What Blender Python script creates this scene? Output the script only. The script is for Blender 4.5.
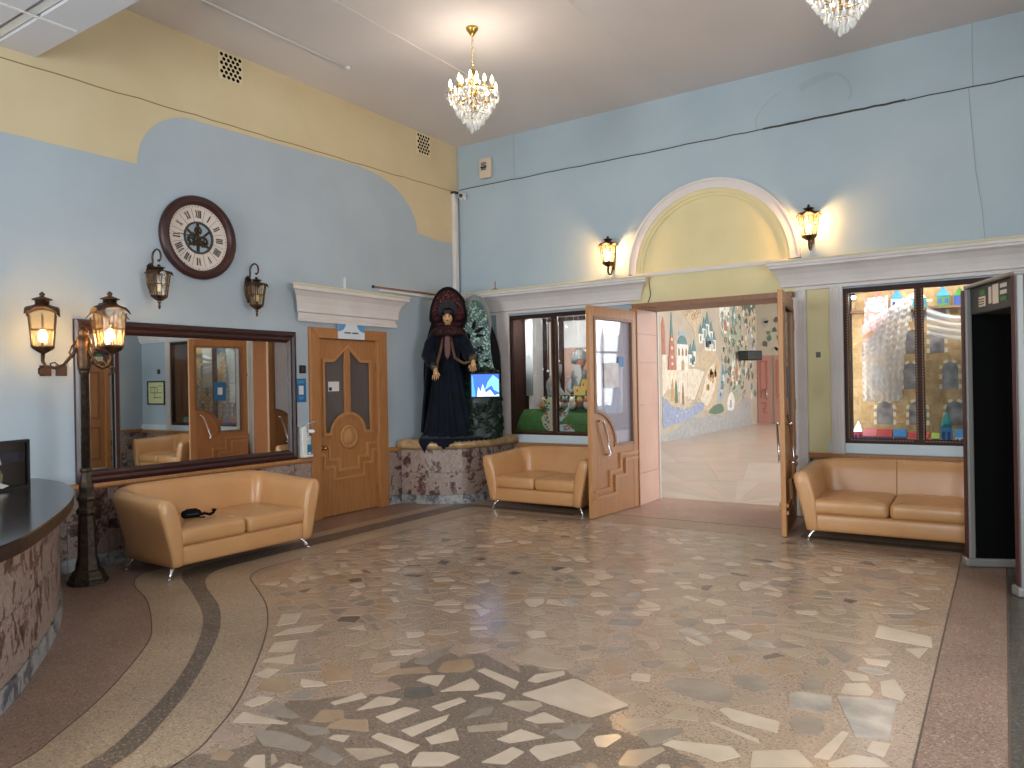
import bpy, bmesh, math, random
from mathutils import Vector, Matrix
from math import sin, cos, pi, radians, sqrt

for _o in list(bpy.data.objects):
    bpy.data.objects.remove(_o, do_unlink=True)
SC = bpy.context.scene
COL = SC.collection
RND = random.Random(7)

# ------------------------------------------------------------------ camera
HEAD, ROLL = radians(33.6), radians(1.05)
_f = Vector((-sin(HEAD), cos(HEAD), 0)); _r = Vector((cos(HEAD), sin(HEAD), 0)); _u = Vector((0, 0, 1))
_R = _r * cos(ROLL) - _u * sin(ROLL); _U = _r * sin(ROLL) + _u * cos(ROLL)
cd = bpy.data.cameras.new('camera'); cam = bpy.data.objects.new('camera', cd); COL.objects.link(cam)
cam.matrix_world = Matrix(((_R.x, _U.x, -_f.x, 6.93), (_R.y, _U.y, -_f.y, -8.99), (_R.z, _U.z, -_f.z, 1.6), (0, 0, 0, 1)))
cd.sensor_width = 36.0; cd.lens = 36.0 * 739 / 1024; cd.clip_start = 0.05; cd.clip_end = 200
SC.camera = cam

# ------------------------------------------------------------------ world, daylight through the windows, exposure
SC.view_settings.view_transform = 'Standard'; SC.view_settings.look = 'None'
SC.view_settings.gamma = 1.0; SC.view_settings.use_curve_mapping = False
SC.view_settings.exposure = 0.98
SC.cycles.use_denoising = True
SC.cycles.sample_clamp_indirect = 4.0
SC.cycles.caustics_reflective = False; SC.cycles.caustics_refractive = False
SC.cycles.max_bounces = 10; SC.cycles.transparent_max_bounces = 16
W = bpy.data.worlds.new('sky'); SC.world = W; W.use_nodes = True
W.node_tree.nodes['Background'].inputs[0].default_value = (0.75, 0.87, 1.0, 1)
W.node_tree.nodes['Background'].inputs[1].default_value = 1.2

def srgb(r, g, b):
    f = lambda c: (c / 255 / 12.92) if c / 255 <= 0.04045 else ((c / 255 + 0.055) / 1.055) ** 2.4
    return (f(r), f(g), f(b), 1.0)

def area(name, loc, direction, sx, sy, power, col=(1, 1, 1)):
    l = bpy.data.lights.new(name, 'AREA'); l.shape = 'RECTANGLE'; l.size = sx; l.size_y = sy
    l.energy = power; l.color = col
    o = bpy.data.objects.new(name, l); COL.objects.link(o); o.location = loc
    o.rotation_euler = Vector(direction).to_track_quat('-Z', 'Y').to_euler()
    return o

def lamp(name, loc, power, col, radius=0.03, parent=None):
    l = bpy.data.lights.new(name, 'POINT'); l.energy = power; l.color = col; l.shadow_soft_size = radius
    o = bpy.data.objects.new(name, l); COL.objects.link(o); o.location = loc
    if parent: o.parent = parent
    return o

DAY = (0.95, 0.965, 1.0)
# daylight outside the three windows of the street wall, the glazed entrance and the hall's long window front
for _x, _w in ((2.1, 2.3), (7.55, 1.6)):
    area('daylight_street_window', (_x, -11.75, 2.35), (0, 1, -0.12), _w, 2.9, 98 * _w, DAY)
area('daylight_entrance', (9.1, -5.0, 1.9), (-1, 0, -0.1), 2.6, 2.8, 130, DAY)
for _y in (3.0, 7.0, 11.0, 15.0):
    area('daylight_hall_window', (12.45, _y, 2.6), (-1, 0, -0.15), 3.0, 3.6, 215, (1.0, 0.98, 0.97))
WARM = (1.0, 0.62, 0.28)

# ------------------------------------------------------------------ materials
MATS = {}
def mat(name, col, rough=0.5, metal=0.0, col2=None, scale=4.0, detail=4.0, lo=0.35, hi=0.65, bump=0.0, bscale=40.0,
        spec=0.5, emit=None, estr=0.0, coat=0.0, rnd=0.0, stretch=None, trans=0.0, alpha=1.0, sheen=0.0):
    m = bpy.data.materials.new(name); m.use_nodes = True; MATS[name] = m
    nt = m.node_tree; N, L = nt.nodes, nt.links
    p = N['Principled BSDF']
    c = srgb(*col); p.inputs['Base Color'].default_value = c
    p.inputs['Roughness'].default_value = rough; p.inputs['Metallic'].default_value = metal
    p.inputs['Specular IOR Level'].default_value = spec
    p.inputs['Coat Weight'].default_value = coat; p.inputs['Transmission Weight'].default_value = trans
    p.inputs['Alpha'].default_value = alpha; p.inputs['Sheen Weight'].default_value = sheen
    if emit:
        p.inputs['Emission Color'].default_value = srgb(*emit); p.inputs['Emission Strength'].default_value = estr
    if col2 or bump or rnd:
        tc = N.new('ShaderNodeTexCoord'); vec = tc.outputs['Object']
        if stretch:
            mp = N.new('ShaderNodeMapping'); mp.inputs['Scale'].default_value = stretch
            L.new(vec, mp.inputs[0]); vec = mp.outputs[0]
        if rnd:
            oi = N.new('ShaderNodeObjectInfo'); mu = N.new('ShaderNodeMath'); mu.operation = 'MULTIPLY'
            mu.inputs[1].default_value = 37.0; L.new(oi.outputs['Random'], mu.inputs[0])
            va = N.new('ShaderNodeVectorMath'); va.operation = 'ADD'; L.new(vec, va.inputs[0]); L.new(mu.outputs[0], va.inputs[1]); vec = va.outputs[0]
    if col2:
        nz = N.new('ShaderNodeTexNoise'); nz.inputs['Scale'].default_value = scale; nz.inputs['Detail'].default_value = detail
        L.new(vec, nz.inputs['Vector'])
        rp = N.new('ShaderNodeValToRGB'); rp.color_ramp.elements[0].position = lo; rp.color_ramp.elements[1].position = hi
        rp.color_ramp.elements[0].color = c; rp.color_ramp.elements[1].color = srgb(*col2)
        L.new(nz.outputs['Fac'], rp.inputs[0]); out = rp.outputs[0]
    else:
        out = None
    if rnd and rnd > 0:
        hs = N.new('ShaderNodeHueSaturation'); mr = N.new('ShaderNodeMapRange')
        mr.inputs['To Min'].default_value = 1 - rnd; mr.inputs['To Max'].default_value = 1 + rnd
        L.new(oi.outputs['Random'], mr.inputs['Value']); L.new(mr.outputs[0], hs.inputs['Value'])
        if out: L.new(out, hs.inputs['Color'])
        else: hs.inputs['Color'].default_value = c
        out = hs.outputs[0]
    if out: L.new(out, p.inputs['Base Color'])
    if bump:
        bn = N.new('ShaderNodeTexNoise'); bn.inputs['Scale'].default_value = bscale; bn.inputs['Detail'].default_value = 3
        L.new(vec, bn.inputs['Vector'])
        bp = N.new('ShaderNodeBump'); bp.inputs['Strength'].default_value = bump; bp.inputs['Distance'].default_value = 0.02
        L.new(bn.outputs['Fac'], bp.inputs['Height']); L.new(bp.outputs[0], p.inputs['Normal'])
    return m

def speckle(name, base, dark, light, rough=0.3, big=None, bump=0.05):
    """terrazzo: fine dark and light grains in a plain ground, broad tonal drift"""
    m = mat(name, base, rough); nt = m.node_tree; N, L = nt.nodes, nt.links; p = N['Principled BSDF']
    tc = N.new('ShaderNodeTexCoord')
    v = N.new('ShaderNodeTexVoronoi'); v.inputs['Scale'].default_value = 120; L.new(tc.outputs['Object'], v.inputs['Vector'])
    r = N.new('ShaderNodeValToRGB'); e = r.color_ramp.elements
    e[0].position = 0.0; e[0].color = srgb(*dark); e[1].position = 1.0; e[1].color = srgb(*light)
    a = e.new(0.22); a.color = srgb(*base); b = e.new(0.8); b.color = srgb(*base)
    sp = N.new('ShaderNodeSeparateColor'); L.new(v.outputs['Color'], sp.inputs[0]); L.new(sp.outputs[0], r.inputs[0])
    nz = N.new('ShaderNodeTexNoise'); nz.inputs['Scale'].default_value = 1.6; nz.inputs['Detail'].default_value = 5; L.new(tc.outputs['Object'], nz.inputs['Vector'])
    mr = N.new('ShaderNodeMapRange'); mr.inputs['From Min'].default_value = 0.3; mr.inputs['From Max'].default_value = 0.7
    mr.inputs['To Min'].default_value = 0.86; mr.inputs['To Max'].default_value = 1.1; L.new(nz.outputs['Fac'], mr.inputs['Value'])
    hs = N.new('ShaderNodeHueSaturation'); L.new(r.outputs[0], hs.inputs['Color']); L.new(mr.outputs[0], hs.inputs['Value'])
    L.new(hs.outputs[0], p.inputs['Base Color'])
    n2 = N.new('ShaderNodeTexNoise'); n2.inputs['Scale'].default_value = 5; n2.inputs['Detail'].default_value = 3; L.new(tc.outputs['Object'], n2.inputs['Vector'])
    m2 = N.new('ShaderNodeMapRange'); m2.inputs['To Min'].default_value = rough * 0.75; m2.inputs['To Max'].default_value = rough * 1.3
    L.new(n2.outputs['Fac'], m2.inputs['Value']); L.new(m2.outputs[0], p.inputs['Roughness'])
    return m

def breccia(name, cols, rough=0.35, scale=5.0):
    """red-brown breccia marble: warped cells of cream, rose and dark brown"""
    m = mat(name, cols[0], rough); nt = m.node_tree; N, L = nt.nodes, nt.links; p = N['Principled BSDF']
    tc = N.new('ShaderNodeTexCoord'); oi = N.new('ShaderNodeObjectInfo')
    mu = N.new('ShaderNodeMath'); mu.operation = 'MULTIPLY'; mu.inputs[1].default_value = 53.0; L.new(oi.outputs['Random'], mu.inputs[0])
    va = N.new('ShaderNodeVectorMath'); L.new(tc.outputs['Object'], va.inputs[0]); L.new(mu.outputs[0], va.inputs[1])
    wn = N.new('ShaderNodeTexNoise'); wn.inputs['Scale'].default_value = scale * 1.5; wn.inputs['Detail'].default_value = 5; L.new(va.outputs[0], wn.inputs['Vector'])
    sc = N.new('ShaderNodeVectorMath'); sc.operation = 'SCALE'; sc.inputs['Scale'].default_value = 0.35; L.new(wn.outputs['Color'], sc.inputs[0])
    ad = N.new('ShaderNodeVectorMath'); L.new(va.outputs[0], ad.inputs[0]); L.new(sc.outputs[0], ad.inputs[1])
    n = N.new('ShaderNodeTexNoise'); n.inputs['Scale'].default_value = scale; n.inputs['Detail'].default_value = 6; n.inputs['Roughness'].default_value = 0.62
    L.new(ad.outputs[0], n.inputs['Vector'])
    r = N.new('ShaderNodeValToRGB'); e = r.color_ramp.elements
    e[0].position = 0.36; e[0].color = srgb(*cols[2]); e[1].position = 0.66; e[1].color = srgb(*cols[0])
    x = e.new(0.44); x.color = srgb(*cols[1]); x = e.new(0.5); x.color = srgb(*cols[0]); x = e.new(0.58); x.color = srgb(*cols[3])
    L.new(n.outputs['Fac'], r.inputs[0]); L.new(r.outputs[0], p.inputs['Base Color'])
    return m

def pane_mat(name, tint=(240, 244, 244), refl=0.03, frost=0.0):
    """thin clear glass: mostly lets light straight through, mirrors a little by angle"""
    m = bpy.data.materials.new(name); m.use_nodes = True; nt = m.node_tree; N, L = nt.nodes, nt.links
    N.remove(N['Principled BSDF']); o = N['Material Output']
    t = N.new('ShaderNodeBsdfTransparent'); t.inputs[0].default_value = srgb(*tint)
    g = N.new('ShaderNodeBsdfGlossy'); g.inputs['Roughness'].default_value = 0.02
    lw = N.new('ShaderNodeLayerWeight'); lw.inputs[0].default_value = 0.2
    mr = N.new('ShaderNodeMapRange'); mr.inputs['To Min'].default_value = refl; mr.inputs['To Max'].default_value = 0.5; L.new(lw.outputs['Fresnel'], mr.inputs['Value'])
    mx = N.new('ShaderNodeMixShader'); L.new(mr.outputs[0], mx.inputs[0]); L.new(t.outputs[0], mx.inputs[1]); L.new(g.outputs[0], mx.inputs[2])
    last = mx
    if frost:
        tl = N.new('ShaderNodeBsdfTranslucent'); tl.inputs[0].default_value = srgb(*tint)
        df = N.new('ShaderNodeBsdfDiffuse'); df.inputs[0].default_value = srgb(*tint)
        m2 = N.new('ShaderNodeMixShader'); m2.inputs[0].default_value = 0.45; L.new(tl.outputs[0], m2.inputs[1]); L.new(df.outputs[0], m2.inputs[2])
        m3 = N.new('ShaderNodeMixShader'); m3.inputs[0].default_value = frost; L.new(mx.outputs[0], m3.inputs[1]); L.new(m2.outputs[0], m3.inputs[2]); last = m3
    L.new(last.outputs[0], o.inputs['Surface']); MATS[name] = m
    return m

mat('wall_blue', (177, 188, 196), 0.75, col2=(170, 181, 190), scale=1.3, bump=0.12, bscale=9)
mat('wall_blue_back', (175, 189, 197), 0.75, col2=(168, 183, 192), scale=1.1, bump=0.1, bscale=9)
mat('wall_yellow', (216, 198, 160), 0.75, col2=(209, 190, 151), scale=1.3, bump=0.1, bscale=9)
mat('paint_yellow', (222, 209, 163), 0.7, col2=(215, 202, 155), scale=2)
mat('ceiling_paint', (224, 216, 213), 0.85, col2=(217, 209, 206), scale=0.7, bump=0.05, bscale=6)
mat('plaster_white', (222, 214, 210), 0.6, col2=(214, 205, 200), scale=3)
mat('sill_white', (205, 216, 220), 0.5)
mat('crack_dark', (70, 66, 60), 0.9)
mat('soffit_panel', (205, 202, 205), 0.6)
mat('white_plastic', (225, 222, 218), 0.4)
mat('cream_plastic', (216, 198, 178), 0.5)
mat('oak', (176, 120, 72), 0.42, col2=(163, 108, 62), scale=5, stretch=(9, 9, 0.8))
mat('oak_pale', (188, 134, 84), 0.45, col2=(175, 122, 74), scale=5, stretch=(9, 9, 0.8))
mat('oak_dark', (146, 98, 62), 0.45, col2=(132, 86, 54), scale=5, stretch=(9, 9, 0.8))
mat('pink_panel', (208, 168, 152), 0.25, col2=(202, 160, 144), scale=2)
mat('pink_door', (190, 138, 126), 0.4)
mat('mahogany', (58, 28, 26), 0.32, col2=(46, 20, 20), scale=6, stretch=(3, 3, 14))
mat('mahogany_red', (62, 26, 25), 0.42, col2=(48, 20, 20), scale=6)
mat('window_brown', (58, 32, 25), 0.55, col2=(46, 25, 20), scale=7, spec=0.25)
mat('bead_gold', (120, 84, 50), 0.4, metal=0.4)
mat('mirror_glass', (235, 240, 240), 0.012, metal=1.0)
mat('leather', (200, 149, 100), 0.29, col2=(193, 141, 92), scale=3, bump=0.06, bscale=160, spec=0.55)
mat('leather_seam', (168, 118, 74), 0.5)
mat('chrome', (225, 225, 228), 0.16, metal=1.0)
mat('black_cloth', (12, 11, 12), 0.8, spec=0.15)
mat('laminate_orange', (198, 138, 92), 0.4)
mat('black_plastic', (12, 12, 13), 0.45)
mat('black_matte', (4, 4, 5), 0.7, spec=0.12)
mat('grey_plastic', (130, 127, 123), 0.4)
mat('dark_grey', (52, 54, 56), 0.5)
mat('maroon', (70, 34, 34), 0.5)
mat('bronze', (98, 70, 46), 0.45, metal=0.7, col2=(52, 38, 28), scale=22, rnd=-1)
mat('bronze_dark', (50, 42, 35), 0.5, metal=0.65, col2=(80, 65, 49), scale=30)
mat('brass', (196, 158, 78), 0.25, metal=1.0)
mat('dial', (222, 206, 194), 0.6)
mat('ink', (46, 42, 42), 0.7)
mat('counter_top', (50, 43, 43), 0.14, col2=(36, 31, 32), scale=9, detail=6, spec=0.35)
mat('counter_edge', (48, 32, 26), 0.4, spec=0.3)
breccia('breccia', [(164, 148, 137), (112, 82, 75), (64, 44, 43), (144, 118, 108)], scale=5.5)
breccia('grey_marble', [(150, 150, 150), (104, 106, 110), (74, 76, 80), (168, 166, 162)], scale=6)
speckle('terrazzo_brown', (144, 115, 99), (98, 78, 66), (178, 154, 134), 0.38)
speckle('terrazzo_pink', (182, 148, 132), (148, 116, 102), (206, 180, 164), 0.34)
speckle('terrazzo_beige', (172, 148, 122), (126, 102, 82), (198, 178, 154), 0.34)
speckle('terrazzo_dark', (104, 88, 76), (66, 56, 50), (166, 150, 134), 0.4)
speckle('terrazzo_black', (84, 76, 68), (50, 46, 44), (130, 120, 110), 0.36)
speckle('floor_matrix', (172, 145, 124), (132, 110, 93), (188, 167, 144), 0.18)
speckle('floor_patch', (128, 108, 92), (94, 78, 66), (162, 142, 122), 0.33)
STONE = {}
for k, c, c2 in (('c', (207, 184, 161), (195, 172, 149)), ('b', (183, 160, 136), (170, 147, 124)), ('t', (176, 147, 118), (158, 128, 98)), ('m', (171, 148, 126), (158, 136, 114)),
                 ('g', (140, 124, 110), (160, 143, 127)), ('v', (150, 138, 128), (194, 178, 160)), ('d', (96, 86, 78), (118, 104, 94)), ('p', (178, 150, 132), (164, 136, 118))):
    STONE[k] = mat('stone_' + k, c, 0.18, col2=c2, scale=7, detail=6, lo=0.3, hi=0.7, rnd=0.05)
mat('hall_cream', (226, 211, 199), 0.3, col2=(217, 201, 188), scale=2, rnd=0.03)
mat('hall_peach', (222, 199, 185), 0.3, col2=(212, 190, 176), scale=2, rnd=0.03)
mat('hall_sand', (213, 198, 185), 0.3, col2=(204, 188, 174), scale=2, rnd=0.03)
mat('groove', (96, 78, 66), 0.7)
pane_mat('pane')
pane_mat('lantern_glass', (255, 240, 215), 0.03, 0.05)
pane_mat('frosted', (240, 240, 246), 0.04, 0.18)
pane_mat('door_glass', (200, 188, 182), 0.06, 0.35)
pane_mat('lace', (252, 251, 251), 0.0, 0.62)
mat('candle', (255, 240, 215), 0.4, emit=(255, 226, 180), estr=9)
mat('lamp_bulb', (255, 226, 170), 0.4, emit=(255, 206, 132), estr=60)
mat('bulb_off', (220, 205, 180), 0.25)
mat('led', (255, 255, 255), 0.4, emit=(240, 248, 255), estr=25)
mat('crystal', (250, 249, 246), 0.04, trans=0.35, spec=1.0)

# ------------------------------------------------------------------ helpers
class MB:
    def __init__(s): s.v = []; s.f = []; s.m = []; s.cur = 0
    def add(s, vs, fs):
        o = len(s.v); s.v += [tuple(v) for v in vs]
        for f in fs: s.f.append(tuple(i + o for i in f)); s.m.append(s.cur)
        return s
    def box(s, x0, y0, z0, x1, y1, z1, M=None):
        vs = [Vector((x, y, z)) for z in (z0, z1) for y in (y0, y1) for x in (x0, x1)]
        if M: vs = [M @ v for v in vs]
        return s.add(vs, [(0, 2, 3, 1), (4, 5, 7, 6), (0, 1, 5, 4), (2, 6, 7, 3), (0, 4, 6, 2), (1, 3, 7, 5)])
    def tube(s, pts, r, n=8, cap=True, closed=False):
        pts = [Vector(p) for p in pts]; k = len(pts)
        rs = r if isinstance(r, (list, tuple)) else [r] * k
        vs = []; up = None
        for i, p in enumerate(pts):
            a = pts[(i - 1) % k] if (closed or i > 0) else p; b = pts[(i + 1) % k] if (closed or i < k - 1) else p
            t = (b - a)
            t = t.normalized() if t.length > 1e-9 else Vector((0, 0, 1))
            if up is None: up = Vector((0, 0, 1)) if abs(t.z) < 0.9 else Vector((1, 0, 0))
            e1 = t.cross(up); e1 = e1.normalized() if e1.length > 1e-6 else t.orthogonal().normalized()
            e2 = e1.cross(t).normalized(); up = e2
            vs += [p + (e1 * cos(2 * pi * j / n) + e2 * sin(2 * pi * j / n)) * rs[i] for j in range(n)]
        fs = []
        for i in range(k if closed else k - 1):
            a, b = i * n, ((i + 1) % k) * n
            fs += [(a + j, a + (j + 1) % n, b + (j + 1) % n, b + j) for j in range(n)]
        if cap and not closed:
            fs += [tuple(range(n))[::-1], tuple((k - 1) * n + j for j in range(n))]
        return s.add(vs, fs)
    def lathe(s, prof, n=16, c=(0, 0, 0), M=None, rot=0.0, sx=1.0, sy=1.0):
        c = Vector(c); vs = []
        for r, z in prof:
            for j in range(n):
                v = c + Vector((r * sx * cos(2 * pi * j / n + rot), r * sy * sin(2 * pi * j / n + rot), z)); vs.append(M @ v if M else v)
        k = len(prof); fs = []
        for i in range(k - 1):
            a, b = i * n, (i + 1) * n
            fs += [(a + j, a + (j + 1) % n, b + (j + 1) % n, b + j) for j in range(n)]
        fs += [tuple(range(n))[::-1], tuple((k - 1) * n + j for j in range(n))]
        return s.add(vs, fs)
    def prism(s, poly, fn, d0, d1):
        """poly of (a,b); fn(a,b,d) -> point; closed prism between depths d0 and d1"""
        n = len(poly); vs = [fn(a, b, d0) for a, b in poly] + [fn(a, b, d1) for a, b in poly]
        return s.add(vs, [tuple(range(n))[::-1], tuple(range(n, 2 * n))] + [(i, (i + 1) % n, n + (i + 1) % n, n + i) for i in range(n)])
    def ball(s, c, r, n=10, m=7, sc=(1, 1, 1)):
        c = Vector(c); vs = [c + Vector((0, 0, -r * sc[2]))]; fs = []
        for i in range(1, m):
            t = pi * i / m
            vs += [c + Vector((r * sc[0] * sin(t) * cos(2 * pi * j / n), r * sc[1] * sin(t) * sin(2 * pi * j / n), -r * sc[2] * cos(t))) for j in range(n)]
        vs.append(c + Vector((0, 0, r * sc[2])))
        fs += [(0, 1 + (j + 1) % n, 1 + j) for j in range(n)]
        for i in range(m - 2):
            a, b = 1 + i * n, 1 + (i + 1) * n
            fs += [(a + j, a + (j + 1) % n, b + (j + 1) % n, b + j) for j in range(n)]
        q = 1 + (m - 2) * n
        fs += [(q + j, q + (j + 1) % n, len(vs) - 1) for j in range(n)]
        return s.add(vs, fs)
    def strip(s, rows, closed=False):
        """quad surface through equal-length rows of points"""
        n = len(rows[0]); vs = [p for r in rows for p in r]; fs = []
        for i in range(len(rows) - 1):
            for j in range(n if closed else n - 1):
                a, b = i * n + j, i * n + (j + 1) % n
                fs.append((a, b, b + n, a + n))
        return s.add(vs, fs)
    def build(s, name, material, parent=None, smooth=False, bevel=0.0, solid=0.0, loc=None, rot=None, recalc=True, seg=2):
        me = bpy.data.meshes.new(name); me.from_pydata(s.v, [], s.f)
        ms = material if isinstance(material, (list, tuple)) else [material]
        for m in ms: me.materials.append(MATS[m] if isinstance(m, str) else m)
        if len(ms) > 1: me.polygons.foreach_set('material_index', s.m)
        if recalc:
            bm = bmesh.new(); bm.from_mesh(me); bmesh.ops.recalc_face_normals(bm, faces=bm.faces); bm.to_mesh(me); bm.free()
        if smooth:
            me.polygons.foreach_set('use_smooth', [True] * len(me.polygons))
        o = bpy.data.objects.new(name, me); COL.objects.link(o)
        if parent: o.parent = parent
        if loc: o.location = loc
        if rot: o.rotation_euler = rot
        if solid:
            md = o.modifiers.new('thickness', 'SOLIDIFY'); md.thickness = solid; md.offset = 0
        if bevel:
            md = o.modifiers.new('edge', 'BEVEL'); md.width = bevel; md.segments = seg; md.limit_method = 'ANGLE'; md.angle_limit = radians(40)
        if smooth == 'auto' or (bevel and smooth is not True):
            me.polygons.foreach_set('use_smooth', [False] * len(me.polygons))
        return o

def share(src, name, parent=None, loc=None, rot=None):
    o = bpy.data.objects.new(name, src.data); COL.objects.link(o)
    for md in src.modifiers:
        d = o.modifiers.new(md.name, md.type)
        if md.type == 'BEVEL': d.width = md.width; d.segments = md.segments; d.limit_method = md.limit_method; d.angle_limit = md.angle_limit
        if md.type == 'SOLIDIFY': d.thickness = md.thickness; d.offset = md.offset
    if parent: o.parent = parent
    if loc: o.location = loc
    if rot: o.rotation_euler = rot
    return o

def tag(o, label, cat, group=None):
    o['label'] = label; o['category'] = cat
    if group: o['group'] = group
    return o
def thing(name, label, cat, loc=(0, 0, 0), rz=0.0, group=None):
    o = bpy.data.objects.new(name, None); COL.objects.link(o); o.location = loc; o.rotation_euler = (0, 0, rz); o.empty_display_size = 0.1
    return tag(o, label, cat, group)
def struct(o, label=None):
    o['kind'] = 'structure'
    if label: o['label'] = label
    return o
def stuff(o): o['kind'] = 'stuff'; return o
def copy_tree(o, parent=None):
    c = o.copy(); COL.objects.link(c); c.parent = parent
    for ch in list(o.children): copy_tree(ch, c)
    return c

LW = lambda X: (lambda a, b, d: (X + d, a, b))       # on the left wall: a = y, b = z, depth grows into the room
BW = lambda Y: (lambda a, b, d: (a, Y - d, b))       # on the back wall: a = x, b = z, depth grows into the room
FL = lambda a, b, d: (a, b, d)                        # on the floor

def arc(cx, cy, r, a0, a1, n=16, ry=None):
    ry = ry or r
    return [(cx + r * cos(radians(a0 + (a1 - a0) * i / n)), cy + ry * sin(radians(a0 + (a1 - a0) * i / n))) for i in range(n + 1)]
def spline(pts, k=6):
    """Catmull-Rom through 2D points"""
    out = []; P = [pts[0]] + list(pts) + [pts[-1]]
    for i in range(1, len(P) - 2):
        for j in range(k):
            t = j / k; q = []
            for d in range(len(pts[0])):
                a, b, c, e = P[i - 1][d], P[i][d], P[i + 1][d], P[i + 2][d]
                q.append(0.5 * (2 * b + (c - a) * t + (2 * a - 5 * b + 4 * c - e) * t * t + (3 * b - a - 3 * c + e) * t ** 3))
            out.append(tuple(q))
    out.append(tuple(pts[-1])); return out
def offset(line, d):
    """offset an open 2D polyline to its left by d"""
    out = []
    for i, p in enumerate(line):
        a = Vector(line[max(i - 1, 0)][:2]); b = Vector(line[min(i + 1, len(line) - 1)][:2]); t = (b - a).normalized()
        out.append((p[0] - t.y * d, p[1] + t.x * d))
    return out
def ribbon(mb, line, w, fn, d0, d1):
    a, b = offset(line, w / 2), offset(line, -w / 2)
    for i in range(len(line) - 1): mb.prism([a[i], a[i + 1], b[i + 1], b[i]], fn, d0, d1)
    return mb
def bars(mb, line, w, fn, d0, d1, closed=False):
    """moulding of width w along a 2D polyline, mitred"""
    n = len(line); L_, R_ = [], []
    for i, p in enumerate(line):
        p = Vector(p); a = Vector(line[i - 1]) if (i > 0 or closed) else None; b = Vector(line[(i + 1) % n]) if (i < n - 1 or closed) else None
        t1 = (p - a).normalized() if a is not None else None; t2 = (b - p).normalized() if b is not None else None
        if t1 is None: t1 = t2
        if t2 is None: t2 = t1
        n1 = Vector((-t1.y, t1.x)); n2 = Vector((-t2.y, t2.x)); m = n1 + n2
        m = m / max(m.dot(m) / 2, 0.3)
        L_.append(p + m * (w / 2)); R_.append(p - m * (w / 2))
    for i in range(n if closed else n - 1):
        j = (i + 1) % n
        mb.prism([L_[i], L_[j], R_[j], R_[i]], fn, d0, d1)
    return mb
def holed(mb, a0, a1, b0, b1, holes, fn, d0, d1):
    """slab a0..a1 x b0..b1 between depths d0,d1 with rectangular holes"""
    A = sorted({a0, a1, *[h[0] for h in holes], *[h[1] for h in holes]}); B = sorted({b0, b1, *[h[2] for h in holes], *[h[3] for h in holes]})
    A = [a for a in A if a0 <= a <= a1]; B = [b for b in B if b0 <= b <= b1]
    solid = lambda i, j: 0 <= i < len(A) - 1 and 0 <= j < len(B) - 1 and not any(h[0] - 1e-6 <= A[i] and A[i + 1] <= h[1] + 1e-6 and h[2] - 1e-6 <= B[j] and B[j + 1] <= h[3] + 1e-6 for h in holes)
    idx = {}; vs = []; fs = []
    def V(i, j, k):
        if (i, j, k) not in idx: idx[(i, j, k)] = len(vs); vs.append(fn(A[i], B[j], (d0, d1)[k]))
        return idx[(i, j, k)]
    for i in range(len(A) - 1):
        for j in range(len(B) - 1):
            if not solid(i, j): continue
            for k in (0, 1): fs.append((V(i, j, k), V(i + 1, j, k), V(i + 1, j + 1, k), V(i, j + 1, k)))
            for (di, dj, p, q) in ((-1, 0, (i, j), (i, j + 1)), (1, 0, (i + 1, j), (i + 1, j + 1)), (0, -1, (i, j), (i + 1, j)), (0, 1, (i, j + 1), (i + 1, j + 1))):
                if not solid(i + di, j + dj): fs.append((V(*p, 0), V(*q, 0), V(*q, 1), V(*p, 1)))
    return mb.add(vs, fs)
def cushion(mb, x0, x1, y0, y1, z0, z1, r=0.05, crown=0.03, n=10):
    """rounded pad with a crowned top"""
    rows = []
    cx, cy, hx, hy = (x0 + x1) / 2, (y0 + y1) / 2, (x1 - x0) / 2, (y1 - y0) / 2
    def ring(inset, z, cr):
        pts = []; rr = max(r * 1.2 - inset, 0.006); ax, ay = hx - inset, hy - inset
        for q, (sx, sy) in enumerate(((1, 1), (-1, 1), (-1, -1), (1, -1))):
            for k in range(5):
                t = radians(q * 90 + k * 22.5)
                pts.append((cx + sx * (ax - rr) + rr * cos(t), cy + sy * (ay - rr) + rr * sin(t), z))
        return pts
    for t in range(0, 91, 30): rows.append(ring(r * (1 - sin(radians(t))), z0 + r * (1 - cos(radians(t))), 0))
    for t in range(0, 91, 30): rows.append(ring(r * (1 - cos(radians(t))), z1 - r + r * sin(radians(t)), 0))
    m = min(hx, hy)
    for q in (0.35, 0.7, 0.97): rows.append(ring(r + (m - r) * q, z1 + crown * sin(q * pi / 2), 0))
    mb.strip(rows, closed=True)
    n_ = len(rows[0]); o = len(mb.v) - len(rows) * n_
    mb.f.append(tuple(o + j for j in range(n_))[::-1]); mb.m.append(mb.cur)
    mb.f.append(tuple(o + (len(rows) - 1) * n_ + j for j in range(n_))); mb.m.append(mb.cur)
    return mb
def text(name, body, size, material, parent, M, extrude=0.001):
    c = bpy.data.curves.new(name, 'FONT'); c.body = body; c.size = size; c.extrude = extrude; c.align_x = 'CENTER'; c.align_y = 'CENTER'
    t = bpy.data.objects.new(name, c); COL.objects.link(t)
    dg = bpy.context.evaluated_depsgraph_get(); me = bpy.data.meshes.new_from_object(t.evaluated_get(dg))
    bpy.data.objects.remove(t, do_unlink=True)
    me.materials.clear(); me.materials.append(MATS[material])
    o = bpy.data.objects.new(name, me); COL.objects.link(o); o.matrix_local = M
    if parent: o.parent = parent; o.matrix_local = M
    return o

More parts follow.
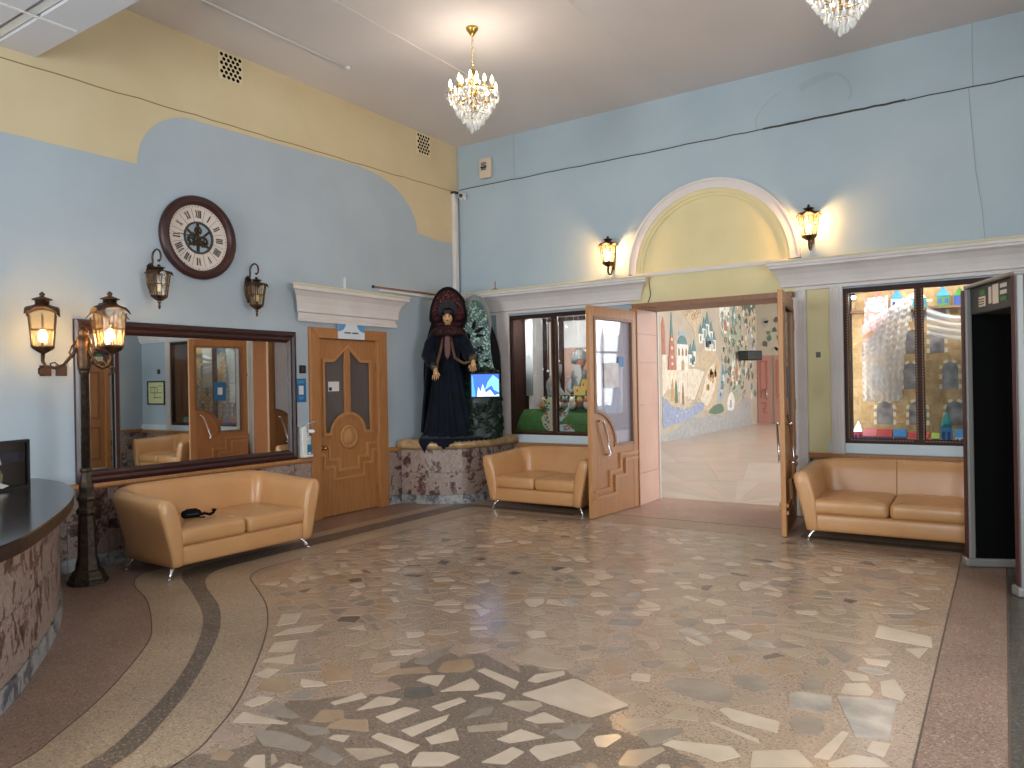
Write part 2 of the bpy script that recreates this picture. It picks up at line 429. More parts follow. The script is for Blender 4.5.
TRACED = [
('c',[3.83,-6.8,3.78,-6.7,3.89,-6.69,4.07,-6.66,4.07,-6.68]),
('c',[3.7,-6.64,3.69,-6.54,3.77,-6.51,3.79,-6.56,3.77,-6.64]),
('g',[3.98,-6.8,4.11,-6.74,4.33,-6.74,4.36,-6.81,4.15,-6.87]),
('t',[4.15,-6.6,4.1,-6.48,4.19,-6.43,4.27,-6.49,4.23,-6.56]),
('g',[4.09,-6.66,4.27,-6.6,4.32,-6.63,4.26,-6.7]),
('t',[4.26,-6.6,4.24,-6.52,4.37,-6.44,4.47,-6.53]),
('c',[4.35,-6.67,4.35,-6.63,4.42,-6.6,4.44,-6.66]),
('g',[4.4,-6.82,4.38,-6.73,4.55,-6.76,4.56,-6.83]),
('b',[4.48,-6.7,4.63,-6.61,4.7,-6.62,4.62,-6.74]),
('c',[4.51,-6.56,4.51,-6.51,4.75,-6.5,4.75,-6.59]),
('c',[4.38,-6.4,4.43,-6.24,4.52,-6.23,4.48,-6.42]),
('c',[4.25,-6.4,4.23,-6.22,4.35,-6.18,4.36,-6.25]),
('c',[4.07,-6.4,4.12,-6.23,4.19,-6.26,4.11,-6.41]),
('c',[4.58,-6.44,4.67,-6.19,4.7,-6.25,4.67,-6.46]),
('c',[4.73,-6.44,4.78,-6.29,4.87,-6.37,4.79,-6.47]),
('c',[4.82,-6.63,4.79,-6.55,4.89,-6.49,4.97,-6.49,4.95,-6.59,4.84,-6.66]),
('c',[4.54,-6.17,4.6,-6.01,4.65,-6.03,4.61,-6.19]),
('c',[4.26,-5.96,4.27,-5.88,4.35,-5.82,4.41,-5.96]),
('c',[4.46,-6.01,4.5,-5.78,4.6,-5.84,4.62,-5.89]),
('c',[4.64,-5.96,4.72,-5.85,4.78,-5.86,4.8,-5.92]),
('g',[4.76,-6.19,4.76,-6.07,4.81,-6.01,4.84,-6.08]),
('b',[4.82,-6.25,4.96,-6.11,5.0,-6.18,4.86,-6.29]),
('d',[4.35,-6.16,4.27,-6.06,4.38,-5.99,4.47,-6.06,4.43,-6.13]),
('p',[4.16,-6.21,4.13,-6.11,4.16,-6.04,4.26,-6.08,4.21,-6.2]),
('t',[4.02,-6.04,4.02,-5.94,4.18,-5.78,4.26,-5.83]),
('t',[4.28,-5.81,4.22,-5.68,4.33,-5.55,4.42,-5.64,4.42,-5.73]),
('c',[4.46,-5.68,4.48,-5.63,4.75,-5.69,4.78,-5.78]),
('p',[4.37,-5.46,4.43,-5.45,4.64,-5.52,4.68,-5.58]),
('c',[3.82,-5.7,3.99,-5.57,3.97,-5.69,3.89,-5.75]),
('g',[4.07,-5.77,4.06,-5.59,4.1,-5.41,4.15,-5.57,4.17,-5.77]),
('g',[3.54,-6.29,3.54,-6.21,3.66,-6.1,3.71,-6.14]),
('c',[3.43,-6.37,3.41,-6.27,3.49,-6.24,3.53,-6.36]),
('t',[3.6,-6.49,3.52,-6.38,3.61,-6.28,3.78,-6.4,3.76,-6.46]),
('c',[3.3,-6.22,3.29,-6.18,3.37,-6.03,3.49,-6.15]),
('c',[3.2,-6.1,3.1,-5.97,3.19,-5.85,3.32,-6.01]),
('c',[2.98,-5.89,2.96,-5.74,3.09,-5.56,3.14,-5.7]),
('c',[2.84,-5.75,2.67,-5.56,2.77,-5.46,2.91,-5.64]),
('c',[3.75,-6.32,3.7,-6.27,3.84,-6.24,3.89,-6.26,3.8,-6.34]),
('g',[3.85,-6.66,3.81,-6.53,4.07,-6.59,4.04,-6.63]),
('t',[3.7,-6.13,3.67,-6.04,3.87,-6.03,3.96,-6.14,3.85,-6.23]),
('g',[3.84,-6.49,3.83,-6.37,3.91,-6.32,3.93,-6.45]),
('b',[3.94,-5.99,3.89,-5.9,3.99,-5.79,4.02,-5.86,4.0,-6.0]),
('b',[3.52,-5.78,3.53,-5.6,3.61,-5.59,3.59,-5.75]),
('g',[3.18,-5.77,3.18,-5.64,3.29,-5.64,3.27,-5.78]),
('t',[4.05,-7.07,4.01,-6.99,4.1,-6.98,4.13,-7.04]),
('c',[4.84,-5.82,4.98,-5.49,5.37,-5.65,5.27,-5.87]),
('b',[4.52,-5.44,4.54,-5.18,4.89,-5.32,4.9,-5.4,4.77,-5.44]),
('c',[4.78,-5.66,4.77,-5.56,4.88,-5.43,4.91,-5.48,4.84,-5.65]),
('b',[4.82,-5.96,4.85,-5.9,4.97,-5.84,5.01,-5.88,4.99,-5.97]),
('c',[5.01,-6.05,5.05,-5.93,5.19,-5.97,5.09,-6.05]),
('c',[5.01,-6.28,5.05,-6.14,5.19,-6.15,5.08,-6.28]),
('g',[5.18,-6.09,5.25,-5.96,5.31,-5.91,5.32,-6.09,5.27,-6.11]),
('c',[5.19,-6.29,5.19,-6.24,5.31,-6.11,5.38,-6.16,5.28,-6.34]),
('c',[5.07,-6.48,5.11,-6.3,5.18,-6.31,5.17,-6.44]),
('c',[5.38,-6.05,5.38,-6.02,5.45,-5.95,5.48,-5.97,5.46,-6.09,5.42,-6.1]),
('b',[5.4,-5.86,5.4,-5.81,5.5,-5.74,5.56,-5.76,5.5,-5.9]),
('g',[5.53,-5.91,5.54,-5.86,5.68,-5.74,5.7,-5.79,5.62,-5.98]),
('b',[5.56,-6.18,5.55,-6.07,5.67,-5.96,5.69,-5.98,5.64,-6.17,5.58,-6.2]),
('c',[5.66,-5.94,5.68,-5.88,5.92,-5.8,5.98,-5.86,5.91,-5.96,5.82,-5.94]),
('b',[5.56,-5.69,5.59,-5.55,5.69,-5.57,5.72,-5.64]),
('b',[5.48,-5.49,5.48,-5.44,5.73,-5.44,5.72,-5.48]),
('c',[5.76,-5.47,5.78,-5.43,6.04,-5.45,6.06,-5.57,5.85,-5.55]),
('g',[5.4,-5.34,5.46,-5.2,5.6,-5.14,5.76,-5.24,5.78,-5.38,5.63,-5.42]),
('c',[5.76,-5.63,5.78,-5.61,6.0,-5.67,6.02,-5.71]),
('t',[5.01,-5.17,5.05,-5.1,5.13,-5.15,5.19,-5.29,5.15,-5.36,5.07,-5.31]),
('c',[5.22,-5.3,5.23,-5.26,5.31,-5.24,5.34,-5.33,5.25,-5.36]),
('b',[4.86,-5.26,4.87,-5.2,4.93,-5.1,4.95,-5.15]),
('g',[4.95,-5.43,4.96,-5.3,5.01,-5.3,5.02,-5.44]),
('g',[5.68,-5.02,5.81,-4.95,5.92,-5.1,5.85,-5.18,5.75,-5.13]),
('t',[5.58,-4.75,5.65,-4.71,5.7,-4.8,5.63,-4.85]),
('p',[4.75,-4.98,4.75,-4.87,4.79,-4.84,4.84,-4.95]),
('g',[4.96,-5.07,4.94,-4.97,5.04,-4.92,5.03,-5.03]),
('g',[4.73,-4.62,4.71,-4.49,4.9,-4.38,4.93,-4.54]),
('v',[6.21,-5.02,6.34,-4.96,6.47,-4.93,6.49,-5.39,6.41,-5.41,6.36,-5.43]),
('c',[6.37,-4.71,6.43,-4.64,6.5,-4.83,6.49,-4.91,6.4,-4.89]),
('c',[6.22,-4.97,6.22,-4.83,6.31,-4.77,6.36,-4.87,6.35,-4.93]),
('v',[6.0,-5.11,6.04,-5.06,6.19,-5.03,6.22,-5.21,6.15,-5.27,6.04,-5.27]),
('g',[6.08,-5.44,6.08,-5.35,6.2,-5.32,6.23,-5.42,6.21,-5.5,6.13,-5.53]),
('c',[6.24,-5.71,6.3,-5.4,6.33,-5.4,6.3,-5.7]),
('c',[6.42,-5.54,6.43,-5.43,6.5,-5.42,6.49,-5.56]),
('c',[6.3,-5.73,6.38,-5.6,6.47,-5.58,6.52,-5.63,6.31,-5.76]),
('c',[6.25,-3.99,6.24,-3.74,6.54,-3.82,6.56,-4.02]),
('c',[6.43,-4.12,6.54,-4.04,6.51,-4.25]),
('g',[5.9,-2.45,5.92,-2.27,6.25,-2.32,6.21,-2.53,6.09,-2.55]),
('g',[5.92,-2.84,5.99,-2.75,6.13,-2.86,6.08,-2.98]),
('d',[5.95,-3.29,5.96,-3.23,6.04,-3.24,6.01,-3.33]),
('g',[6.03,-4.96,6.04,-4.87,6.09,-4.85,6.15,-4.97,6.06,-5.03]),
('c',[6.17,-4.64,6.3,-4.66,6.32,-4.72,6.24,-4.77]),
('g',[6.02,-4.56,6.07,-4.5,6.1,-4.56,6.08,-4.64]),
('g',[6.01,-4.32,6.05,-4.28,6.2,-4.42,6.17,-4.53]),
('b',[5.72,-4.12,5.78,-4.08,6.22,-4.1,6.19,-4.16,5.93,-4.18]),
('t',[6.29,-2.38,6.39,-2.24,6.58,-2.32,6.55,-2.48,6.41,-2.51]),
('c',[6.04,-5.93,6.01,-5.79,6.17,-5.68,6.26,-5.79]),
('c',[6.24,-4.4,6.38,-4.37,6.37,-4.47,6.28,-4.48]),
('d',[2.68,-3.86,2.64,-3.75,2.74,-3.75,2.78,-3.88]),
('d',[2.89,-3.56,2.9,-3.48,2.97,-3.5,2.96,-3.58]),
('d',[2.71,-4.35,2.72,-4.27,2.84,-4.22,2.85,-4.31]),
('d',[3.43,-3.84,3.43,-3.76,3.54,-3.77,3.5,-3.85]),
]
PATCH = [(3.89, -7.25), (4.09, -6.89), (3.88, -6.53), (4.1, -6.33), (4.19, -6.13), (4.02, -5.83), (4.12, -5.59), (4.33, -5.47), (4.57, -5.49), (4.96, -5.43), (5.11, -5.54), (5.37, -5.67), (5.34, -5.84), (5.42, -5.92), (5.67, -5.93), (5.75, -5.95), (5.87, -6.03)]

# ================================================================== THE SHELL
RX, FY, CZ = 8.8, -11.4, 5.25          # right wall, street wall, ceiling
# ---- left wall
wl = struct(holed(MB(), FY, 0.0, 0.0, CZ, [(-2.86, -1.80, 0.0, 2.20)], LW(0), -0.3, 0.0).build('wall_left', 'wall_blue'))
lowz = 4.40
yel = [(FY, CZ)] + [(FY, 3.76), (-5.03, 3.79)] + [(-5.03 + 0.62 * (1 - cos(t)), 3.79 + 0.60 * sin(t)) for t in [radians(8 * i) for i in range(1, 12)]] + \
      [(-4.0, 4.40), (-3.0, 4.43), (-2.1, 4.47)] + [(-0.93 - 1.10 * (1 - sin(t)), 3.78 + 0.68 * cos(t)) for t in [radians(6 * i) for i in range(1, 15)]] + [(-0.93, 3.78), (-0.45, 3.74), (0.0, 3.75), (0.0, CZ)]
# the painted band is laid on as a skin over the plaster, cut in columns so that it stays flat
mb = MB()
mb.prism(yel[::-1], LW(0), 0.0005, 0.003)
yb = mb.build('yellow_paint', 'wall_yellow', wl); yb['label'] = 'ochre yellow painted band with scalloped lower edge'
mb = MB(); r_ = random.Random(3)
ribbon(mb, [(-6.4 + 0.2 * i, 4.40 + (0.14 * (0.2 * i) / 6.4) + r_.uniform(-0.007, 0.007)) for i in range(33)], 0.011, LW(0), 0.002, 0.0045)
mb.build('crack', mat('crack_yellow', (146, 122, 80), 0.9), wl)
# wainscot of breccia tiles in two courses over a grey marble plinth, with an oak rail
def wainscot(wall, fn, a0, a1, skip, tw=0.36, courses=((0.12, 0.42), (0.42, 0.71)), mat_='breccia'):
    a = a0; cache = {}
    while a < a1 - 0.02:
        b = min(a + tw, a1)
        if not any(s0 - 0.01 < (a + b) / 2 < s1 + 0.01 for s0, s1 in skip):
            for (z0, z1) in courses:
                MB().prism([(a + 0.002, z0 + 0.002), (b - 0.002, z0 + 0.002), (b - 0.002, z1 - 0.002), (a + 0.002, z1 - 0.002)], fn, 0.0, 0.022 + RND.uniform(0, 0.003)).build('tile', mat_, wall)
            MB().prism([(a + 0.002, 0.0), (b - 0.002, 0.0), (b - 0.002, 0.118), (a + 0.002, 0.118)], fn, 0.0, 0.028).build('plinth_tile', 'grey_marble', wall)
        a = b
for a0, a1 in ((-6.1, -2.965), (-1.645, -1.02)):
    wainscot(wl, LW(0), a0, a1, [])
    prof = [(0.0, 0.0), (0.045, 0.0), (0.055, 0.02), (0.05, 0.05), (0.03, 0.06), (0.0, 0.06)]
    t = MB().prism(prof, lambda p, q, d: (p, d, 0.715 + q), a0, a1).build('trim_1' if a0 < -3 else 'trim_2', 'oak')
    struct(t, 'oak chair rail along the blue wall')

# ---- back wall with the doorway and the two display windows
DX0, DX1, DZ = 3.02, 4.88, 2.57
WIN_L = (0.95, 2.43, 0.87, 2.59); WIN_R = (5.45, 7.67, 0.87, 2.60)
holes = [(DX0, DX1, 0.0, DZ), WIN_L, WIN_R]
wb = struct(holed(MB(), 0.0, RX, 0.0, 4.57, holes, BW(0), -0.45, 0.0).build('wall_back', 'wall_blue_back'))
struct(MB().box(0.0, 0.06, 4.57, RX, 0.45, CZ).build('wall_back_upper', 'wall_blue_back'), 'upper course of pale blue wall set back above the crack')
mb = MB(); r_ = random.Random(5)
ribbon(mb, [(0.05 + 0.19 * i, 4.572 + r_.uniform(-0.006, 0.006)) for i in range(46)], 0.012, BW(0), 0.0, 0.003)
ribbon(mb, [(4.6 + 0.1 * i, 4.574 + r_.uniform(-0.004, 0.004)) for i in range(16)], 0.022, BW(0), 0.0, 0.004)
mb.build('crack', 'crack_dark', wb)
mb = MB()
ribbon(mb, [(1.02, 4.57), (1.025, 4.8), (1.02, CZ)], 0.008, BW(0.06), 0.0, 0.002)
ribbon(mb, [(6.68, 4.57), (6.70, 4.2), (6.73, 3.7), (6.78, 3.3), (6.80, 2.95)], 0.008, BW(0), 0.0, 0.003)
ribbon(mb, [(6.72, CZ), (6.715, 4.9), (6.72, 4.57)], 0.010, BW(0.06), 0.0, 0.002)
mb.build('plaster_joint', mat('joint', (148, 162, 166), 0.9), wb)
# tide marks of an old leak: thin rings of stained plaster
mb = MB()
ribbon(mb, spline([(4.52, 4.60), (4.50, 4.70), (4.56, 4.82), (4.68, 4.93), (4.80, 4.98)], 5), 0.016, BW(0.06), 0.0, 0.002)
ribbon(mb, spline([(5.0, 4.98), (5.12, 5.04), (5.30, 5.07), (5.42, 5.05), (5.52, 4.95), (5.56, 4.82), (5.53, 4.72)], 5), 0.024, BW(0.06), 0.0, 0.002)
mb.prism(spline([(5.03, 4.93), (5.15, 4.99), (5.32, 5.02), (5.43, 5.06), (5.3, 5.09), (5.1, 5.06), (5.0, 5.0)], 4), BW(0.06), 0.0, 0.0015)
mb.build('water_stain', mat('stain', (160, 178, 187), 0.8), wb)
# pinkish masonry behind the panelling: the room's other walls
wr = struct(holed(MB(), FY, 0.0, 0.0, CZ, [(-6.3, -3.7, 0.0, 3.2), (-1.90, -0.80, 0.0, 2.2)], lambda a, b, d: (RX + d, a, b), 0.0, 0.3).build('wall_right', 'wall_blue'))
wainscot(wr, lambda a, b, d: (RX - d, a, b), -0.74, -0.02, [], 0.36)
struct(MB().box(RX - 0.05, -0.74, 0.715, RX, 0, 0.775).build('trim_3', 'oak'), 'oak chair rail on the right wall')
wf = struct(holed(MB(), 0.0, RX, 0.0, CZ, [(0.9, 3.3, 0.9, 3.9), (6.7, 8.4, 0.9, 3.9)], lambda a, b, d: (a, FY - d, b), 0.0, 0.3).build('wall_front', 'wall_blue'))
def street_window(name, fn, a0, a1, b0, b1, cols=2, rows=2):
    holed_ = []; fw = 0.07
    wa, wb_ = (a1 - a0 - fw * (cols + 1)) / cols, (b1 - b0 - fw * (rows + 1)) / rows
    for i in range(cols):
        for j in range(rows):
            holed_.append((a0 + fw + i * (wa + fw), a0 + fw + i * (wa + fw) + wa, b0 + fw + j * (wb_ + fw), b0 + fw + j * (wb_ + fw) + wb_))
    o = struct(holed(MB(), a0, a1, b0, b1, holed_, fn, 0.08, 0.16).build(name, 'plaster_white'), 'white framed street window with clear panes')
    for h in holed_: holed(MB(), *h, [], fn, 0.115, 0.121).build('pane', 'pane', o)
for i, (a0, a1) in enumerate(((0.9, 3.3), (6.7, 8.4))):
    street_window('window_%d' % (i + 3), lambda a, b, d: (a, FY - d, b), a0, a1, 0.9, 3.9)
street_window('door_3', lambda a, b, d: (RX + d, a, b), -6.3, -3.7, 0.0, 3.2, 4, 2)
# ---- ceiling, conduits and the low soffit over the near part
ce = struct(MB().box(-0.3, -6.0, CZ, RX + 0.3, 0.45, CZ + 0.3).build('ceiling', 'ceiling_paint'))
mb = MB(); mb.box(1.71, -6.0, CZ - 0.006, 1.735, -2.0, CZ).build('joint_cover', 'ceiling_paint', ce)
mb = MB(); mb.box(3.5, -6.0, CZ - 0.005, 3.53, 0.0, CZ).build('joint_cover', 'ceiling_paint', ce)
cn = thing('ceiling_conduit', 'thin white cable conduit with rounded end box running along the ceiling', 'conduit', (0.76, -4.4, CZ))
MB().tube([(0.0, -1.5, -0.014), (0.0, 1.4, -0.014)], 0.013, 8).build('pipe', 'white_plastic', cn, smooth=True)
MB().lathe([(0.0, -0.03), (0.03, -0.03), (0.036, -0.012), (0.036, 0.0)], 12, (0, 1.43, 0)).build('end_box', 'white_plastic', cn, smooth=True)
sf = struct(MB().box(0.0, FY, 4.56, RX, -5.92, 4.62).build('ceiling_soffit', 'ceiling_paint'), 'lowered ceiling over the near part of the room')
struct(MB().box(0.0, -5.95, 4.5, RX, -5.92, CZ).build('trim_4', 'soffit_panel'), 'pale fascia of the lowered ceiling')
ppx = [0.0, 0.77, 2.27, 3.77, 5.27, 6.77, 8.27, RX]
rows_ = [(-5.95, -6.22), (-6.34, -6.62), (-6.68, -7.28), (-7.34, -7.94), (-8.0, -8.6), (-8.66, -9.3), (-9.36, -10.2), (-10.26, FY + 0.02)]
for j, (ya, yb_) in enumerate(rows_):
    for i in range(len(ppx) - 1):
        MB().box(ppx[i] + 0.006, yb_, 4.5, ppx[i + 1] - 0.006, ya, 4.56).build('panel', 'soffit_panel', sf)
MB().box(0.0, -6.30, 4.52, RX, -6.235, 4.56).build('cover_strip', 'white_plastic', sf)
for x in ppx[1:-1]: MB().box(x - 0.012, -6.62, 4.493, x + 0.012, -5.95, 4.5).build('joint_cover', 'white_plastic', sf)

# ---- vents in the left wall: black discs paint the shade inside the grille's holes
def vent(y, z, label):
    t = thing('wall_vent', label, 'vent', (0, y, z))
    MB().box(0.003, -0.15, -0.15, 0.012, 0.15, 0.15).build('plate', mat('vent_cream', (222, 206, 170), 0.7) if 'vent_cream' not in MATS else 'vent_cream', t, bevel=0.003)
    h0 = None
    for row in range(6):
        for k in range(5 if row % 2 else 4):
            yy = -0.114 + 0.057 * k + (0.0 if row % 2 else 0.0285); zz = -0.115 + 0.046 * row
            if h0 is None: h0 = MB().prism([(0.021 * cos(radians(45 * q)), 0.021 * sin(radians(45 * q))) for q in range(8)], LW(0), 0.0, 0.0135).build('shade_disc', 'black_matte', t, loc=(0, yy, zz))
            else: share(h0, 'shade_disc', t, (0, yy, zz))
vent(-3.97, 5.08, 'yellow lattice air vent high on the wall above the clock')
vent(-0.77, 5.08, 'yellow lattice air vent high on the wall near the corner')

# ================================================================== FLOOR
fl = struct(MB().box(-0.3, FY - 0.3, -0.1, RX + 0.3, 0.45, 0.0).build('floor', 'terrazzo_brown'))
L1 = [(3.5, -11.3), (3.55, -9.6), (3.50, -8.2), (3.37, -7.56), (3.23, -7.31), (2.93, -6.92), (2.42, -6.41), (2.07, -6.17), (1.46, -5.85), (0.95, -5.66), (0.66, -5.45), (0.60, -5.2)]
LDL = [(3.76, -11.3), (3.82, -9.6), (3.76, -8.2), (3.64, -7.42), (3.43, -7.03), (3.06, -6.58), (2.55, -6.12), (2.10, -5.81), (1.45, -5.49), (1.1, -5.33), (0.86, -5.14), (0.80, -4.8)]
LDR = [(3.88, -11.3), (3.93, -9.6), (3.88, -8.2), (3.76, -7.36), (3.50, -6.93), (3.10, -6.48), (2.58, -6.00), (2.10, -5.67), (1.55, -5.40), (1.28, -5.22), (1.12, -5.0), (1.08, -4.7)]
L3 = [(4.12, -11.3), (4.18, -9.6), (4.12, -8.2), (3.98, -7.22), (3.82, -6.87), (3.51, -6.48), (2.87, -5.85), (2.38, -5.47), (1.93, -5.21), (1.60, -5.02), (1.44, -4.8), (1.42, -4.5)]
def sheet(name, line, xl, yt, xr, z, m, yb=-11.35):
    s_ = spline(line, 5)
    poly = s_ + [(xl, yt - 0.12), (xl + 0.12, yt), (xr, yt), (xr, -11.3)]
    o = MB().prism(poly, FL, 0.0, z).build(name, m, fl); return s_
s1 = sheet('terrazzo_band', L1, 0.60, -0.78, 6.60, 0.001, 'terrazzo_beige')
s2 = sheet('dark_stripe', LDL, 0.80, -1.05, 6.60, 0.002, 'terrazzo_dark')
s3 = sheet('terrazzo_band', LDR, 1.08, -1.20, 6.60, 0.003, 'terrazzo_beige')
s4 = sheet('stone_ground', L3, 1.42, -1.36, 6.60, 0.004, 'floor_matrix')
MB().box(6.93, -11.3, 0.0, RX, 0.0, 0.001).build('dark_band', 'terrazzo_black', fl)
mb = MB(); ribbon(mb, s1, 0.008, FL, 0.0, 0.0016); mb.build('joint_line', 'groove', fl)
mb = MB(); ribbon(mb, s4 + [(1.42, -1.5), (1.55, -1.36), (6.6, -1.36), (6.6, -11.3)], 0.009, FL, 0.0, 0.0046); mb.build('joint_line', 'groove', fl)
mb = MB(); ribbon(mb, [(6.93, -0.1), (6.93, -11.3)], 0.008, FL, 0.0, 0.0016); mb.build('joint_line', 'groove', fl)
MB().prism([(2.9, -0.90), (5.05, -0.86), (5.05, 0.40), (2.9, 0.5)], FL, 0.0, 0.0048).build('threshold', 'terrazzo_pink', fl)
MB().prism([(2.6, -1.36), (5.2, -1.33), (5.2, -0.87), (2.6, -0.91)], FL, 0.0, 0.0044).build('threshold_band', 'terrazzo_beige', fl)
mb = MB(); ribbon(mb, [(2.7, -0.90), (5.1, -0.86)], 0.010, FL, 0.0, 0.0052); mb.build('joint_line', 'groove', fl)
_pp = PATCH + [(6.0, -6.6), (6.2, -7.4), (5.6, -8.4), (4.4, -8.2)]; _jag = []; r_ = random.Random(17)
for _i in range(len(_pp)):
    (_ax, _ay), (_bx, _by) = _pp[_i], _pp[(_i + 1) % len(_pp)]; _n = max(1, int(math.hypot(_bx - _ax, _by - _ay) / 0.05))
    _jag += [(_ax + (_bx - _ax) * _k / _n + r_.uniform(-0.035, 0.035), _ay + (_by - _ay) * _k / _n + r_.uniform(-0.035, 0.035)) for _k in range(_n)]
MB().prism(_jag, FL, 0.0, 0.0046).build('dark_ground', 'floor_patch', fl)

# broken marble slabs: the largest and nearest are single pieces, the rest one joined sheet
def inside(p, poly):
    c = False; n = len(poly)
    for i in range(n):
        (x1, y1), (x2, y2) = poly[i], poly[(i + 1) % n]
        if (y1 > p[1]) != (y2 > p[1]) and p[0] < (x2 - x1) * (p[1] - y1) / (y2 - y1) + x1: c = not c
    return c
ground = s4 + [(1.42, -1.5), (1.55, -1.36), (6.60, -1.36), (6.60, -11.3)]
in_g = [p for p in s4 if p[1] > -9.6]
ground = [(4.18, -9.5)] + in_g + [(1.46, -1.6), (1.6, -1.40), (6.57, -1.40), (6.57, -9.5)]
dark_poly = PATCH + [(6.0, -6.6), (6.2, -7.4), (5.6, -8.4), (4.4, -8.2)]
placed = []
def area2(p): return 0.5 * sum(p[i][0] * p[(i + 1) % len(p)][1] - p[(i + 1) % len(p)][0] * p[i][1] for i in range(len(p)))
stones = []
for k, flat in TRACED:
    p = [(flat[i], flat[i + 1]) for i in range(0, len(flat), 2)]
    if area2(p) < 0: p = p[::-1]
    stones.append((k, p)); placed.append((sum(q[0] for q in p) / len(p), sum(q[1] for q in p) / len(p), p))
rs = random.Random(21)
seeds = []
cell = {}
def near(x, y, d):
    i, j = int(x // 0.5), int(y // 0.5)
    for a in range(i - 1, i + 2):
        for b in range(j - 1, j + 2):
            for q in cell.get((a, b), ()):
                if ((x - q[0]) / 1.35) ** 2 + ((y - q[1]) / 0.8) ** 2 < d * d: return True
    return False
def put(x, y, kind): cell.setdefault((int(x // 0.5), int(y // 0.5)), []).append((x, y, kind))
for cx_, cy_, p in placed:
    for (a, b) in p + [(cx_, cy_)]: put(a + (cx_ - a) * 0.12, b + (cy_ - b) * 0.12, 'T')
tries = 0
while tries < 26000:
    tries += 1
    x, y = rs.uniform(1.4, 6.6), rs.uniform(-9.0, -1.4)
    if not near(x, y, rs.uniform(0.085, 0.21)):
        put(x, y, 'S')
allp = [q for v in cell.values() for q in v]
def clip(poly, nx, ny, c):
    out = []
    for i in range(len(poly)):
        a, b = poly[i], poly[(i + 1) % len(poly)]; da, db = a[0] * nx + a[1] * ny - c, b[0] * nx + b[1] * ny - c
        if da <= 0: out.append(a)
        if (da < 0 < db) or (db < 0 < da):
            t = da / (da - db); out.append((a[0] + (b[0] - a[0]) * t, a[1] + (b[1] - a[1]) * t))
    return out
gen = []
for (x, y, kd) in allp:
    if kd != 'S': continue
    poly = [(x - 0.4, y - 0.4), (x + 0.4, y - 0.4), (x + 0.4, y + 0.4), (x - 0.4, y + 0.4)]
    i, j = int(x // 0.5), int(y // 0.5)
    for a in range(i - 1, i + 2):
        for b in range(j - 1, j + 2):
            for q in cell.get((a, b), ()):
                dx, dy = q[0] - x, q[1] - y
                if dx == dy == 0 or dx * dx + dy * dy > 0.64: continue
                poly = clip(poly, dx, dy, (dx * (q[0] + x) + dy * (q[1] + y)) / 2)
                if len(poly) < 3: break
            if len(poly) < 3: break
        if len(poly) < 3: break
    if len(poly) < 3: continue
    cx_, cy_ = sum(p[0] for p in poly) / len(poly), sum(p[1] for p in poly) / len(poly)
    s_ = rs.uniform(0.72, 0.97)
    dk = inside((cx_, cy_), dark_poly)
    if dk: s_ = rs.uniform(0.55, 0.8)
    poly = [(cx_ + (p[0] - cx_) * s_ * rs.uniform(0.88, 1.02), cy_ + (p[1] - cy_) * s_ * rs.uniform(0.88, 1.02)) for p in poly]
    if not all(inside(p, ground) for p in poly): continue
    if any(inside(p, t[2]) for t in placed for p in poly if abs(t[0] - cx_) < 0.7 and abs(t[1] - cy_) < 0.7): continue
    if rs.random() < 0.05 and not dk: continue
    bits = [poly]
    if abs(area2(poly)) > 0.012 and rs.random() < 0.6:
        th = rs.uniform(-0.9, 0.9) + (pi / 2 if rs.random() < 0.3 else 0.0); nx_, ny_ = -sin(th), cos(th); c0 = nx_ * (cx_ + rs.uniform(-0.03, 0.03)) + ny_ * (cy_ + rs.uniform(-0.03, 0.03)); gp = rs.uniform(0.004, 0.016)
        bits = [q for q in (clip(poly, nx_, ny_, c0 - gp), clip(poly, -nx_, -ny_, -c0 - gp)) if len(q) > 2]
    for poly in bits:
        A = abs(area2(poly))
        if A < 0.0012: continue
        cx_, cy_ = sum(p[0] for p in poly) / len(poly), sum(p[1] for p in poly) / len(poly)
        k = rs.choices('cbmtgvdp', (8, 30, 30, 9, 13, 3, 1.0, 3))[0] if not dk else rs.choices('cbtg', (12, 5, 2, 3))[0]
        gen.append((k, poly, A, (cx_ - 6.93) ** 2 + (cy_ + 8.99) ** 2))
gen.sort(key=lambda g: -g[2] / (g[3] + 0.5) ** 1.5)
NPART = 300 - len(stones)
def ease(p):
    """slightly blunted corners"""
    out = []
    for i in range(len(p)):
        a, b, c = p[i - 1], p[i], p[(i + 1) % len(p)]
        out += [(b[0] + (a[0] - b[0]) * 0.035, b[1] + (a[1] - b[1]) * 0.035), (b[0] + (c[0] - b[0]) * 0.035, b[1] + (c[1] - b[1]) * 0.035)]
    return out
for k, p in stones + [(g[0], g[1]) for g in gen[:NPART]]:
    MB().prism(ease(p), FL, 0.0, 0.0062).build('stone', STONE[k], fl, recalc=False)
mb = MB(); keys = 'cbmtgvdp'
for g in gen[NPART:]:
    mb.cur = keys.index(g[0]); mb.prism(g[1], FL, 0.0, 0.0058)
stuff(mb.build('small_stones', [STONE[k] for k in keys], fl, recalc=False))

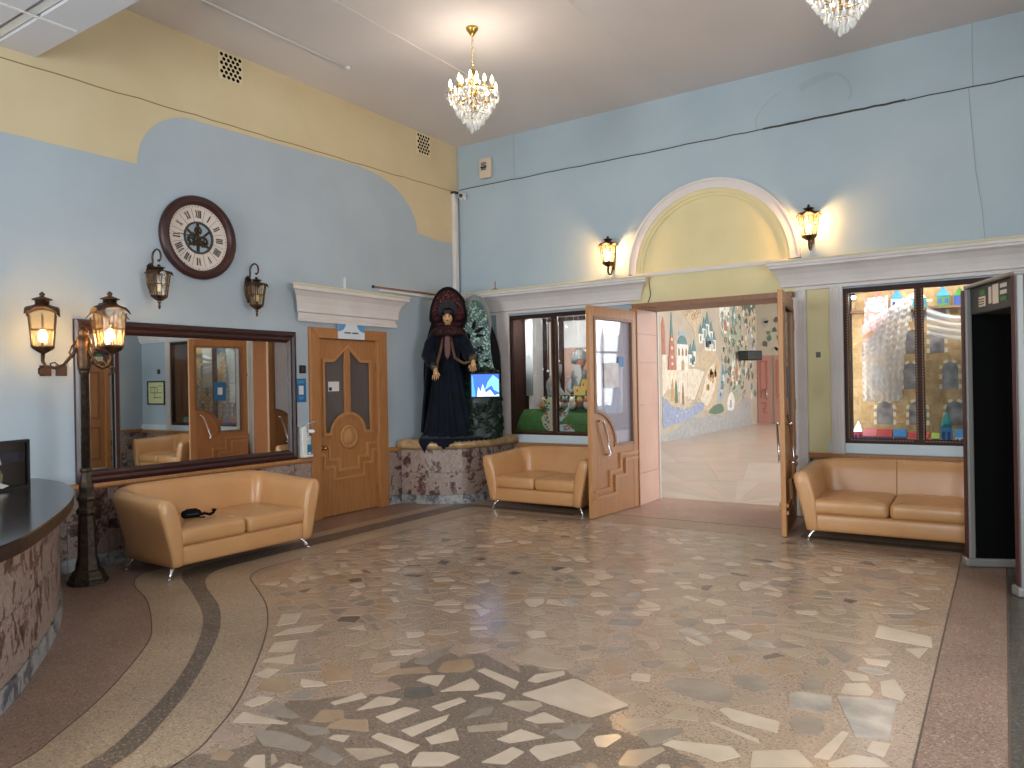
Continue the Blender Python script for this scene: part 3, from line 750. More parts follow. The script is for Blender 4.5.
# ================================================================== BACK WALL: arch, cornices, pilasters, jambs
ACX, ACZ = 3.93, 3.00
ar = struct(MB().build('trim_5', 'plaster_white'), 'white arch moulding with yellow field over the doorway')
def ring(r0, r1, d0, d1, name, m, n=36):
    a, b = arc(ACX, ACZ, r1, 180, 0, n), arc(ACX, ACZ, r0, 180, 0, n); mb = MB()
    for i in range(n): mb.prism([a[i], a[i + 1], b[i + 1], b[i]], BW(0), d0, d1)
    return mb.build(name, m, ar)
ring(0.965, 1.075, 0.0, 0.06, 'arch_band', 'plaster_white')
ring(1.055, 1.085, 0.0, 0.075, 'arch_bead', 'plaster_white')
ring(0.915, 0.965, 0.0, 0.045, 'arch_fillet', 'paint_yellow')
ring(0.875, 0.915, 0.0, 0.030, 'arch_fillet', 'paint_yellow')
MB().prism(arc(ACX, ACZ, 0.88, 180, 0, 36), BW(0), 0.0, 0.012).build('tympanum', 'paint_yellow', ar)
MB().box(ACX - 1.0, -0.07, 2.955, ACX + 0.95, 0, 3.0).build('string_course', 'plaster_white', ar)
lt = struct(MB().box(2.9, -0.055, DZ + 0.03, 4.95, 0.0, 2.955).build('trim_6', 'paint_yellow'), 'yellow painted lintel between the two cornices')
MB().box(DX0 - 0.06, -0.2, DZ - 0.03, DX1 + 0.06, 0.0, DZ + 0.03).build('lintel_board', 'oak_dark', lt)
MB().box(DX0, 0.0, DZ - 0.03, DX1, 0.46, DZ).build('soffit_board', 'oak_dark', lt)
CPROF = [(0.0, 2.62), (0.05, 2.62), (0.05, 2.655), (0.075, 2.665), (0.075, 2.69), (0.09, 2.74), (0.12, 2.80), (0.165, 2.85), (0.205, 2.875), (0.205, 2.90), (0.22, 2.905), (0.22, 2.935), (0.0, 2.935)]
mat('cap_cream', (212, 203, 172), 0.7)
def cornice(name, fn, a0, a1, prof, flare0, flare1, label, top_mat='cap_cream'):
    """moulding with returned ends: each profile point reaches further out at the ends too"""
    mb = MB(); n = len(prof); zmax = max(q[1] for q in prof)
    mb.add([fn(a0 - (p * flare0), z, p) for p, z in prof] + [fn(a1 + (p * flare1), z, p) for p, z in prof],
           [(i, (i + 1) % n, n + (i + 1) % n, n + i) for i in range(n)] + [tuple(range(n))[::-1], tuple(range(n, 2 * n))])
    o = struct(mb.build(name, 'plaster_white'), label)
    pm = max(q[0] for q in prof)
    mb = MB(); P2 = [(0.0, zmax), (pm + 0.006, zmax), (pm + 0.012, zmax + 0.012), (pm + 0.004, zmax + 0.028), (0.0, zmax + 0.028)]; n = 5
    mb.add([fn(a0 - (p * flare0), z, p) for p, z in P2] + [fn(a1 + (p * flare1), z, p) for p, z in P2],
           [(i, (i + 1) % n, n + (i + 1) % n, n + i) for i in range(n)] + [tuple(range(n))[::-1], tuple(range(n, 2 * n))])
    mb.build('cap', top_mat, o)
    return o
cornice('trim_7', BW(0), 0.02, 2.97, CPROF, 0, 0.9, 'white cornice over the left display window')
cornice('trim_8', BW(0), 4.86, RX - 0.02, CPROF, 0.9, 0, 'long white cornice over the right display window')
def pilaster(name, x0, x1, z0, z1, label, d=0.05, flutes=0):
    mb = MB().box(x0, -d, z0, x1, 0, z1)
    o = struct(mb.build(name, 'plaster_white', bevel=0.006), label)
    for i in range(flutes):
        x = x0 + (x1 - x0) * (i + 0.5) / flutes
        MB().box(x - 0.012, -d - 0.008, z0, x + 0.012, -d, z1).build('reed', 'plaster_white', o, bevel=0.004)
pilaster('trim_9', 0.73, 0.95, 0.75, 2.62, 'white pilaster beside the left display window')
pilaster('trim_10', 4.90, 5.06, 0.02, 2.62, 'white grooved pilaster at the doorway', 0.06, 4)
pilaster('trim_11', 5.31, 5.45, 0.75, 2.62, 'white pilaster beside the right display window', 0.05, 4)
pilaster('trim_12', 7.67, 7.83, 0.75, 2.62, 'white pilaster at the far end of the right display window', 0.05, 4)
struct(MB().box(5.06, -0.012, 0.75, 5.31, 0, 2.62).build('trim_13', 'paint_yellow'), 'yellow painted panel between the white pilasters')
for nm, (a, b), lab in (('trim_14', (0.9, 2.75), 'pale sill band below the left display window'), ('trim_15', (5.28, RX - 0.01), 'pale blue sill band below the right display window')):
    struct(MB().box(a, -0.035, 0.76, b, 0, 0.87).build(nm, 'sill_white'), lab)
for nm, (a, b), lab in (('trim_16', (0.9, 2.95), 'oak rail behind the small sofa'), ('trim_17', (5.06, RX - 0.01), 'oak rail behind the sofa by the metal detector')):
    o = struct(MB().box(a, -0.05, 0.69, b, 0, 0.75).build(nm, 'oak', bevel=0.008), lab)
wainscot(wb, BW(0), 1.05, 2.94, [], 0.36, ((0.12, 0.42), (0.42, 0.69)))
wainscot(wb, BW(0), 5.07, RX - 0.03, [], 0.42, ((0.12, 0.42), (0.42, 0.69)))
# jambs of the doorway, faced with laminate panels
for side, (x0, x1, xs), lab in ((0, (2.93, 3.02, 3.021), 'left'), (1, (4.88, 4.90, 4.879), 'right')):
    j = struct(MB().box(x0, -0.20 if side == 0 else -0.08, 0.0, x1, 0.0, DZ - 0.03).build('trim_%d' % (18 + side), 'oak_pale'), 'doorway jamb on the %s faced with %s laminate' % (lab, 'pink' if side == 0 else 'orange'))
    zz = [0.01, 0.42, 1.30, 1.85, 2.22, DZ - 0.04]
    for a, b in zip(zz[:-1], zz[1:]):
        MB().box(min(xs, xs + (0.012 if side == 0 else -0.012)), -0.195 if side == 0 else -0.075, a + 0.002, max(xs, xs + (0.012 if side == 0 else -0.012)), 0.445, b - 0.002).build('laminate_panel', 'pink_panel' if side == 0 else 'laminate_orange', j)
    xe = 3.035 if side == 0 else 4.865
    MB().box(xe - 0.012, 0.445, 0.0, xe + 0.012, 0.465, DZ - 0.03).build('edge_strip', 'white_plastic', j)
MB().box(2.93, -0.21, 0.0, 3.035, -0.195, DZ - 0.03).build('casing', 'oak', bpy.data.objects['trim_18'])

# ================================================================== DOOR LEAVES
def chrome_bar(t, pts, name='handle'):
    MB().tube(pts, 0.013, 8).build(name, 'chrome', t, smooth=True)
def double_leaf(name, label, loc, ang, w=1.10, h=2.49, curtain=True):
    """u from hinge (0) to free edge (w); both faces carry the same mouldings"""
    t = thing(name, label, 'door', loc, ang, 'open door leaves of the doorway')
    P = lambda a, b, d: (a, d, b); T = 0.024; st = 0.115
    MB().prism([(0, 0), (st, 0), (st, h), (0, h)], P, -T, T).build('hinge_stile', 'oak', t, bevel=0.004)
    MB().prism([(w - st, 0), (w, 0), (w, h), (w - st, h)], P, -T, T).build('lock_stile', 'oak_pale', t, bevel=0.004)
    MB().prism([(st, h - 0.13), (w - st, h - 0.13), (w - st, h), (st, h)], P, -T, T).build('top_rail', 'oak', t)
    R = 0.42; cz = 0.80
    low = [(st, 0), (w - st, 0), (w - st, cz + R)] + [(w - st - R * sin(radians(a)) * 1.0, cz + R * cos(radians(a)) * 1.0) for a in range(8, 91, 9)] + [(w - st - R, cz), (st, cz)]
    MB().prism(low, P, -T + 0.004, T - 0.004).build('lower_panel', 'oak', t)
    MB().prism([(st, cz), (w - st - R + 0.01, cz), (w - st - 0.01, cz + R), (w - st, h - 0.12), (st, h - 0.12)], P, -0.004, 0.004).build('glass', 'frosted' if curtain else 'pane', t)
    if curtain:
        mb = MB(); mb.strip([[(st + 0.004 + (w - 2 * st - 0.008) * i / 60, -0.013 + 0.004 * sin(i * 1.15) * (1 + 0.5 * sin(i * 0.37)), z) for z in ((cz if i < 34 else cz + R * min(1, (i - 34) / 20)), 1.6, h - 0.125)] for i in range(61)]); mb.build('curtain', mat('curtain_white', (232, 230, 236), 0.8) if 'curtain_white' not in MATS else 'curtain_white', t, smooth=True)
    for s in (-1, 1):
        d0, d1 = (T - 0.004, T + 0.012) if s > 0 else (-T - 0.012, -T + 0.004)
        mb = MB(); q = 0.02
        bars(mb, [(st + q, cz + q)] + [(w - st - R, cz + q)] + [(w - st - (R + 0.02) * sin(radians(a)), cz + (R + 0.02) * cos(radians(a))) for a in range(80, 0, -10)] + [(w - st - 0.0, cz + R + 0.03)], 0.035, P, d0, d1)
        bars(mb, [(w - st + 0.005, cz + R), (w - st + 0.005, h - 0.135), (st - 0.005, h - 0.135), (st - 0.005, cz)], 0.035, P, d0, d1)
        mb.build('glazing_bead', 'oak_dark', t)
        for k, dz in enumerate((0.0, -0.10)):
            mb = MB()
            x = ([0.02, 0.45, 0.45, 0.70, 0.70, w - 0.03], [0.02, 0.33, 0.33, 0.58, 0.58, w - 0.03])[k]
            z = ([0.70, 0.70, 0.51, 0.51, 0.31, 0.31], [0.63, 0.63, 0.44, 0.44, 0.235, 0.235])[k]
            bars(mb, list(zip(x, z)), 0.036, P, d0 - (0.008 if s < 0 else 0), d1 + (0.008 if s > 0 else 0)); mb.build('stepped_moulding', 'oak_pale', t)
        y = s * (T + 0.05)
        chrome_bar(t, [(w - 0.17, s * T, 1.13), (w - 0.17, y, 1.13), (w - 0.20, y, 1.12), (w - 0.26, y, 0.98), (w - 0.36, y, 0.74), (w - 0.33, y, 0.72), (w - 0.33, s * T, 0.72)])
    for z in (0.35, 1.3, 2.2): MB().tube([(-0.005, 0.02, z - 0.06), (-0.005, 0.02, z + 0.06)], 0.012, 8).build('hinge', 'oak_dark', t)
    return t, P
lf1, P1 = double_leaf('glazed_door', 'open oak door leaf with frosted glass and a white notice, beside the small sofa', (3.00, -0.22, 0.012), math.atan2(-1.11, -0.10))
MB().box(0.42, 0.004, 1.52, 0.76, 0.008, 1.82).build('notice', mat('paper', (232, 228, 228), 0.7, col2=(206, 202, 208), scale=9), lf1)
MB().box(0.42, -0.008, 1.52, 0.76, -0.004, 1.82).build('notice', 'paper', lf1)
for s_ in (-1, 1): MB().box(0.30, min(s_ * 0.004, s_ * 0.009), 1.78, 0.42, max(s_ * 0.004, s_ * 0.009), 1.90).build('notice', mat('paper_blue', (110, 150, 200), 0.7) if s_ < 0 else 'paper_blue', lf1)
lf2, P2_ = double_leaf('glazed_door', 'open oak door leaf seen nearly edge-on at the right of the doorway', (4.93, -0.20, 0.012), math.atan2(-1.12, 0.145), curtain=False)
MB().box(0.42, -0.0125, 1.38, 0.64, -0.004, 1.72).build('sticker', mat('sticker_blue', (22, 104, 160), 0.5), lf2)
MB().box(0.485, -0.0135, 1.49, 0.575, -0.0125, 1.62).build('sticker_field', 'white_plastic', lf2)

# ================================================================== LEFT DOOR
dl = struct(MB().build('door_1', 'oak'), 'oak door with peaked glass, round medallion and stepped mouldings')
P = LW(0)
y0, y1, zt = -2.965, -1.645, 2.33
for nm, poly in (('frame_jamb', [(y0, 0), (y0 + 0.145, 0), (y0 + 0.145, zt - 0.13), (y0, zt)]), ('frame_jamb', [(y1 - 0.175, 0), (y1, 0), (y1, zt), (y1 - 0.175, zt - 0.13)]),
                 ('frame_head', [(y0, zt), (y0 + 0.145, zt - 0.13), (y1 - 0.175, zt - 0.13), (y1, zt)])):
    MB().prism(poly, P, -0.02, 0.045).build(nm, 'oak', dl, bevel=0.006)
a0, a1, h = y0 + 0.147, y1 - 0.177, 2.195       # the leaf
wd = a1 - a0
U = lambda u: a0 + wd * u
bk = -0.012
pk = [(U(0.09), 1.02), (U(0.09), 1.93), (U(0.25), 1.93), (U(0.49), 2.12), (U(0.72), 1.93), (U(0.90), 1.93), (U(0.90), 1.02)]
dome = [(U(0.49) + 0.30 * cos(radians(a)), 0.98 + 0.29 * sin(radians(a))) for a in range(0, 181, 12)]
# the leaf's flat boards round the glass
mb = MB()
mb.prism([(a0, 0.01), (a1, 0.01), (a1, 1.02), (a0, 1.02)], P, -0.045, bk)
mb.prism([(a0, 1.02), (U(0.09), 1.02), (U(0.09), h), (a0, h)], P, -0.045, bk)
mb.prism([(U(0.90), 1.02), (a1, 1.02), (a1, h), (U(0.90), h)], P, -0.045, bk)
mb.prism([(U(0.09), 1.93), (U(0.25), 1.93), (U(0.49), 2.12), (U(0.49), h), (U(0.09), h)], P, -0.045, bk)
mb.prism([(U(0.49), 2.12), (U(0.72), 1.93), (U(0.90), 1.93), (U(0.90), h), (U(0.49), h)], P, -0.045, bk)
mb.build('leaf', 'oak', dl)
MB().prism([(U(0.44), 1.2), (U(0.54), 1.2), (U(0.54), 2.1), (U(0.49), 2.13), (U(0.44), 2.1)], P, -0.03, 0.002).build('centre_stile', 'oak', dl, bevel=0.006)
MB().prism([(U(0.09), 1.02), (U(0.44), 1.02), (U(0.44), 2.08), (U(0.25), 1.93), (U(0.09), 1.93)], P, -0.036, -0.030).build('glass', 'door_glass', dl)
MB().prism([(U(0.54), 1.02), (U(0.90), 1.02), (U(0.90), 1.93), (U(0.72), 1.93), (U(0.54), 2.08)], P, -0.036, -0.030).build('glass', 'door_glass', dl)
mb = MB(); bars(mb, pk, 0.035, P, bk - 0.002, 0.010); mb.build('peaked_moulding', 'oak_pale', dl)
MB().prism(dome + [(U(0.18), 0.95), (U(0.80), 0.95)], P, -0.040, -0.004).build('dome_panel', 'oak', dl)
mb = MB(); bars(mb, [(U(0.92), 1.02), (U(0.79), 1.02)] + dome[1:-1] + [(U(0.19), 1.02), (U(0.07), 1.02)], 0.034, P, -0.006, 0.012); mb.build('dome_moulding', 'oak_pale', dl)
M_ = Matrix.Translation((-0.004, U(0.50), 0.97)) @ Matrix.Rotation(pi / 2, 4, 'Y')
MB().lathe([(0.15, 0.0), (0.15, 0.012), (0.125, 0.020), (0.115, 0.008), (0.10, 0.012), (0.06, 0.028), (0.0, 0.034)], 28, M=M_).build('medallion', 'oak_pale', dl, smooth=True)
for k, (e, o_) in enumerate(((0.0, 0.0), (0.055, 0.085))):
    x = [0.02, 0.17 - o_, 0.17 - o_, 0.33 - o_, 0.33 - o_, 0.67 + o_, 0.67 + o_, 0.83 + o_, 0.83 + o_, 0.98]
    z = [0.86 - e * 1.6, 0.86 - e * 1.6, 0.70 - e * 1.6, 0.70 - e * 1.6, 0.56 - e * 1.9, 0.56 - e * 1.9, 0.70 - e * 1.6, 0.70 - e * 1.6, 0.86 - e * 1.6, 0.86 - e * 1.6]
    mb = MB(); bars(mb, [(U(a), b) for a, b in zip(x, z)], 0.03, P, bk - 0.002, 0.008); mb.build('stepped_moulding', 'oak_pale', dl)
M_ = Matrix.Translation((bk, U(0.06), 0.86)) @ Matrix.Rotation(pi / 2, 4, 'Y')
MB().lathe([(0.03, 0.0), (0.03, 0.008), (0.012, 0.014), (0.012, 0.04), (0.026, 0.05), (0.030, 0.065), (0.022, 0.08), (0.0, 0.085)], 14, M=M_).build('knob', 'brass', dl, smooth=True)
for z in (0.25, 1.0, 1.85): MB().tube([(0.0, a1 + 0.008, z - 0.06), (0.0, a1 + 0.008, z + 0.06)], 0.012, 8).build('hinge', 'oak_dark', dl)
MB().box(-0.030, U(0.19), 1.55, -0.028, U(0.37), 1.67).build('notice', 'white_plastic', dl)
MB().box(-0.028, U(0.20), 1.56, -0.0275, U(0.25), 1.60).build('notice_print', 'ink', dl)
struct(MB().box(-0.32, -2.9, 0.0, -0.28, -1.75, 2.3).build('wall_behind_door', mat('passage', (190, 168, 160), 0.8)), 'dim passage behind the glazed door')
CP2 = [(0.0, 2.39), (0.06, 2.39), (0.06, 2.43), (0.045, 2.44), (0.045, 2.49), (0.07, 2.50), (0.07, 2.54), (0.075, 2.60), (0.10, 2.68), (0.14, 2.735), (0.165, 2.75), (0.165, 2.79), (0.0, 2.79)]
cornice('trim_20', LW(0), -3.08, -1.53, CP2, 1.35, 1.35, 'white moulded cornice over the oak door')
# the small sign on the door head
sg = thing('door_sign', 'small white sign with blue corners on the door head', 'sign', (0.05, -2.30, 2.305))
MB().box(0.0, -0.23, -0.10, 0.006, 0.23, 0.10).build('plate', mat('sign_white', (214, 220, 226), 0.4), sg)
MB().prism([(-0.23, 0.10), (-0.23, -0.01)] + [(-0.225 + 0.13 * sin(radians(a)), 0.10 - 0.11 * cos(radians(a))) for a in range(10, 90, 16)] + [(-0.09, 0.10)], LW(0), 0.006, 0.008).build('blue_corner', mat('sign_blue', (86, 150, 200), 0.4), sg)
MB().prism([(0.23, 0.10), (0.23, -0.01)] + [(0.225 - 0.13 * sin(radians(a)), 0.10 - 0.11 * cos(radians(a))) for a in range(10, 90, 16)] + [(0.09, 0.10)], LW(0), 0.006, 0.008).build('blue_corner', 'sign_blue', sg)
for ya, yb_, m_ in ((-0.125, -0.112, 'maroon'), (-0.108, -0.01, 'ink'), (0.01, 0.105, 'ink'), (0.11, 0.122, 'maroon')):
    MB().box(0.006, ya, -0.030, 0.0072, yb_, -0.014).build('print_line', m_, sg)
# right wall's oak door (seen in the mirror)
dr = struct(MB().build('door_2', 'oak'), 'oak door with recessed panels on the right wall')
PR = lambda a, b, d: (RX - d, a, b)
holed(MB(), -1.98, -0.72, 0, 2.3, [(-1.88, -0.82, 0, 2.19)], PR, -0.02, 0.04).build('frame', 'oak', dr, bevel=0.006)
MB().prism([(-1.88, 0.01), (-0.82, 0.01), (-0.82, 2.19), (-1.88, 2.19)], PR, -0.05, -0.01).build('leaf', 'oak', dr)
for z0, z1 in ((0.2, 0.85), (1.05, 2.0)):
    for ya, yb_ in ((-1.76, -1.42), (-1.28, -0.94)):
        mb = MB(); bars(mb, [(ya, z0), (yb_, z0), (yb_, z1), (ya, z1)], 0.035, PR, -0.012, 0.01, True); mb.build('panel_moulding', 'oak_dark', dr)

# ================================================================== DISPLAY WINDOWS
def display_window(name, W_, n, label, far=None):
    x0, x1, z0, z1 = W_
    o = struct(MB().build(name, 'window_brown'), label)
    fw = 0.055; mw = 0.085; pw = (x1 - x0 - 2 * fw - (n - 1) * mw) / n
    hs = [(x0 + fw + i * (pw + mw), x0 + fw + i * (pw + mw) + pw, z0 + fw, z1 - fw) for i in range(n)]
    holed(MB(), x0, x1, z0, z1, hs, BW(0), -0.03, 0.03).build('frame', 'window_brown', o, bevel=0.005)
    for h_ in hs:
        holed(MB(), *h_, [], BW(0), -0.006, -0.001).build('pane', 'pane', o)
        mb = MB(); e = 0.013
        for k in range(int((h_[3] - h_[2]) / 0.03)):
            for xx in (h_[0] + e / 2 - 0.02, h_[1] + 0.02 - e / 2): mb.box(xx - 0.006, -0.036, h_[2] + k * 0.03, xx + 0.006, -0.03, h_[2] + k * 0.03 + 0.018)
        for k in range(int((h_[1] - h_[0]) / 0.03)):
            mb.box(h_[0] + k * 0.03, -0.036, h_[2] - 0.022, h_[0] + k * 0.03 + 0.018, -0.03, h_[2] - 0.010)
        stuff(mb.build('beading', 'bead_gold', o, recalc=False))
    return o, hs
wL, hsL = display_window('window_1', WIN_L, 2, 'dark brown display window with fairy-tale toys inside')
wR, hsR = display_window('window_2', WIN_R, 3, 'dark brown display window with model castle inside')
# floors of the cases
struct(MB().box(WIN_L[0] - 0.02, 0.45, 0.80, WIN_L[1] + 0.02, 1.05, 0.88).build('floor_display', 'oak_dark'), 'shelf of the left display case')
# far glazing of the left case, toward the hall
fs = struct(MB().build('window_8', 'window_brown'), 'far frame of the left display case')
for xa, xb in ((0.90, 0.98), (1.05, 1.13), (1.19, 1.25), (1.76, 1.84), (2.38, 2.46)):
    MB().box(xa, 0.98, 0.88, xb, 1.04, 2.62).build('post', 'window_brown', fs)
MB().box(0.9, 0.98, 2.56, 2.46, 1.04, 2.64).build('head_rail', 'window_brown', fs)
MB().box(0.9, 0.47, 2.62, 2.46, 1.04, 2.66).build('case_top', 'plaster_white', fs)
MB().box(0.88, 0.45, 0.88, 0.9, 1.04, 2.66).build('case_side', 'plaster_white', fs)
for xa in (0.952, 2.418): MB().box(xa, 0.035, 0.875, xa + 0.01, 0.45, 2.585).build('liner_board', 'window_brown', fs)
for xa, xb in ((1.02, 1.74), (1.86, 2.36)):
    for za, zb, m_ in ((0.9, 1.7, 'pink_panel'), (1.705, 2.14, 'pink_panel'), (2.145, 2.55, 'plaster_white')): MB().box(xa, 1.045, za, xb, 1.055, zb).build('back_panel', m_, fs)
MB().box(2.46, 0.45, 0.88, 2.48, 1.04, 2.66).build('case_side', 'plaster_white', fs)

TOY = {}
for n_, c_ in (('red', (190, 60, 50)), ('orange', (206, 120, 60)), ('cream', (226, 208, 178)), ('grey', (128, 126, 126)), ('blue', (60, 130, 180)), ('teal', (40, 128, 128)), ('green', (58, 110, 40)),
               ('white', (230, 228, 226)), ('pink', (206, 130, 150)), ('mauve', (130, 96, 130)), ('yellow', (214, 180, 96)), ('brown', (112, 76, 50)), ('rose', (206, 110, 110)), ('lime', (170, 178, 70)), ('navy', (36, 56, 120)), ('stone', (168, 126, 76)), ('ash', (168, 164, 160))):
    TOY[n_] = mat('toy_' + n_, c_, 0.7, rnd=0.04)
# green turf bank
tb = MB(); rows = []
for i in range(17):
    x = 0.97 + 1.46 * i / 16; rows.append([(x, 0.05, 0.885), (x, 0.10, 1.0 + 0.02 * sin(i * 1.7)), (x, 0.18, 1.12 + 0.02 * sin(i)), (x, 0.30, 1.2 + 0.015 * cos(i * 2.1)), (x, 0.46, 1.22), (x, 0.47, 0.885)])
tb.strip(rows)
tag(tb.build('turf_bank', mat('turf', (58, 98, 34), 0.9, col2=(38, 70, 24), scale=30, bump=0.5, bscale=90), smooth=True), 'green felt turf slope filling the bottom of the left display', 'turf')
MB().prism([(1.30, 1.22), (2.42, 1.22), (2.42, 1.42), (1.30, 1.42)], BW(0.40), -0.06, 0.0).build('x', 'turf')
tw = bpy.data.objects['x']; tw.name = 'hedge_wall'; tag(tw, 'low green hedge block with a red strip behind the toy animals', 'hedge')
MB().prism([(1.34, 1.25), (2.40, 1.25), (2.40, 1.36), (1.34, 1.36)], BW(0.40), 0.0, 0.012).build('red_panel', TOY['red'], tw)
# mosaic bird cut-outs leaning on the glass
def bird(x, z, s, flip, label):
    t = thing('mosaic_bird', label, 'bird figure', (x, 0.035, z), 0, 'mosaic birds in the left display')
    B = lambda a, b, d: (a * flip * s, -d, b * s)
    body = spline([(-0.13, 0.02), (-0.10, -0.08), (-0.02, -0.14), (0.06, -0.13), (0.10, -0.04), (0.08, 0.06), (0.04, 0.12), (0.05, 0.19), (-0.01, 0.24), (-0.07, 0.21), (-0.12, 0.16), (-0.07, 0.14), (-0.08, 0.08), (-0.13, 0.02)], 4)
    MB().prism(body[:-1], B, -0.008, 0.008).build('body', TOY['cream'], t)
    MB().prism([(0.04, 0.0), (0.16, 0.08), (0.24, 0.18), (0.20, 0.06), (0.12, -0.02)], B, -0.006, 0.012).build('wing', TOY['white'], t)
    MB().prism([(0.06, -0.06), (0.18, -0.05), (0.28, -0.12), (0.24, -0.17), (0.12, -0.14)], B, -0.006, 0.012).build('tail', TOY['white'], t)
    MB().prism([(-0.10, 0.17), (-0.17, 0.15), (-0.10, 0.145)], B, -0.004, 0.010).build('beak', TOY['yellow'], t)
    r = random.Random(int(x * 100))
    for k in range(64):
        a, b = r.uniform(-0.10, 0.08), r.uniform(-0.13, 0.2)
        if k > 44: a, b = r.uniform(0.08, 0.22), r.choice((r.uniform(-0.13, -0.07), 0.02 + r.uniform(0, 0.06)))
        if not inside((a, b), body) and k <= 44: continue
        MB().prism([(a, b), (a + 0.022, b + r.uniform(-0.006, 0.006)), (a + 0.018, b + 0.022), (a - 0.002, b + 0.018)], B, 0.008, 0.016).build('mosaic_chip', TOY[r.choice(['orange', 'teal', 'red', 'yellow', 'blue', 'rose', 'green'])], t)
bird(1.60, 1.09, 1.3, 1, 'mosaic bird cut-out with spread tail at the middle of the left display window')
# plush animals in a row
names = ['orange', 'ash', 'cream', 'ash', 'cream', 'brown', 'white', 'grey', 'cream']
for i, cname in enumerate(names):
    x = 1.30 + i * 0.122; z = 1.232
    c2 = ['cream', 'blue', 'orange', 'grey', 'white', 'yellow', 'rose', 'cream', 'brown'][i]
    t = thing('toy_animal', ['orange', 'ash-grey', 'cream', 'second grey', 'fat cream', 'brown', 'white', 'dark grey', 'last cream'][i] + ' toy animal, %s from the left on the turf slope' % ['first', 'second', 'third', 'fourth', 'fifth', 'sixth', 'seventh', 'eighth', 'ninth'][i], 'toy', (x, 0.30, z - 0.01), 0, 'toy animals in the left display')
    MB().ball((0, 0, 0.062), 0.062, 10, 7, (1, 0.8, 1.0)).build('body', TOY[cname], t, smooth=True)
    hd = MB().ball((0.01, -0.02, 0.138), 0.042, 10, 7).build('head', TOY[c2], t, smooth=True)
    for s_ in (-1, 1): MB().ball((0.01 + s_ * 0.03, -0.015, 0.175), 0.015, 6, 5).build('ear', TOY[cname], hd, smooth=True)
# yellow toy palace
pl = thing('toy_palace', 'yellow toy palace with arched gate behind the toy animals', 'toy palace', (1.98, 0.40, 1.42))
MB().prism([(-0.22, 0), (0.22, 0), (0.22, 0.10), (0.10, 0.10), (0.10, 0.20), (-0.10, 0.20), (-0.10, 0.10), (-0.22, 0.10)], lambda a, b, d: (a, d, b), 0.0, 0.06).build('walls', TOY['yellow'], pl)
for x in (-0.22, -0.15, -0.08, -0.02, 0.04, 0.10, 0.17):
    MB().box(x, 0.0, 0.10 if abs(x + 0.02) > 0.12 else 0.20, x + 0.035, 0.06, 0.13 if abs(x + 0.02) > 0.12 else 0.23).build('merlon', TOY['yellow'], pl)
MB().prism([(-0.03, 0), (0.03, 0)] + arc(0, 0.05, 0.03, 0, 180, 8), lambda a, b, d: (a, -d, b), 0.0, 0.004).build('gate', TOY['brown'], pl)
for x in (-0.16, -0.06, 0.06, 0.16): MB().box(x - 0.012, -0.003, 0.05 if abs(x) > 0.1 else 0.13, x + 0.012, 0.0, 0.085 if abs(x) > 0.1 else 0.17).build('window', TOY['red'], pl)
# grey rock and wizard-like robed figure
rk = MB(); r = random.Random(4); rows = []
for i in range(9):
    z = 1.2 + i * 0.085; rr = 0.17 * (1 - i / 9.5) + 0.02
    rows.append([(1.34 + 0.05 * sin(i) + rr * cos(a) * (1 + 0.2 * sin(3 * a + i)), 0.62 + rr * 0.7 * sin(a), z) for a in [2 * pi * k / 10 for k in range(10)]])
rk.strip(rows, True); tag(rk.build('rock_spire', mat('rock', (140, 136, 132), 0.9, col2=(104, 100, 98), scale=14), smooth=False), 'grey jagged rock spire standing behind the toys', 'rock')
pf = thing('story_puppet', 'grey hooded puppet with a long beard behind the palace', 'puppet', (1.72, 0.66, 1.22))
pf.scale = (0.85, 0.85, 0.95)
MB().lathe([(0.20, 0.0), (0.18, 0.15), (0.15, 0.3), (0.12, 0.42), (0.16, 0.48), (0.13, 0.58), (0.05, 0.62)], 14).build('robe', TOY['grey'], pf, smooth=True)
MB().ball((0.03, -0.04, 0.72), 0.10, 12, 9, (1, 1, 1.1)).build('head', mat('puppet_face', (176, 110, 84), 0.7), pf, smooth=True)
MB().lathe([(0.14, 0.70), (0.15, 0.78), (0.12, 0.86), (0.06, 0.92), (0.0, 0.93)], 14).build('hood', TOY['grey'], pf, smooth=True)
MB().prism([(-0.05, 0.68), (0.09, 0.68), (0.12, 0.5), (0.06, 0.35), (0.0, 0.5)], lambda a, b, d: (a, -d - 0.12, b), 0.0, 0.03).build('beard', TOY['ash'], pf)
MB().tube([(-0.12, -0.05, 0.45), (-0.16, -0.12, 0.3), (-0.06, -0.18, 0.25)], [0.05, 0.045, 0.035], 8).build('sleeve', TOY['grey'], pf, smooth=True)
# white drape at the left of the case and hanging snow balls
mb = MB(); rows = []
for i in range(14):
    x = 0.985 + 0.010 * i; rows.append([(x, 0.34 + 0.015 * sin(i * 1.9), z) for z in (1.42, 1.9, 2.3, 2.56)])
mb.strip(rows); tag(mb.build('white_drape', TOY['white'], smooth=True, solid=0.004), 'narrow white drape hanging at the left inside the left display', 'drape')
r = random.Random(9)
for k in range(13):
    x = 1.12 + 0.105 * k + r.uniform(-0.02, 0.02); z = r.uniform(1.75, 2.45)
    t = thing('snowball', 'small white cotton snowball hung on a thread in the left display', 'ornament', (x, 0.2 + 0.05 * r.random(), z), 0, 'cotton snowballs in the left display')
    MB().ball((0, 0, 0), 0.018, 8, 6).build('ball', TOY['white'], t, smooth=True)
    MB().tube([(0, 0, 0.015), (0, 0, 2.6 - z)], 0.0012, 4).build('thread', TOY['white'], t)

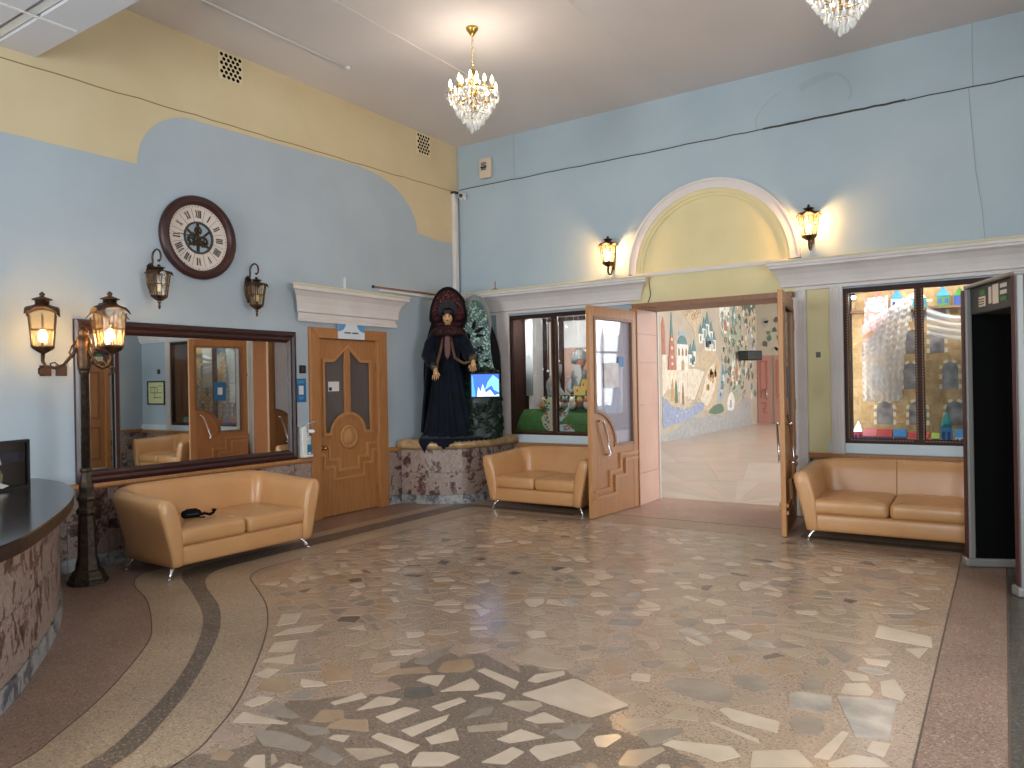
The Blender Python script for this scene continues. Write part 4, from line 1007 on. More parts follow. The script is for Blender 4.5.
# ---- right display: the sandstone castle front
cs = thing('model_castle', 'tan model castle front with arched windows filling the right display', 'model castle', (5.47, 0.42, 0.88))
cw, chh = 2.18, 1.72
CB = lambda a, b, d: (a, -d, b)
wins = []
for x in (0.33, 0.66, 1.02, 1.38, 1.74): wins.append((x - 0.085, x + 0.085, 0.18, 0.36, 0.085))
for x in (0.26, 0.60, 0.98, 1.22, 1.58, 1.95): wins.append((x - 0.075, x + 0.075, 0.58, 0.80, 0.075))
for x in (0.26, 0.62, 0.86, 1.40, 1.75): wins.append((x - 0.07, x + 0.07, 0.98, 1.18, 0.07))
wins.append((0.62, 0.96, 1.34, 1.38, 0.17))
r = random.Random(12)
hol = [(a - 0.01, b + 0.01, c, d + e * 0.75) for a, b, c, d, e in wins]
# masonry in courses of proud blocks
MB().box(0, 0, 0, cw, 0.02, chh).build('back_board', mat('castle_stone', (196, 160, 114), 0.8, col2=(172, 132, 86), scale=12, rnd=0.1), cs)
for row in range(17):
    z0 = row * 0.1; x = -r.uniform(0, 0.15)
    while x < cw:
        w_ = r.uniform(0.14, 0.30); a, b = max(x, 0) + 0.002, min(x + w_, cw) - 0.002; x += w_
        if b - a < 0.03: continue
        segs = [(a, b)]
        for (ha, hb, hc, hd) in hol:
            if hc < z0 + 0.09 and hd > z0 + 0.01:
                ns = []
                for (p, q) in segs:
                    if q <= ha or p >= hb: ns.append((p, q))
                    else:
                        if ha - p > 0.02: ns.append((p, ha))
                        if q - hb > 0.02: ns.append((hb, q))
                segs = ns
        for (p, q) in segs: MB().box(p, -0.012 - r.uniform(0, 0.008), z0 + 0.002, q, 0.0, z0 + 0.098).build('block', 'castle_stone', cs, recalc=False)
for a, b, c, d, e in wins:
    cxw = (a + b) / 2; wm = MB().prism([(a, c), (b, c)] + arc(cxw, d, e, 0, 180, 10), CB, 0.0, 0.006).build('arched_window', mat('castle_glass', (150, 136, 134), 0.3, col2=(92, 78, 74), scale=9, rnd=0.08) if 'castle_glass' not in MATS else 'castle_glass', cs)
    n = 7 if e < 0.1 else 9
    for k in range(0, n, 1):
        if k % 2: continue
        t0, t1 = radians(180 * k / n), radians(180 * (k + 1) / n)
        MB().prism([(cxw + e * cos(t0), d + e * sin(t0)), (cxw + (e + 0.03) * cos(t0), d + (e + 0.03) * sin(t0)), (cxw + (e + 0.03) * cos(t1), d + (e + 0.03) * sin(t1)), (cxw + e * cos(t1), d + e * sin(t1))], CB, 0.0, 0.028).build('voussoir', TOY['cream'], wm)
    for zz in (c, (c + d) / 2):
        MB().prism([(a - 0.03, zz), (a, zz), (a, zz + 0.05), (a - 0.03, zz + 0.05)], CB, 0.0, 0.026).build('quoin', TOY['cream'], wm)
        MB().prism([(b, zz), (b + 0.03, zz), (b + 0.03, zz + 0.05), (b, zz + 0.05)], CB, 0.0, 0.026).build('quoin', TOY['cream'], wm)
MB().box(0.0, -0.11, 1.46, cw, 0.0, 1.485).build('gallery_shelf', TOY['brown'], cs)
struct(MB().box(WIN_R[0] - 0.02, 0.45, 0.80, WIN_R[1] + 0.02, 0.5, 2.66).build('wall_display', 'dark_grey'), 'back panel of the right display case')
# little houses along the bottom and on the gallery shelf
def house(x, w_, h_, roof, body, kind, label, y=0.14, z=0.872, windows=3):
    t = thing('toy_house', label, 'toy house', (x, y, z), 0, 'toy houses in the right display')
    MB().box(-w_ / 2, -0.03, 0, w_ / 2, 0.05, h_ * 0.5).build('walls', TOY[body], t)
    if kind == 'tower':
        MB().lathe([(w_ * 0.5, h_ * 0.5), (w_ * 0.46, h_ * 0.62), (w_ * 0.3, h_ * 0.8), (0.0, h_)], 12, (0, 0.01, 0)).build('roof', TOY[roof], t, smooth=True)
    elif kind == 'cone':
        MB().lathe([(w_ * 0.75, h_ * 0.5), (0.0, h_)], 4, (0, 0.01, 0), rot=pi / 4).build('roof', TOY[roof], t)
    else:
        MB().prism([(-0.05, 0.0), (0.07, 0.0), (0.03, h_ * 0.5), (-0.01, h_ * 0.5)], lambda a, b, d: (d, a, h_ * 0.5 + b), -w_ / 2 - 0.005, w_ / 2 + 0.005).build('roof', TOY[roof], t)
    for i in range(windows):
        xx = -w_ / 2 + w_ * (i + 0.5) / windows
        MB().box(xx - w_ / windows * 0.28, -0.032, h_ * 0.12, xx + w_ / windows * 0.28, -0.03, h_ * 0.38).build('window', TOY['navy' if body != 'pink' else 'mauve'], t)
HS = [(5.56, 0.09, 0.24, 'white', 'red', 'cone', 'red toy house with white pointed roof at the far left of the right display', 2), (5.68, 0.13, 0.15, 'rose', 'mauve', 'slab', 'toy house with speckled rose roof next to the pointed one', 3),
      (5.83, 0.14, 0.15, 'red', 'mauve', 'slab', 'toy house with speckled red roof in the bottom row', 4), (5.98, 0.12, 0.15, 'blue', 'mauve', 'slab', 'toy house with speckled blue roof left of the window post', 3),
      (6.00 + 0.16, 0.20, 0.12, 'red', 'pink', 'slab', 'low pink toy house with plain dark red roof', 5), (6.32, 0.07, 0.12, 'lime', 'mauve', 'slab', 'toy house with yellow-green roof at the window post', 2),
      (6.36 + 0.06, 0.10, 0.36, 'teal', 'blue', 'tower', 'tall blue toy tower with teal pointed dome', 2), (6.58, 0.16, 0.16, 'blue', 'white', 'slab', 'white toy house with blue speckled roof beside the tower', 4), (6.78, 0.18, 0.16, 'blue', 'white', 'slab', 'long white toy house with blue roof right of the blue-roofed one', 4),
      (7.05, 0.2, 0.15, 'rose', 'mauve', 'slab', 'rose-roofed toy house at the right of the right display', 4), (7.35, 0.2, 0.16, 'teal', 'white', 'slab', 'teal-roofed toy house at the right end of the right display', 4)]
for h_ in HS: house(*h_[:7], windows=h_[7])
GS = [(5.75, 0.14, 0.2, 'rose', 'white', 'cone', 'white gallery toy house with rose roof behind the lace'), (5.95, 0.12, 0.22, 'blue', 'white', 'cone', 'white gallery toy house with blue pointed roof behind the lace'), (6.17, 0.13, 0.20, 'cream', 'teal', 'cone', 'teal gallery toy house with cream roof'),
      (6.40, 0.12, 0.22, 'blue', 'green', 'cone', 'green gallery toy house with blue pointed roof'), (6.55, 0.1, 0.2, 'green', 'navy', 'cone', 'navy gallery toy house with green roof'), (6.72, 0.12, 0.2, 'white', 'cream', 'cone', 'cream gallery toy house with white roof')]
for g in GS: house(*g, y=0.36, z=0.88 + 1.487, windows=2)
# lace drapes
mb = MB(); rows = []
for i in range(41):
    u = i / 40; rows.append([(5.60 + 0.40 * u + (0.14 * (1 - v) ** 2) * u, 0.20 + 0.024 * sin(u * 46) + 0.018 * sin(v * 95 + 1.6 * cos(u * 46)), 2.53 - 1.20 * v - (0.34 * (1 - u)) * (1 - v) ** 2) for v in [k / 90 for k in range(91)]])
mb.strip(rows); tag(mb.build('lace_curtain', 'lace', smooth=True), 'white ruched lace curtain hanging in the first pane of the right display', 'curtain')
mb = MB(); rows = []
for i in range(29):
    u = i / 28; top = 2.36 - 0.12 * sin(u * pi) ; bot = 2.06 - 0.16 * u + 0.05 * sin(u * pi)
    rows.append([(6.25 + 0.62 * u, 0.20 + 0.02 * sin(v * 24 + 2 * sin(u * pi)), top + (bot - top) * v - 0.10 * sin(pi * u) * v * 0.6) for v in [k / 22 for k in range(23)]])
mb.strip(rows); tag(mb.build('lace_swag', 'lace', smooth=True), 'white lace swag draped across the second pane of the right display', 'curtain')
mb = MB(); rows = []
for i in range(25):
    u = i / 24; rows.append([(6.66 + 0.3 * u, 0.26 + 0.015 * sin(u * 30), 2.54 - 0.9 * v) for v in (0, 0.25, 0.5, 0.75, 1)])
mb.strip(rows); tag(mb.build('lace_curtain', 'lace', smooth=True), 'white lace side curtain behind the metal detector', 'curtain')
mb = MB().prism([(5.62, 2.50), (5.86, 2.52), (5.86, 2.30), (5.70, 2.08), (5.62, 2.02)], BW(0.30), 0.0, 0.004)
tag(mb.build('printed_cloth', mat('red_print', (224, 196, 190), 0.8, col2=(206, 110, 100), scale=26, lo=0.45, hi=0.55)), 'red and white printed cloth behind the lace curtain', 'cloth')
mb = MB(); bars(mb, [(5.53, 1.98), (5.72, 2.12)], 0.03, BW(0.17), 0.0, 0.02); tag(mb.build('wooden_brace', 'oak_pale'), 'slanted wooden brace at the left of the right display', 'brace')
ld = thing('display_spotlight', 'small bright spotlight at the top left inside the right display', 'spotlight', (5.545, 0.05, 2.50))
MB().ball((0, 0, 0), 0.022, 10, 7).build('lens', 'led', ld, smooth=True)
MB().lathe([(0.016, 0.015), (0.02, 0.04), (0.01, 0.06)], 10).build('housing', 'black_plastic', ld, smooth=True)
lamp('display_spot_light', (0.03, 0.03, -0.04), 0.5, (0.9, 0.96, 1.0), 0.03, ld)
struct(MB().box(WIN_R[0], 0.03, 2.585, WIN_R[1], 0.45, 2.62).build('ceiling_display', 'plaster_white'), 'top of the right display case')

# added fill lamps, hidden under the tops of both cases to brighten the displays
for nm, x0, x1, y_, z_, lab, pw in (('display_fill_lamp', 5.6, 7.5, 0.05, 2.575, 'slim tube lamp added as fill under the top of the right display', 6.5), ('display_fill_lamp', 1.05, 2.35, 0.055, 2.572, 'slim tube lamp added as fill under the top of the left display', 9.0)):
    t = thing(nm, lab, 'lamp', ((x0 + x1) / 2, y_, z_))
    MB().tube([(-(x1 - x0) / 2, 0, -0.012), ((x1 - x0) / 2, 0, -0.012)], 0.010, 8).build('tube', 'led', t, smooth=True)
    MB().box(-(x1 - x0) / 2, -0.015, 0.0, (x1 - x0) / 2, 0.015, 0.01).build('holder', 'white_plastic', t)
    a_ = area('display_fill_light', (0, 0.0, -0.03), (0, 0.6, -1), x1 - x0, 0.05, pw, (1.0, 0.98, 0.95)); a_.parent = t

t = thing('display_fill_lamp', 'upright tube lamp added as fill behind the left frame post of the right display', 'lamp', (5.475, 0.07, 1.72))  # added fill light for the lower castle front, tucked behind the post
MB().tube([(0.0, 0, -0.72), (0.0, 0, 0.72)], 0.009, 8).build('tube', 'led', t, smooth=True)
MB().box(-0.02, -0.015, -0.74, -0.010, 0.015, 0.74).build('holder', 'white_plastic', t)
a_ = area('display_fill_light', (0.02, 0.01, 0.0), (1.0, 0.75, 0), 0.05, 1.4, 2.2, (1.0, 0.98, 0.95)); a_.parent = t
for xa in (5.452, 7.658): struct(MB().box(xa, 0.035, 0.875, xa + 0.01, 0.42, 2.58).build('trim_21' if xa < 6 else 'trim_22', 'window_brown'), 'brown lining board at the %s side of the right display' % ('left' if xa < 6 else 'right'))
bk_ = thing('cornice_bracket', 'small dark three-legged bracket standing on the left cornice', 'bracket', (0.80, -0.16, 2.965))
MB().tube([(0, 0, 0.03), (0, 0, 0.13)], 0.008, 6).build('post', 'oak_dark', bk_)
for k in range(3): MB().tube([(0, 0, 0.04), (0.06 * cos(k * 2.1), 0.06 * sin(k * 2.1), 0.0)], 0.006, 6).build('leg', 'oak_dark', bk_)
wr_ = tag(MB().tube([(3.16, -0.07, 2.93), (3.15, -0.065, 2.85), (3.17, -0.065, 2.72), (3.13, -0.07, 2.61), (3.10, -0.22, 2.56), (3.16, -0.215, 2.545), (3.30, -0.21, 2.535)], 0.004, 6).build('loose_cable', 'dark_grey', smooth=True), 'thin dark cable hanging down the yellow lintel', 'cable')

# ================================================================== THE HALL BEYOND
HX, HY, HZ = 12.3, 18.3, 5.4
hf = struct(MB().box(-0.8, 0.45, -0.1, HX + 0.3, HY + 0.3, -0.002).build('floor_hall', 'hall_sand'))
C0 = (4.02, 0.55)
angs = [0, 16, 33, 52, 70, 82, 97, 106, 119, 134, 150, 166, 180]
cyc = ['hall_sand', 'hall_cream', 'hall_peach', 'hall_cream', 'hall_sand', 'hall_peach', 'hall_cream', 'hall_sand', 'hall_peach', 'hall_sand', 'hall_cream', 'hall_peach']
def hall_cell(poly, m):
    box = [(-0.5, None), (HX, None)]
    poly = clip(poly, -1, 0, 0.48); poly = clip(poly, 1, 0, HX - 0.02) if len(poly) > 2 else poly
    poly = clip(poly, 0, -1, -0.46) if len(poly) > 2 else poly; poly = clip(poly, 0, 1, HY - 0.02) if len(poly) > 2 else poly
    if len(poly) < 3: return
    cx_, cy_ = sum(p[0] for p in poly) / len(poly), sum(p[1] for p in poly) / len(poly)
    q = []
    for p in poly:
        d = Vector((p[0] - cx_, p[1] - cy_)); k = max(0.0, 1 - 0.008 / max(d.length, 0.02)); q.append((cx_ + d.x * k, cy_ + d.y * k))
    MB().prism(q, FL, -0.002, 0.003).build('slab', m, hf)
radii = [0.0, 2.2, 5.0, 9.5, 15.0, 24.0]
for i in range(12):
    for j in range(5):
        a0_, a1_ = radians(angs[i]), radians(angs[i + 1])
        if j >= 1: sh_ = radians(7 if j % 2 else 0); a0_ += sh_; a1_ += sh_
        r0, r1 = radii[j], radii[j + 1]
        poly = [(C0[0] + r0 * cos(a0_), C0[1] + r0 * sin(a0_)), (C0[0] + r1 * cos(a0_), C0[1] + r1 * sin(a0_)), (C0[0] + r1 * cos(a1_), C0[1] + r1 * sin(a1_))]
        if r0 > 0: poly.append((C0[0] + r0 * cos(a1_), C0[1] + r0 * sin(a1_)))
        hall_cell(poly, cyc[(i + 5 * j) % 12])
mb = MB().box(2.9, 0.40, 0.0, 5.1, 0.60, 0.0045); mb.build('threshold_strip', 'terrazzo_beige', hf)
hw = struct(MB().box(-0.8, 0.45, 0.0, -0.5, HY + 0.3, HZ).build('wall_hall_left', mat('mural_sand', (198, 187, 170), 0.6, col2=(186, 175, 158), scale=2.5)))
struct(MB().box(-0.5, HY, 0.0, HX, HY + 0.3, HZ).build('wall_hall_end', mat('hall_wall', (196, 186, 168), 0.7)))
struct(holed(MB(), 0.45, HY, 0.0, HZ, [(1.3, 4.7, 0.5, 4.7), (5.3, 8.7, 0.5, 4.7), (9.3, 12.7, 0.5, 4.7), (13.3, 16.7, 0.5, 4.7)], lambda a, b, d: (HX + d, a, b), 0.0, 0.2).build('wall_hall_right', 'hall_wall'))
for i, ya in enumerate((1.3, 5.3, 9.3, 13.3)):
    street_window('window_%d' % (9 + i), lambda a, b, d: (HX + d - 0.06, a, b), ya, ya + 3.4, 0.5, 4.7, 3, 2)
struct(MB().box(-0.8, 0.45, HZ, HX + 0.3, HY + 0.3, HZ + 0.2).build('ceiling_hall', 'plaster_white'))
struct(MB().box(-0.8, 0.0, 0.0, 0.0, 0.45, HZ).build('wall_hall_front', 'hall_wall'))
struct(MB().box(RX, 0.0, 0.0, HX + 0.2, 0.45, HZ).build('wall_hall_side', 'hall_wall'))
# mosaic mural, inlaid in the hall's left wall: flat pieces proud of the ground
MC = {}
for n_, c_ in (('cream', (218, 208, 190)), ('white', (226, 222, 214)), ('red', (176, 118, 106)), ('teal', (106, 138, 143)), ('blue', (150, 161, 188)), ('ochre', (190, 158, 116)), ('sage', (168, 170, 152)),
               ('grey', (166, 166, 166)), ('brown', (150, 122, 98)), ('dark', (96, 96, 92)), ('green', (100, 126, 108)), ('paleblue', (156, 176, 188)), ('sand', (196, 178, 152))):
    MC[n_] = mat('mosaic_' + n_, c_, 0.5, col2=tuple(min(255, int(v * 1.12)) for v in c_), scale=9, detail=2)
MW = LW(-0.5)
def inlay(poly, m, d=0.006, base=0.0, parent=None): return MB().prism(poly, MW, base, base + d).build('inlay', MC[m], parent or hw)
def blob(pts, m, d=0.006, base=0.0): return inlay(spline(pts + [pts[0]], 5)[:-1], m, d, base)
inlay([(0.5, 0.0), (17.4, 0.0), (17.4, 0.92), (16.5, 1.0), (16.0, 0.78), (15.2, 0.72), (14.3, 0.46), (13.2, 0.56), (12.3, 0.50), (11.3, 0.56), (10.6, 0.34), (9.4, 0.16), (8.0, 0.3), (0.5, 0.3)], 'grey', 0.006)
inlay([(9.3, 1.9), (11.9, 1.95), (12.6, 1.85), (11.7, 1.05), (9.3, 1.15)], 'cream', 0.005)
# red spire tower
for p in ([(9.70, 1.90), (10.26, 1.90), (10.22, 2.25), (9.75, 2.25)], [(9.78, 2.25), (10.2, 2.25), (10.16, 2.6), (9.82, 2.6)], [(9.84, 2.6), (10.13, 2.6), (10.08, 2.85), (9.89, 2.85)]): inlay(p, 'red', 0.02, 0.0)
inlay([(9.88, 2.85), (10.09, 2.85), (9.99, 3.45)], 'teal', 0.018)
for z in (2.02, 2.2, 2.45, 2.68): inlay([(9.92, z), (10.04, z), (10.04, z + 0.08), (9.92, z + 0.08)], 'cream', 0.024)
inlay([(9.3, 2.3), (9.55, 2.3), (9.5, 3.1), (9.4, 3.3), (9.3, 3.1)], 'red', 0.012); inlay([(9.3, 1.9), (9.6, 1.9), (9.6, 2.3), (9.3, 2.3)], 'cream', 0.014)
# white palace with teal dome
inlay([(10.34, 1.9), (11.22, 1.9), (11.2, 2.62), (10.38, 2.62)], 'white', 0.014); inlay([(10.42, 2.62)] + arc(10.79, 2.62, 0.36, 180, 0, 10, 0.24)[1:-1] + [(11.15, 2.62)], 'teal', 0.016)
inlay([(10.5, 2.86), (11.1, 2.86), (11.05, 2.96), (10.55, 2.96)], 'paleblue', 0.016)
for x in (10.5, 10.78, 11.06): inlay([(x - 0.06, 2.3), (x + 0.06, 2.3), (x + 0.06, 2.44), (x, 2.52), (x - 0.06, 2.44)], 'brown', 0.02)
inlay([(10.68, 1.9), (10.9, 1.9), (10.9, 2.12), (10.79, 2.2), (10.68, 2.12)], 'ochre', 0.02)
for (x, w_, z0, z1, z2) in ((11.42, 0.16, 2.05, 2.35, 2.65), (11.72, 0.15, 2.1, 2.45, 2.8), (11.6, 0.1, 2.0, 2.2, 2.4)):
    inlay([(x - w_, z0), (x + w_, z0), (x + w_, z1), (x - w_, z1)], 'white', 0.012); inlay([(x - w_ - 0.03, z1), (x + w_ + 0.03, z1), (x, z2)], 'teal', 0.016)
    inlay([(x - 0.05, z0 + 0.05), (x + 0.05, z0 + 0.05), (x + 0.05, z0 + 0.2), (x - 0.05, z0 + 0.2)], 'teal', 0.016)
# teal castle on its hill
blob([(11.6, 2.0), (12.0, 2.35), (12.6, 2.55), (13.5, 2.5), (13.9, 2.2), (13.2, 2.0)], 'sand', 0.008)
for (x, w_, z0, z1, z2) in ((12.3, 0.16, 2.7, 2.98, 3.25), (12.62, 0.16, 2.8, 3.15, 3.5), (12.9, 0.18, 2.6, 3.3, 3.68), (13.25, 0.16, 2.7, 3.1, 3.4), (13.5, 0.16, 2.5, 2.85, 3.1), (12.95, 0.3, 2.5, 2.8, 3.0)):
    inlay([(x - w_, z0), (x + w_, z0), (x + w_, z1), (x - w_, z1)], 'white', 0.012); inlay([(x - w_ - 0.03, z1), (x + w_ + 0.03, z1), (x, z2)], 'teal', 0.018)
    inlay([(x - 0.06, z0 + 0.06), (x + 0.04, z0 + 0.06), (x + 0.04, z1 - 0.05), (x - 0.06, z1 - 0.05)], 'teal', 0.016)
# cloud of curling foliage
blob([(10.85, 3.75), (11.3, 3.9), (12.0, 3.9), (12.45, 3.7), (12.3, 3.35), (11.95, 3.15), (11.85, 2.85), (11.65, 3.1), (11.2, 3.3), (10.9, 3.5)], 'sand', 0.012)
for k in range(5):
    c_ = (11.1 + 0.27 * k, 3.55 + 0.12 * sin(k * 2)); mb = MB(); bars(mb, [(c_[0] + (0.03 + 0.012 * q) * cos(q * 0.7), c_[1] + (0.03 + 0.012 * q) * sin(q * 0.7)) for q in range(13)], 0.022, MW, 0.0, 0.018); mb.build('inlay_line', MC['brown'], hw)
# blue boat-shaped fish with figures on its back
blob([(9.3, 1.20), (9.3, 0.4), (9.8, 0.42), (10.5, 0.46), (11.4, 0.56), (12.3, 0.72), (12.5, 0.9), (12.1, 0.95), (11.3, 0.84), (10.4, 0.84), (9.8, 0.98)], 'blue', 0.014)
blob([(9.36, 1.22), (9.8, 0.98), (10.5, 0.84), (11.4, 0.85), (11.7, 0.95), (10.9, 1.2), (10.2, 1.35), (9.7, 1.38)], 'sand', 0.012)
r = random.Random(2)
for k in range(26):
    a, b = r.uniform(9.4, 12.1), 0; b = 0.5 + (a - 9.4) * 0.11 + r.uniform(-0.02, 0.26)
    mb = MB(); bars(mb, [(a + 0.05 * cos(q * 0.8), b + 0.05 * sin(q * 0.8)) for q in range(5)], 0.016, MW, 0.0, 0.02); mb.build('inlay_line', MC['white' if k % 2 else 'paleblue'], hw)
for (x, z, c_) in ((10.25, 1.0, 'green'), (10.75, 0.95, 'brown'), (10.0, 1.05, 'ochre')):
    inlay([(x - 0.12, z), (x + 0.12, z), (x + 0.06, z + 0.45), (x, z + 0.62), (x - 0.06, z + 0.45)], c_, 0.018)
inlay([(10.55, 0.95), (10.95, 0.95), (10.86, 1.6), (10.64, 1.6)], 'white', 0.014)
inlay([(11.15, 1.1), (11.45, 1.1), (11.45, 1.85), (11.15, 1.85)], 'cream', 0.014)
# golden archway, green oval tree with medallion, curly forest
blob([(11.7, 0.98), (12.1, 1.35), (12.6, 1.85), (13.1, 2.2), (13.7, 2.28), (14.3, 2.05), (14.5, 1.6), (14.2, 1.1), (13.6, 0.85), (12.8, 0.70), (12.2, 0.8)], 'sand', 0.010)
blob([(12.2, 1.05), (12.7, 1.7), (13.2, 2.05), (13.7, 2.05), (13.5, 1.4), (13.0, 0.95), (12.6, 0.85)], 'cream', 0.013)
for k in range(14):
    a, b = 12.5 + 1.1 * r.random(), 0; b = 0.95 + (a - 12.4) * 0.55 + r.uniform(0, 0.45); blob([(a, b), (a + 0.14, b + 0.05), (a + 0.12, b + 0.2), (a - 0.03, b + 0.16)], 'ochre', 0.02)
blob([(13.75, 0.9), (14.2, 1.0), (14.55, 1.5), (14.5, 2.0), (14.2, 2.15), (14.0, 1.6), (13.8, 1.2)], 'paleblue', 0.014)
for k in range(9): blob([(13.9 + 0.05 * k, 1.0 + 0.1 * k), (14.05 + 0.05 * k, 1.02 + 0.1 * k), (14.0 + 0.05 * k, 1.16 + 0.1 * k)], ['blue', 'red', 'white', 'teal', 'ochre'][k % 5], 0.02)
blob([(12.9, 0.62), (13.6, 0.55), (14.3, 0.62), (14.1, 0.85), (13.3, 0.8)], 'green', 0.016)
blob([(14.6, 4.1), (15.4, 4.2), (16.1, 3.6), (16.7, 2.9), (16.95, 1.9), (16.4, 1.2), (15.6, 0.85), (15.0, 1.0), (15.0, 1.8), (14.8, 2.6), (14.2, 3.3)], 'sage', 0.010)
blob([(15.2, 1.35), (15.8, 1.45), (16.2, 1.9), (16.1, 2.35), (15.6, 2.45), (15.2, 2.0)], 'white', 0.014); blob([(15.4, 1.5), (15.8, 1.6), (15.95, 2.0), (15.7, 2.25), (15.45, 1.95)], 'ochre', 0.018); blob([(15.6, 1.6), (15.75, 1.65), (15.8, 2.0), (15.65, 2.05)], 'red', 0.022)
blob([(14.75, 0.62), (15.3, 0.62), (15.5, 0.9), (15.2, 1.2), (14.9, 1.1), (14.7, 0.85)], 'white', 0.014); inlay([(14.95, 0.7), (15.15, 0.7), (15.12, 0.95), (15.0, 0.95)], 'blue', 0.02)
blob([(14.1, 4.2), (14.9, 4.3), (15.1, 3.6), (14.9, 3.2), (14.4, 3.1), (14.1, 3.5)], 'white', 0.014); blob([(14.5, 3.2), (14.75, 3.2), (14.72, 3.55), (14.5, 3.5)], 'red', 0.02); blob([(15.4, 3.3), (15.8, 3.5), (15.6, 4.0), (15.3, 3.9)], 'teal', 0.016)
for k in range(70):
    a, b = r.uniform(14.3, 17.2), r.uniform(1.3, 4.4); s_ = r.uniform(0.05, 0.13); mb = MB()
    bars(mb, [(a + s_ * (0.3 + q * 0.08) * cos(q * 0.75), b + s_ * (0.3 + q * 0.08) * sin(q * 0.75)) for q in range(10)], 0.025, MW, 0.0, 0.022); mb.build('inlay_line', MC[['green', 'dark', 'brown', 'teal'][k % 4]], hw)
blob([(16.9, 2.6), (17.3, 2.55), (18.1, 2.6), (18.1, 3.6), (17.8, 4.0), (17.3, 3.8), (17.0, 3.2)], 'sand', 0.012); blob([(17.2, 2.7), (17.9, 2.7), (17.85, 3.3), (17.6, 3.6), (17.3, 3.3)], 'grey', 0.016)
for k in range(12): blob([(16.5 + 0.14 * k, 4.0 + 0.14 * (k % 3)), (16.6 + 0.14 * k, 4.0), (16.65 + 0.14 * k, 4.3), (16.52 + 0.14 * k, 4.35)], ['dark', 'green'][k % 2], 0.016)
# dense shards of the forest scene at the far end of the mural, going on round the corner
r = random.Random(31)
for k in range(210):
    a, b = r.uniform(14.2, 18.1), r.uniform(0.95, 4.7)
    if b < 1.2 + 0.2 * (a - 14.2) and a < 15.5: continue
    q = [(a + r.uniform(0.05, 0.14) * cos(t_), b + r.uniform(0.05, 0.16) * sin(t_)) for t_ in [2 * pi * j / 5 + r.random() for j in range(5)]]
    MB().prism(q, MW, 0.0, 0.018 + 0.006 * r.random()).build('inlay', MC[r.choice(['sage', 'grey', 'white', 'sand', 'dark', 'green', 'teal', 'cream', 'brown', 'sage', 'sand'])], hw)
for k in range(60):
    a, b = r.uniform(-0.4, 1.6), r.uniform(2.55, 5.0); q = [(a + r.uniform(0.05, 0.16) * cos(t_), b + r.uniform(0.05, 0.16) * sin(t_)) for t_ in [2 * pi * j / 5 + r.random() for j in range(5)]]
    MB().prism(q, BW(HY), 0.0, 0.018).build('inlay', MC[r.choice(['sage', 'grey', 'white', 'sand', 'dark', 'green', 'brown', 'dark'])], bpy.data.objects['wall_hall_end'])
# pink doors at the hall's end
HYF = HY
def pink_leaf(x0, x1, label):
    t = thing('hall_door', label, 'door', (x0, HYF - 0.02, 0.0), 0, 'pink doors at the end of the hall')
    w_ = x1 - x0; Pk = lambda a, b, d: (a, -d, b)
    MB().prism([(0, 0), (w_, 0), (w_, 2.45), (0, 2.45)], Pk, 0.0, 0.05).build('leaf', 'pink_door', t)
    mb = MB(); bars(mb, [(0.12, 0.75), (0.3, 0.75), (0.3, 0.55), (w_ * 0.5, 0.55), (w_ * 0.5, 0.4), (w_ - 0.1, 0.4)], 0.05, Pk, 0.05, 0.07); mb.build('stepped_moulding', mat('pink_dark', (180, 112, 98), 0.4) if 'pink_dark' not in MATS else 'pink_dark', t)
    mb = MB(); bars(mb, [(0.12, 0.95), (0.12, 2.25), (w_ - 0.12, 2.25), (w_ - 0.12, 0.95)] + [(w_ / 2 + (w_ / 2 - 0.14) * cos(radians(a)), 0.95 + 0.3 * sin(radians(a))) for a in range(10, 180, 20)], 0.05, Pk, 0.05, 0.07, True); mb.build('panel_moulding', 'pink_dark', t)
    chrome_bar(t, [(w_ - 0.12, -0.05, 0.9), (w_ - 0.12, -0.1, 0.9), (w_ - 0.12, -0.1, 1.25), (w_ - 0.12, -0.05, 1.25)])
pink_leaf(-0.48, -0.02, 'narrow pink panelled door at the far left end of the hall'); pink_leaf(0.1, 1.4, 'wide pink panelled door at the end of the hall'); pink_leaf(1.5, 2.8, 'second wide pink panelled door at the end of the hall')
sp = thing('loudspeaker', 'black loudspeaker fixed high on the mural wall of the hall', 'speaker', (-0.12, 15.9, 2.36), radians(-30))
MB().box(-0.16, -0.32, -0.12, 0.30, 0.32, 0.20).build('cabinet', 'black_plastic', sp, bevel=0.03)
MB().box(-0.12, -0.335, -0.08, 0.26, -0.32, 0.16).build('grille', 'dark_grey', sp)
MB().tube([(-0.47, 0.12, 0), (-0.1, 0, 0)], 0.02, 8).build('bracket', 'dark_grey', sp)

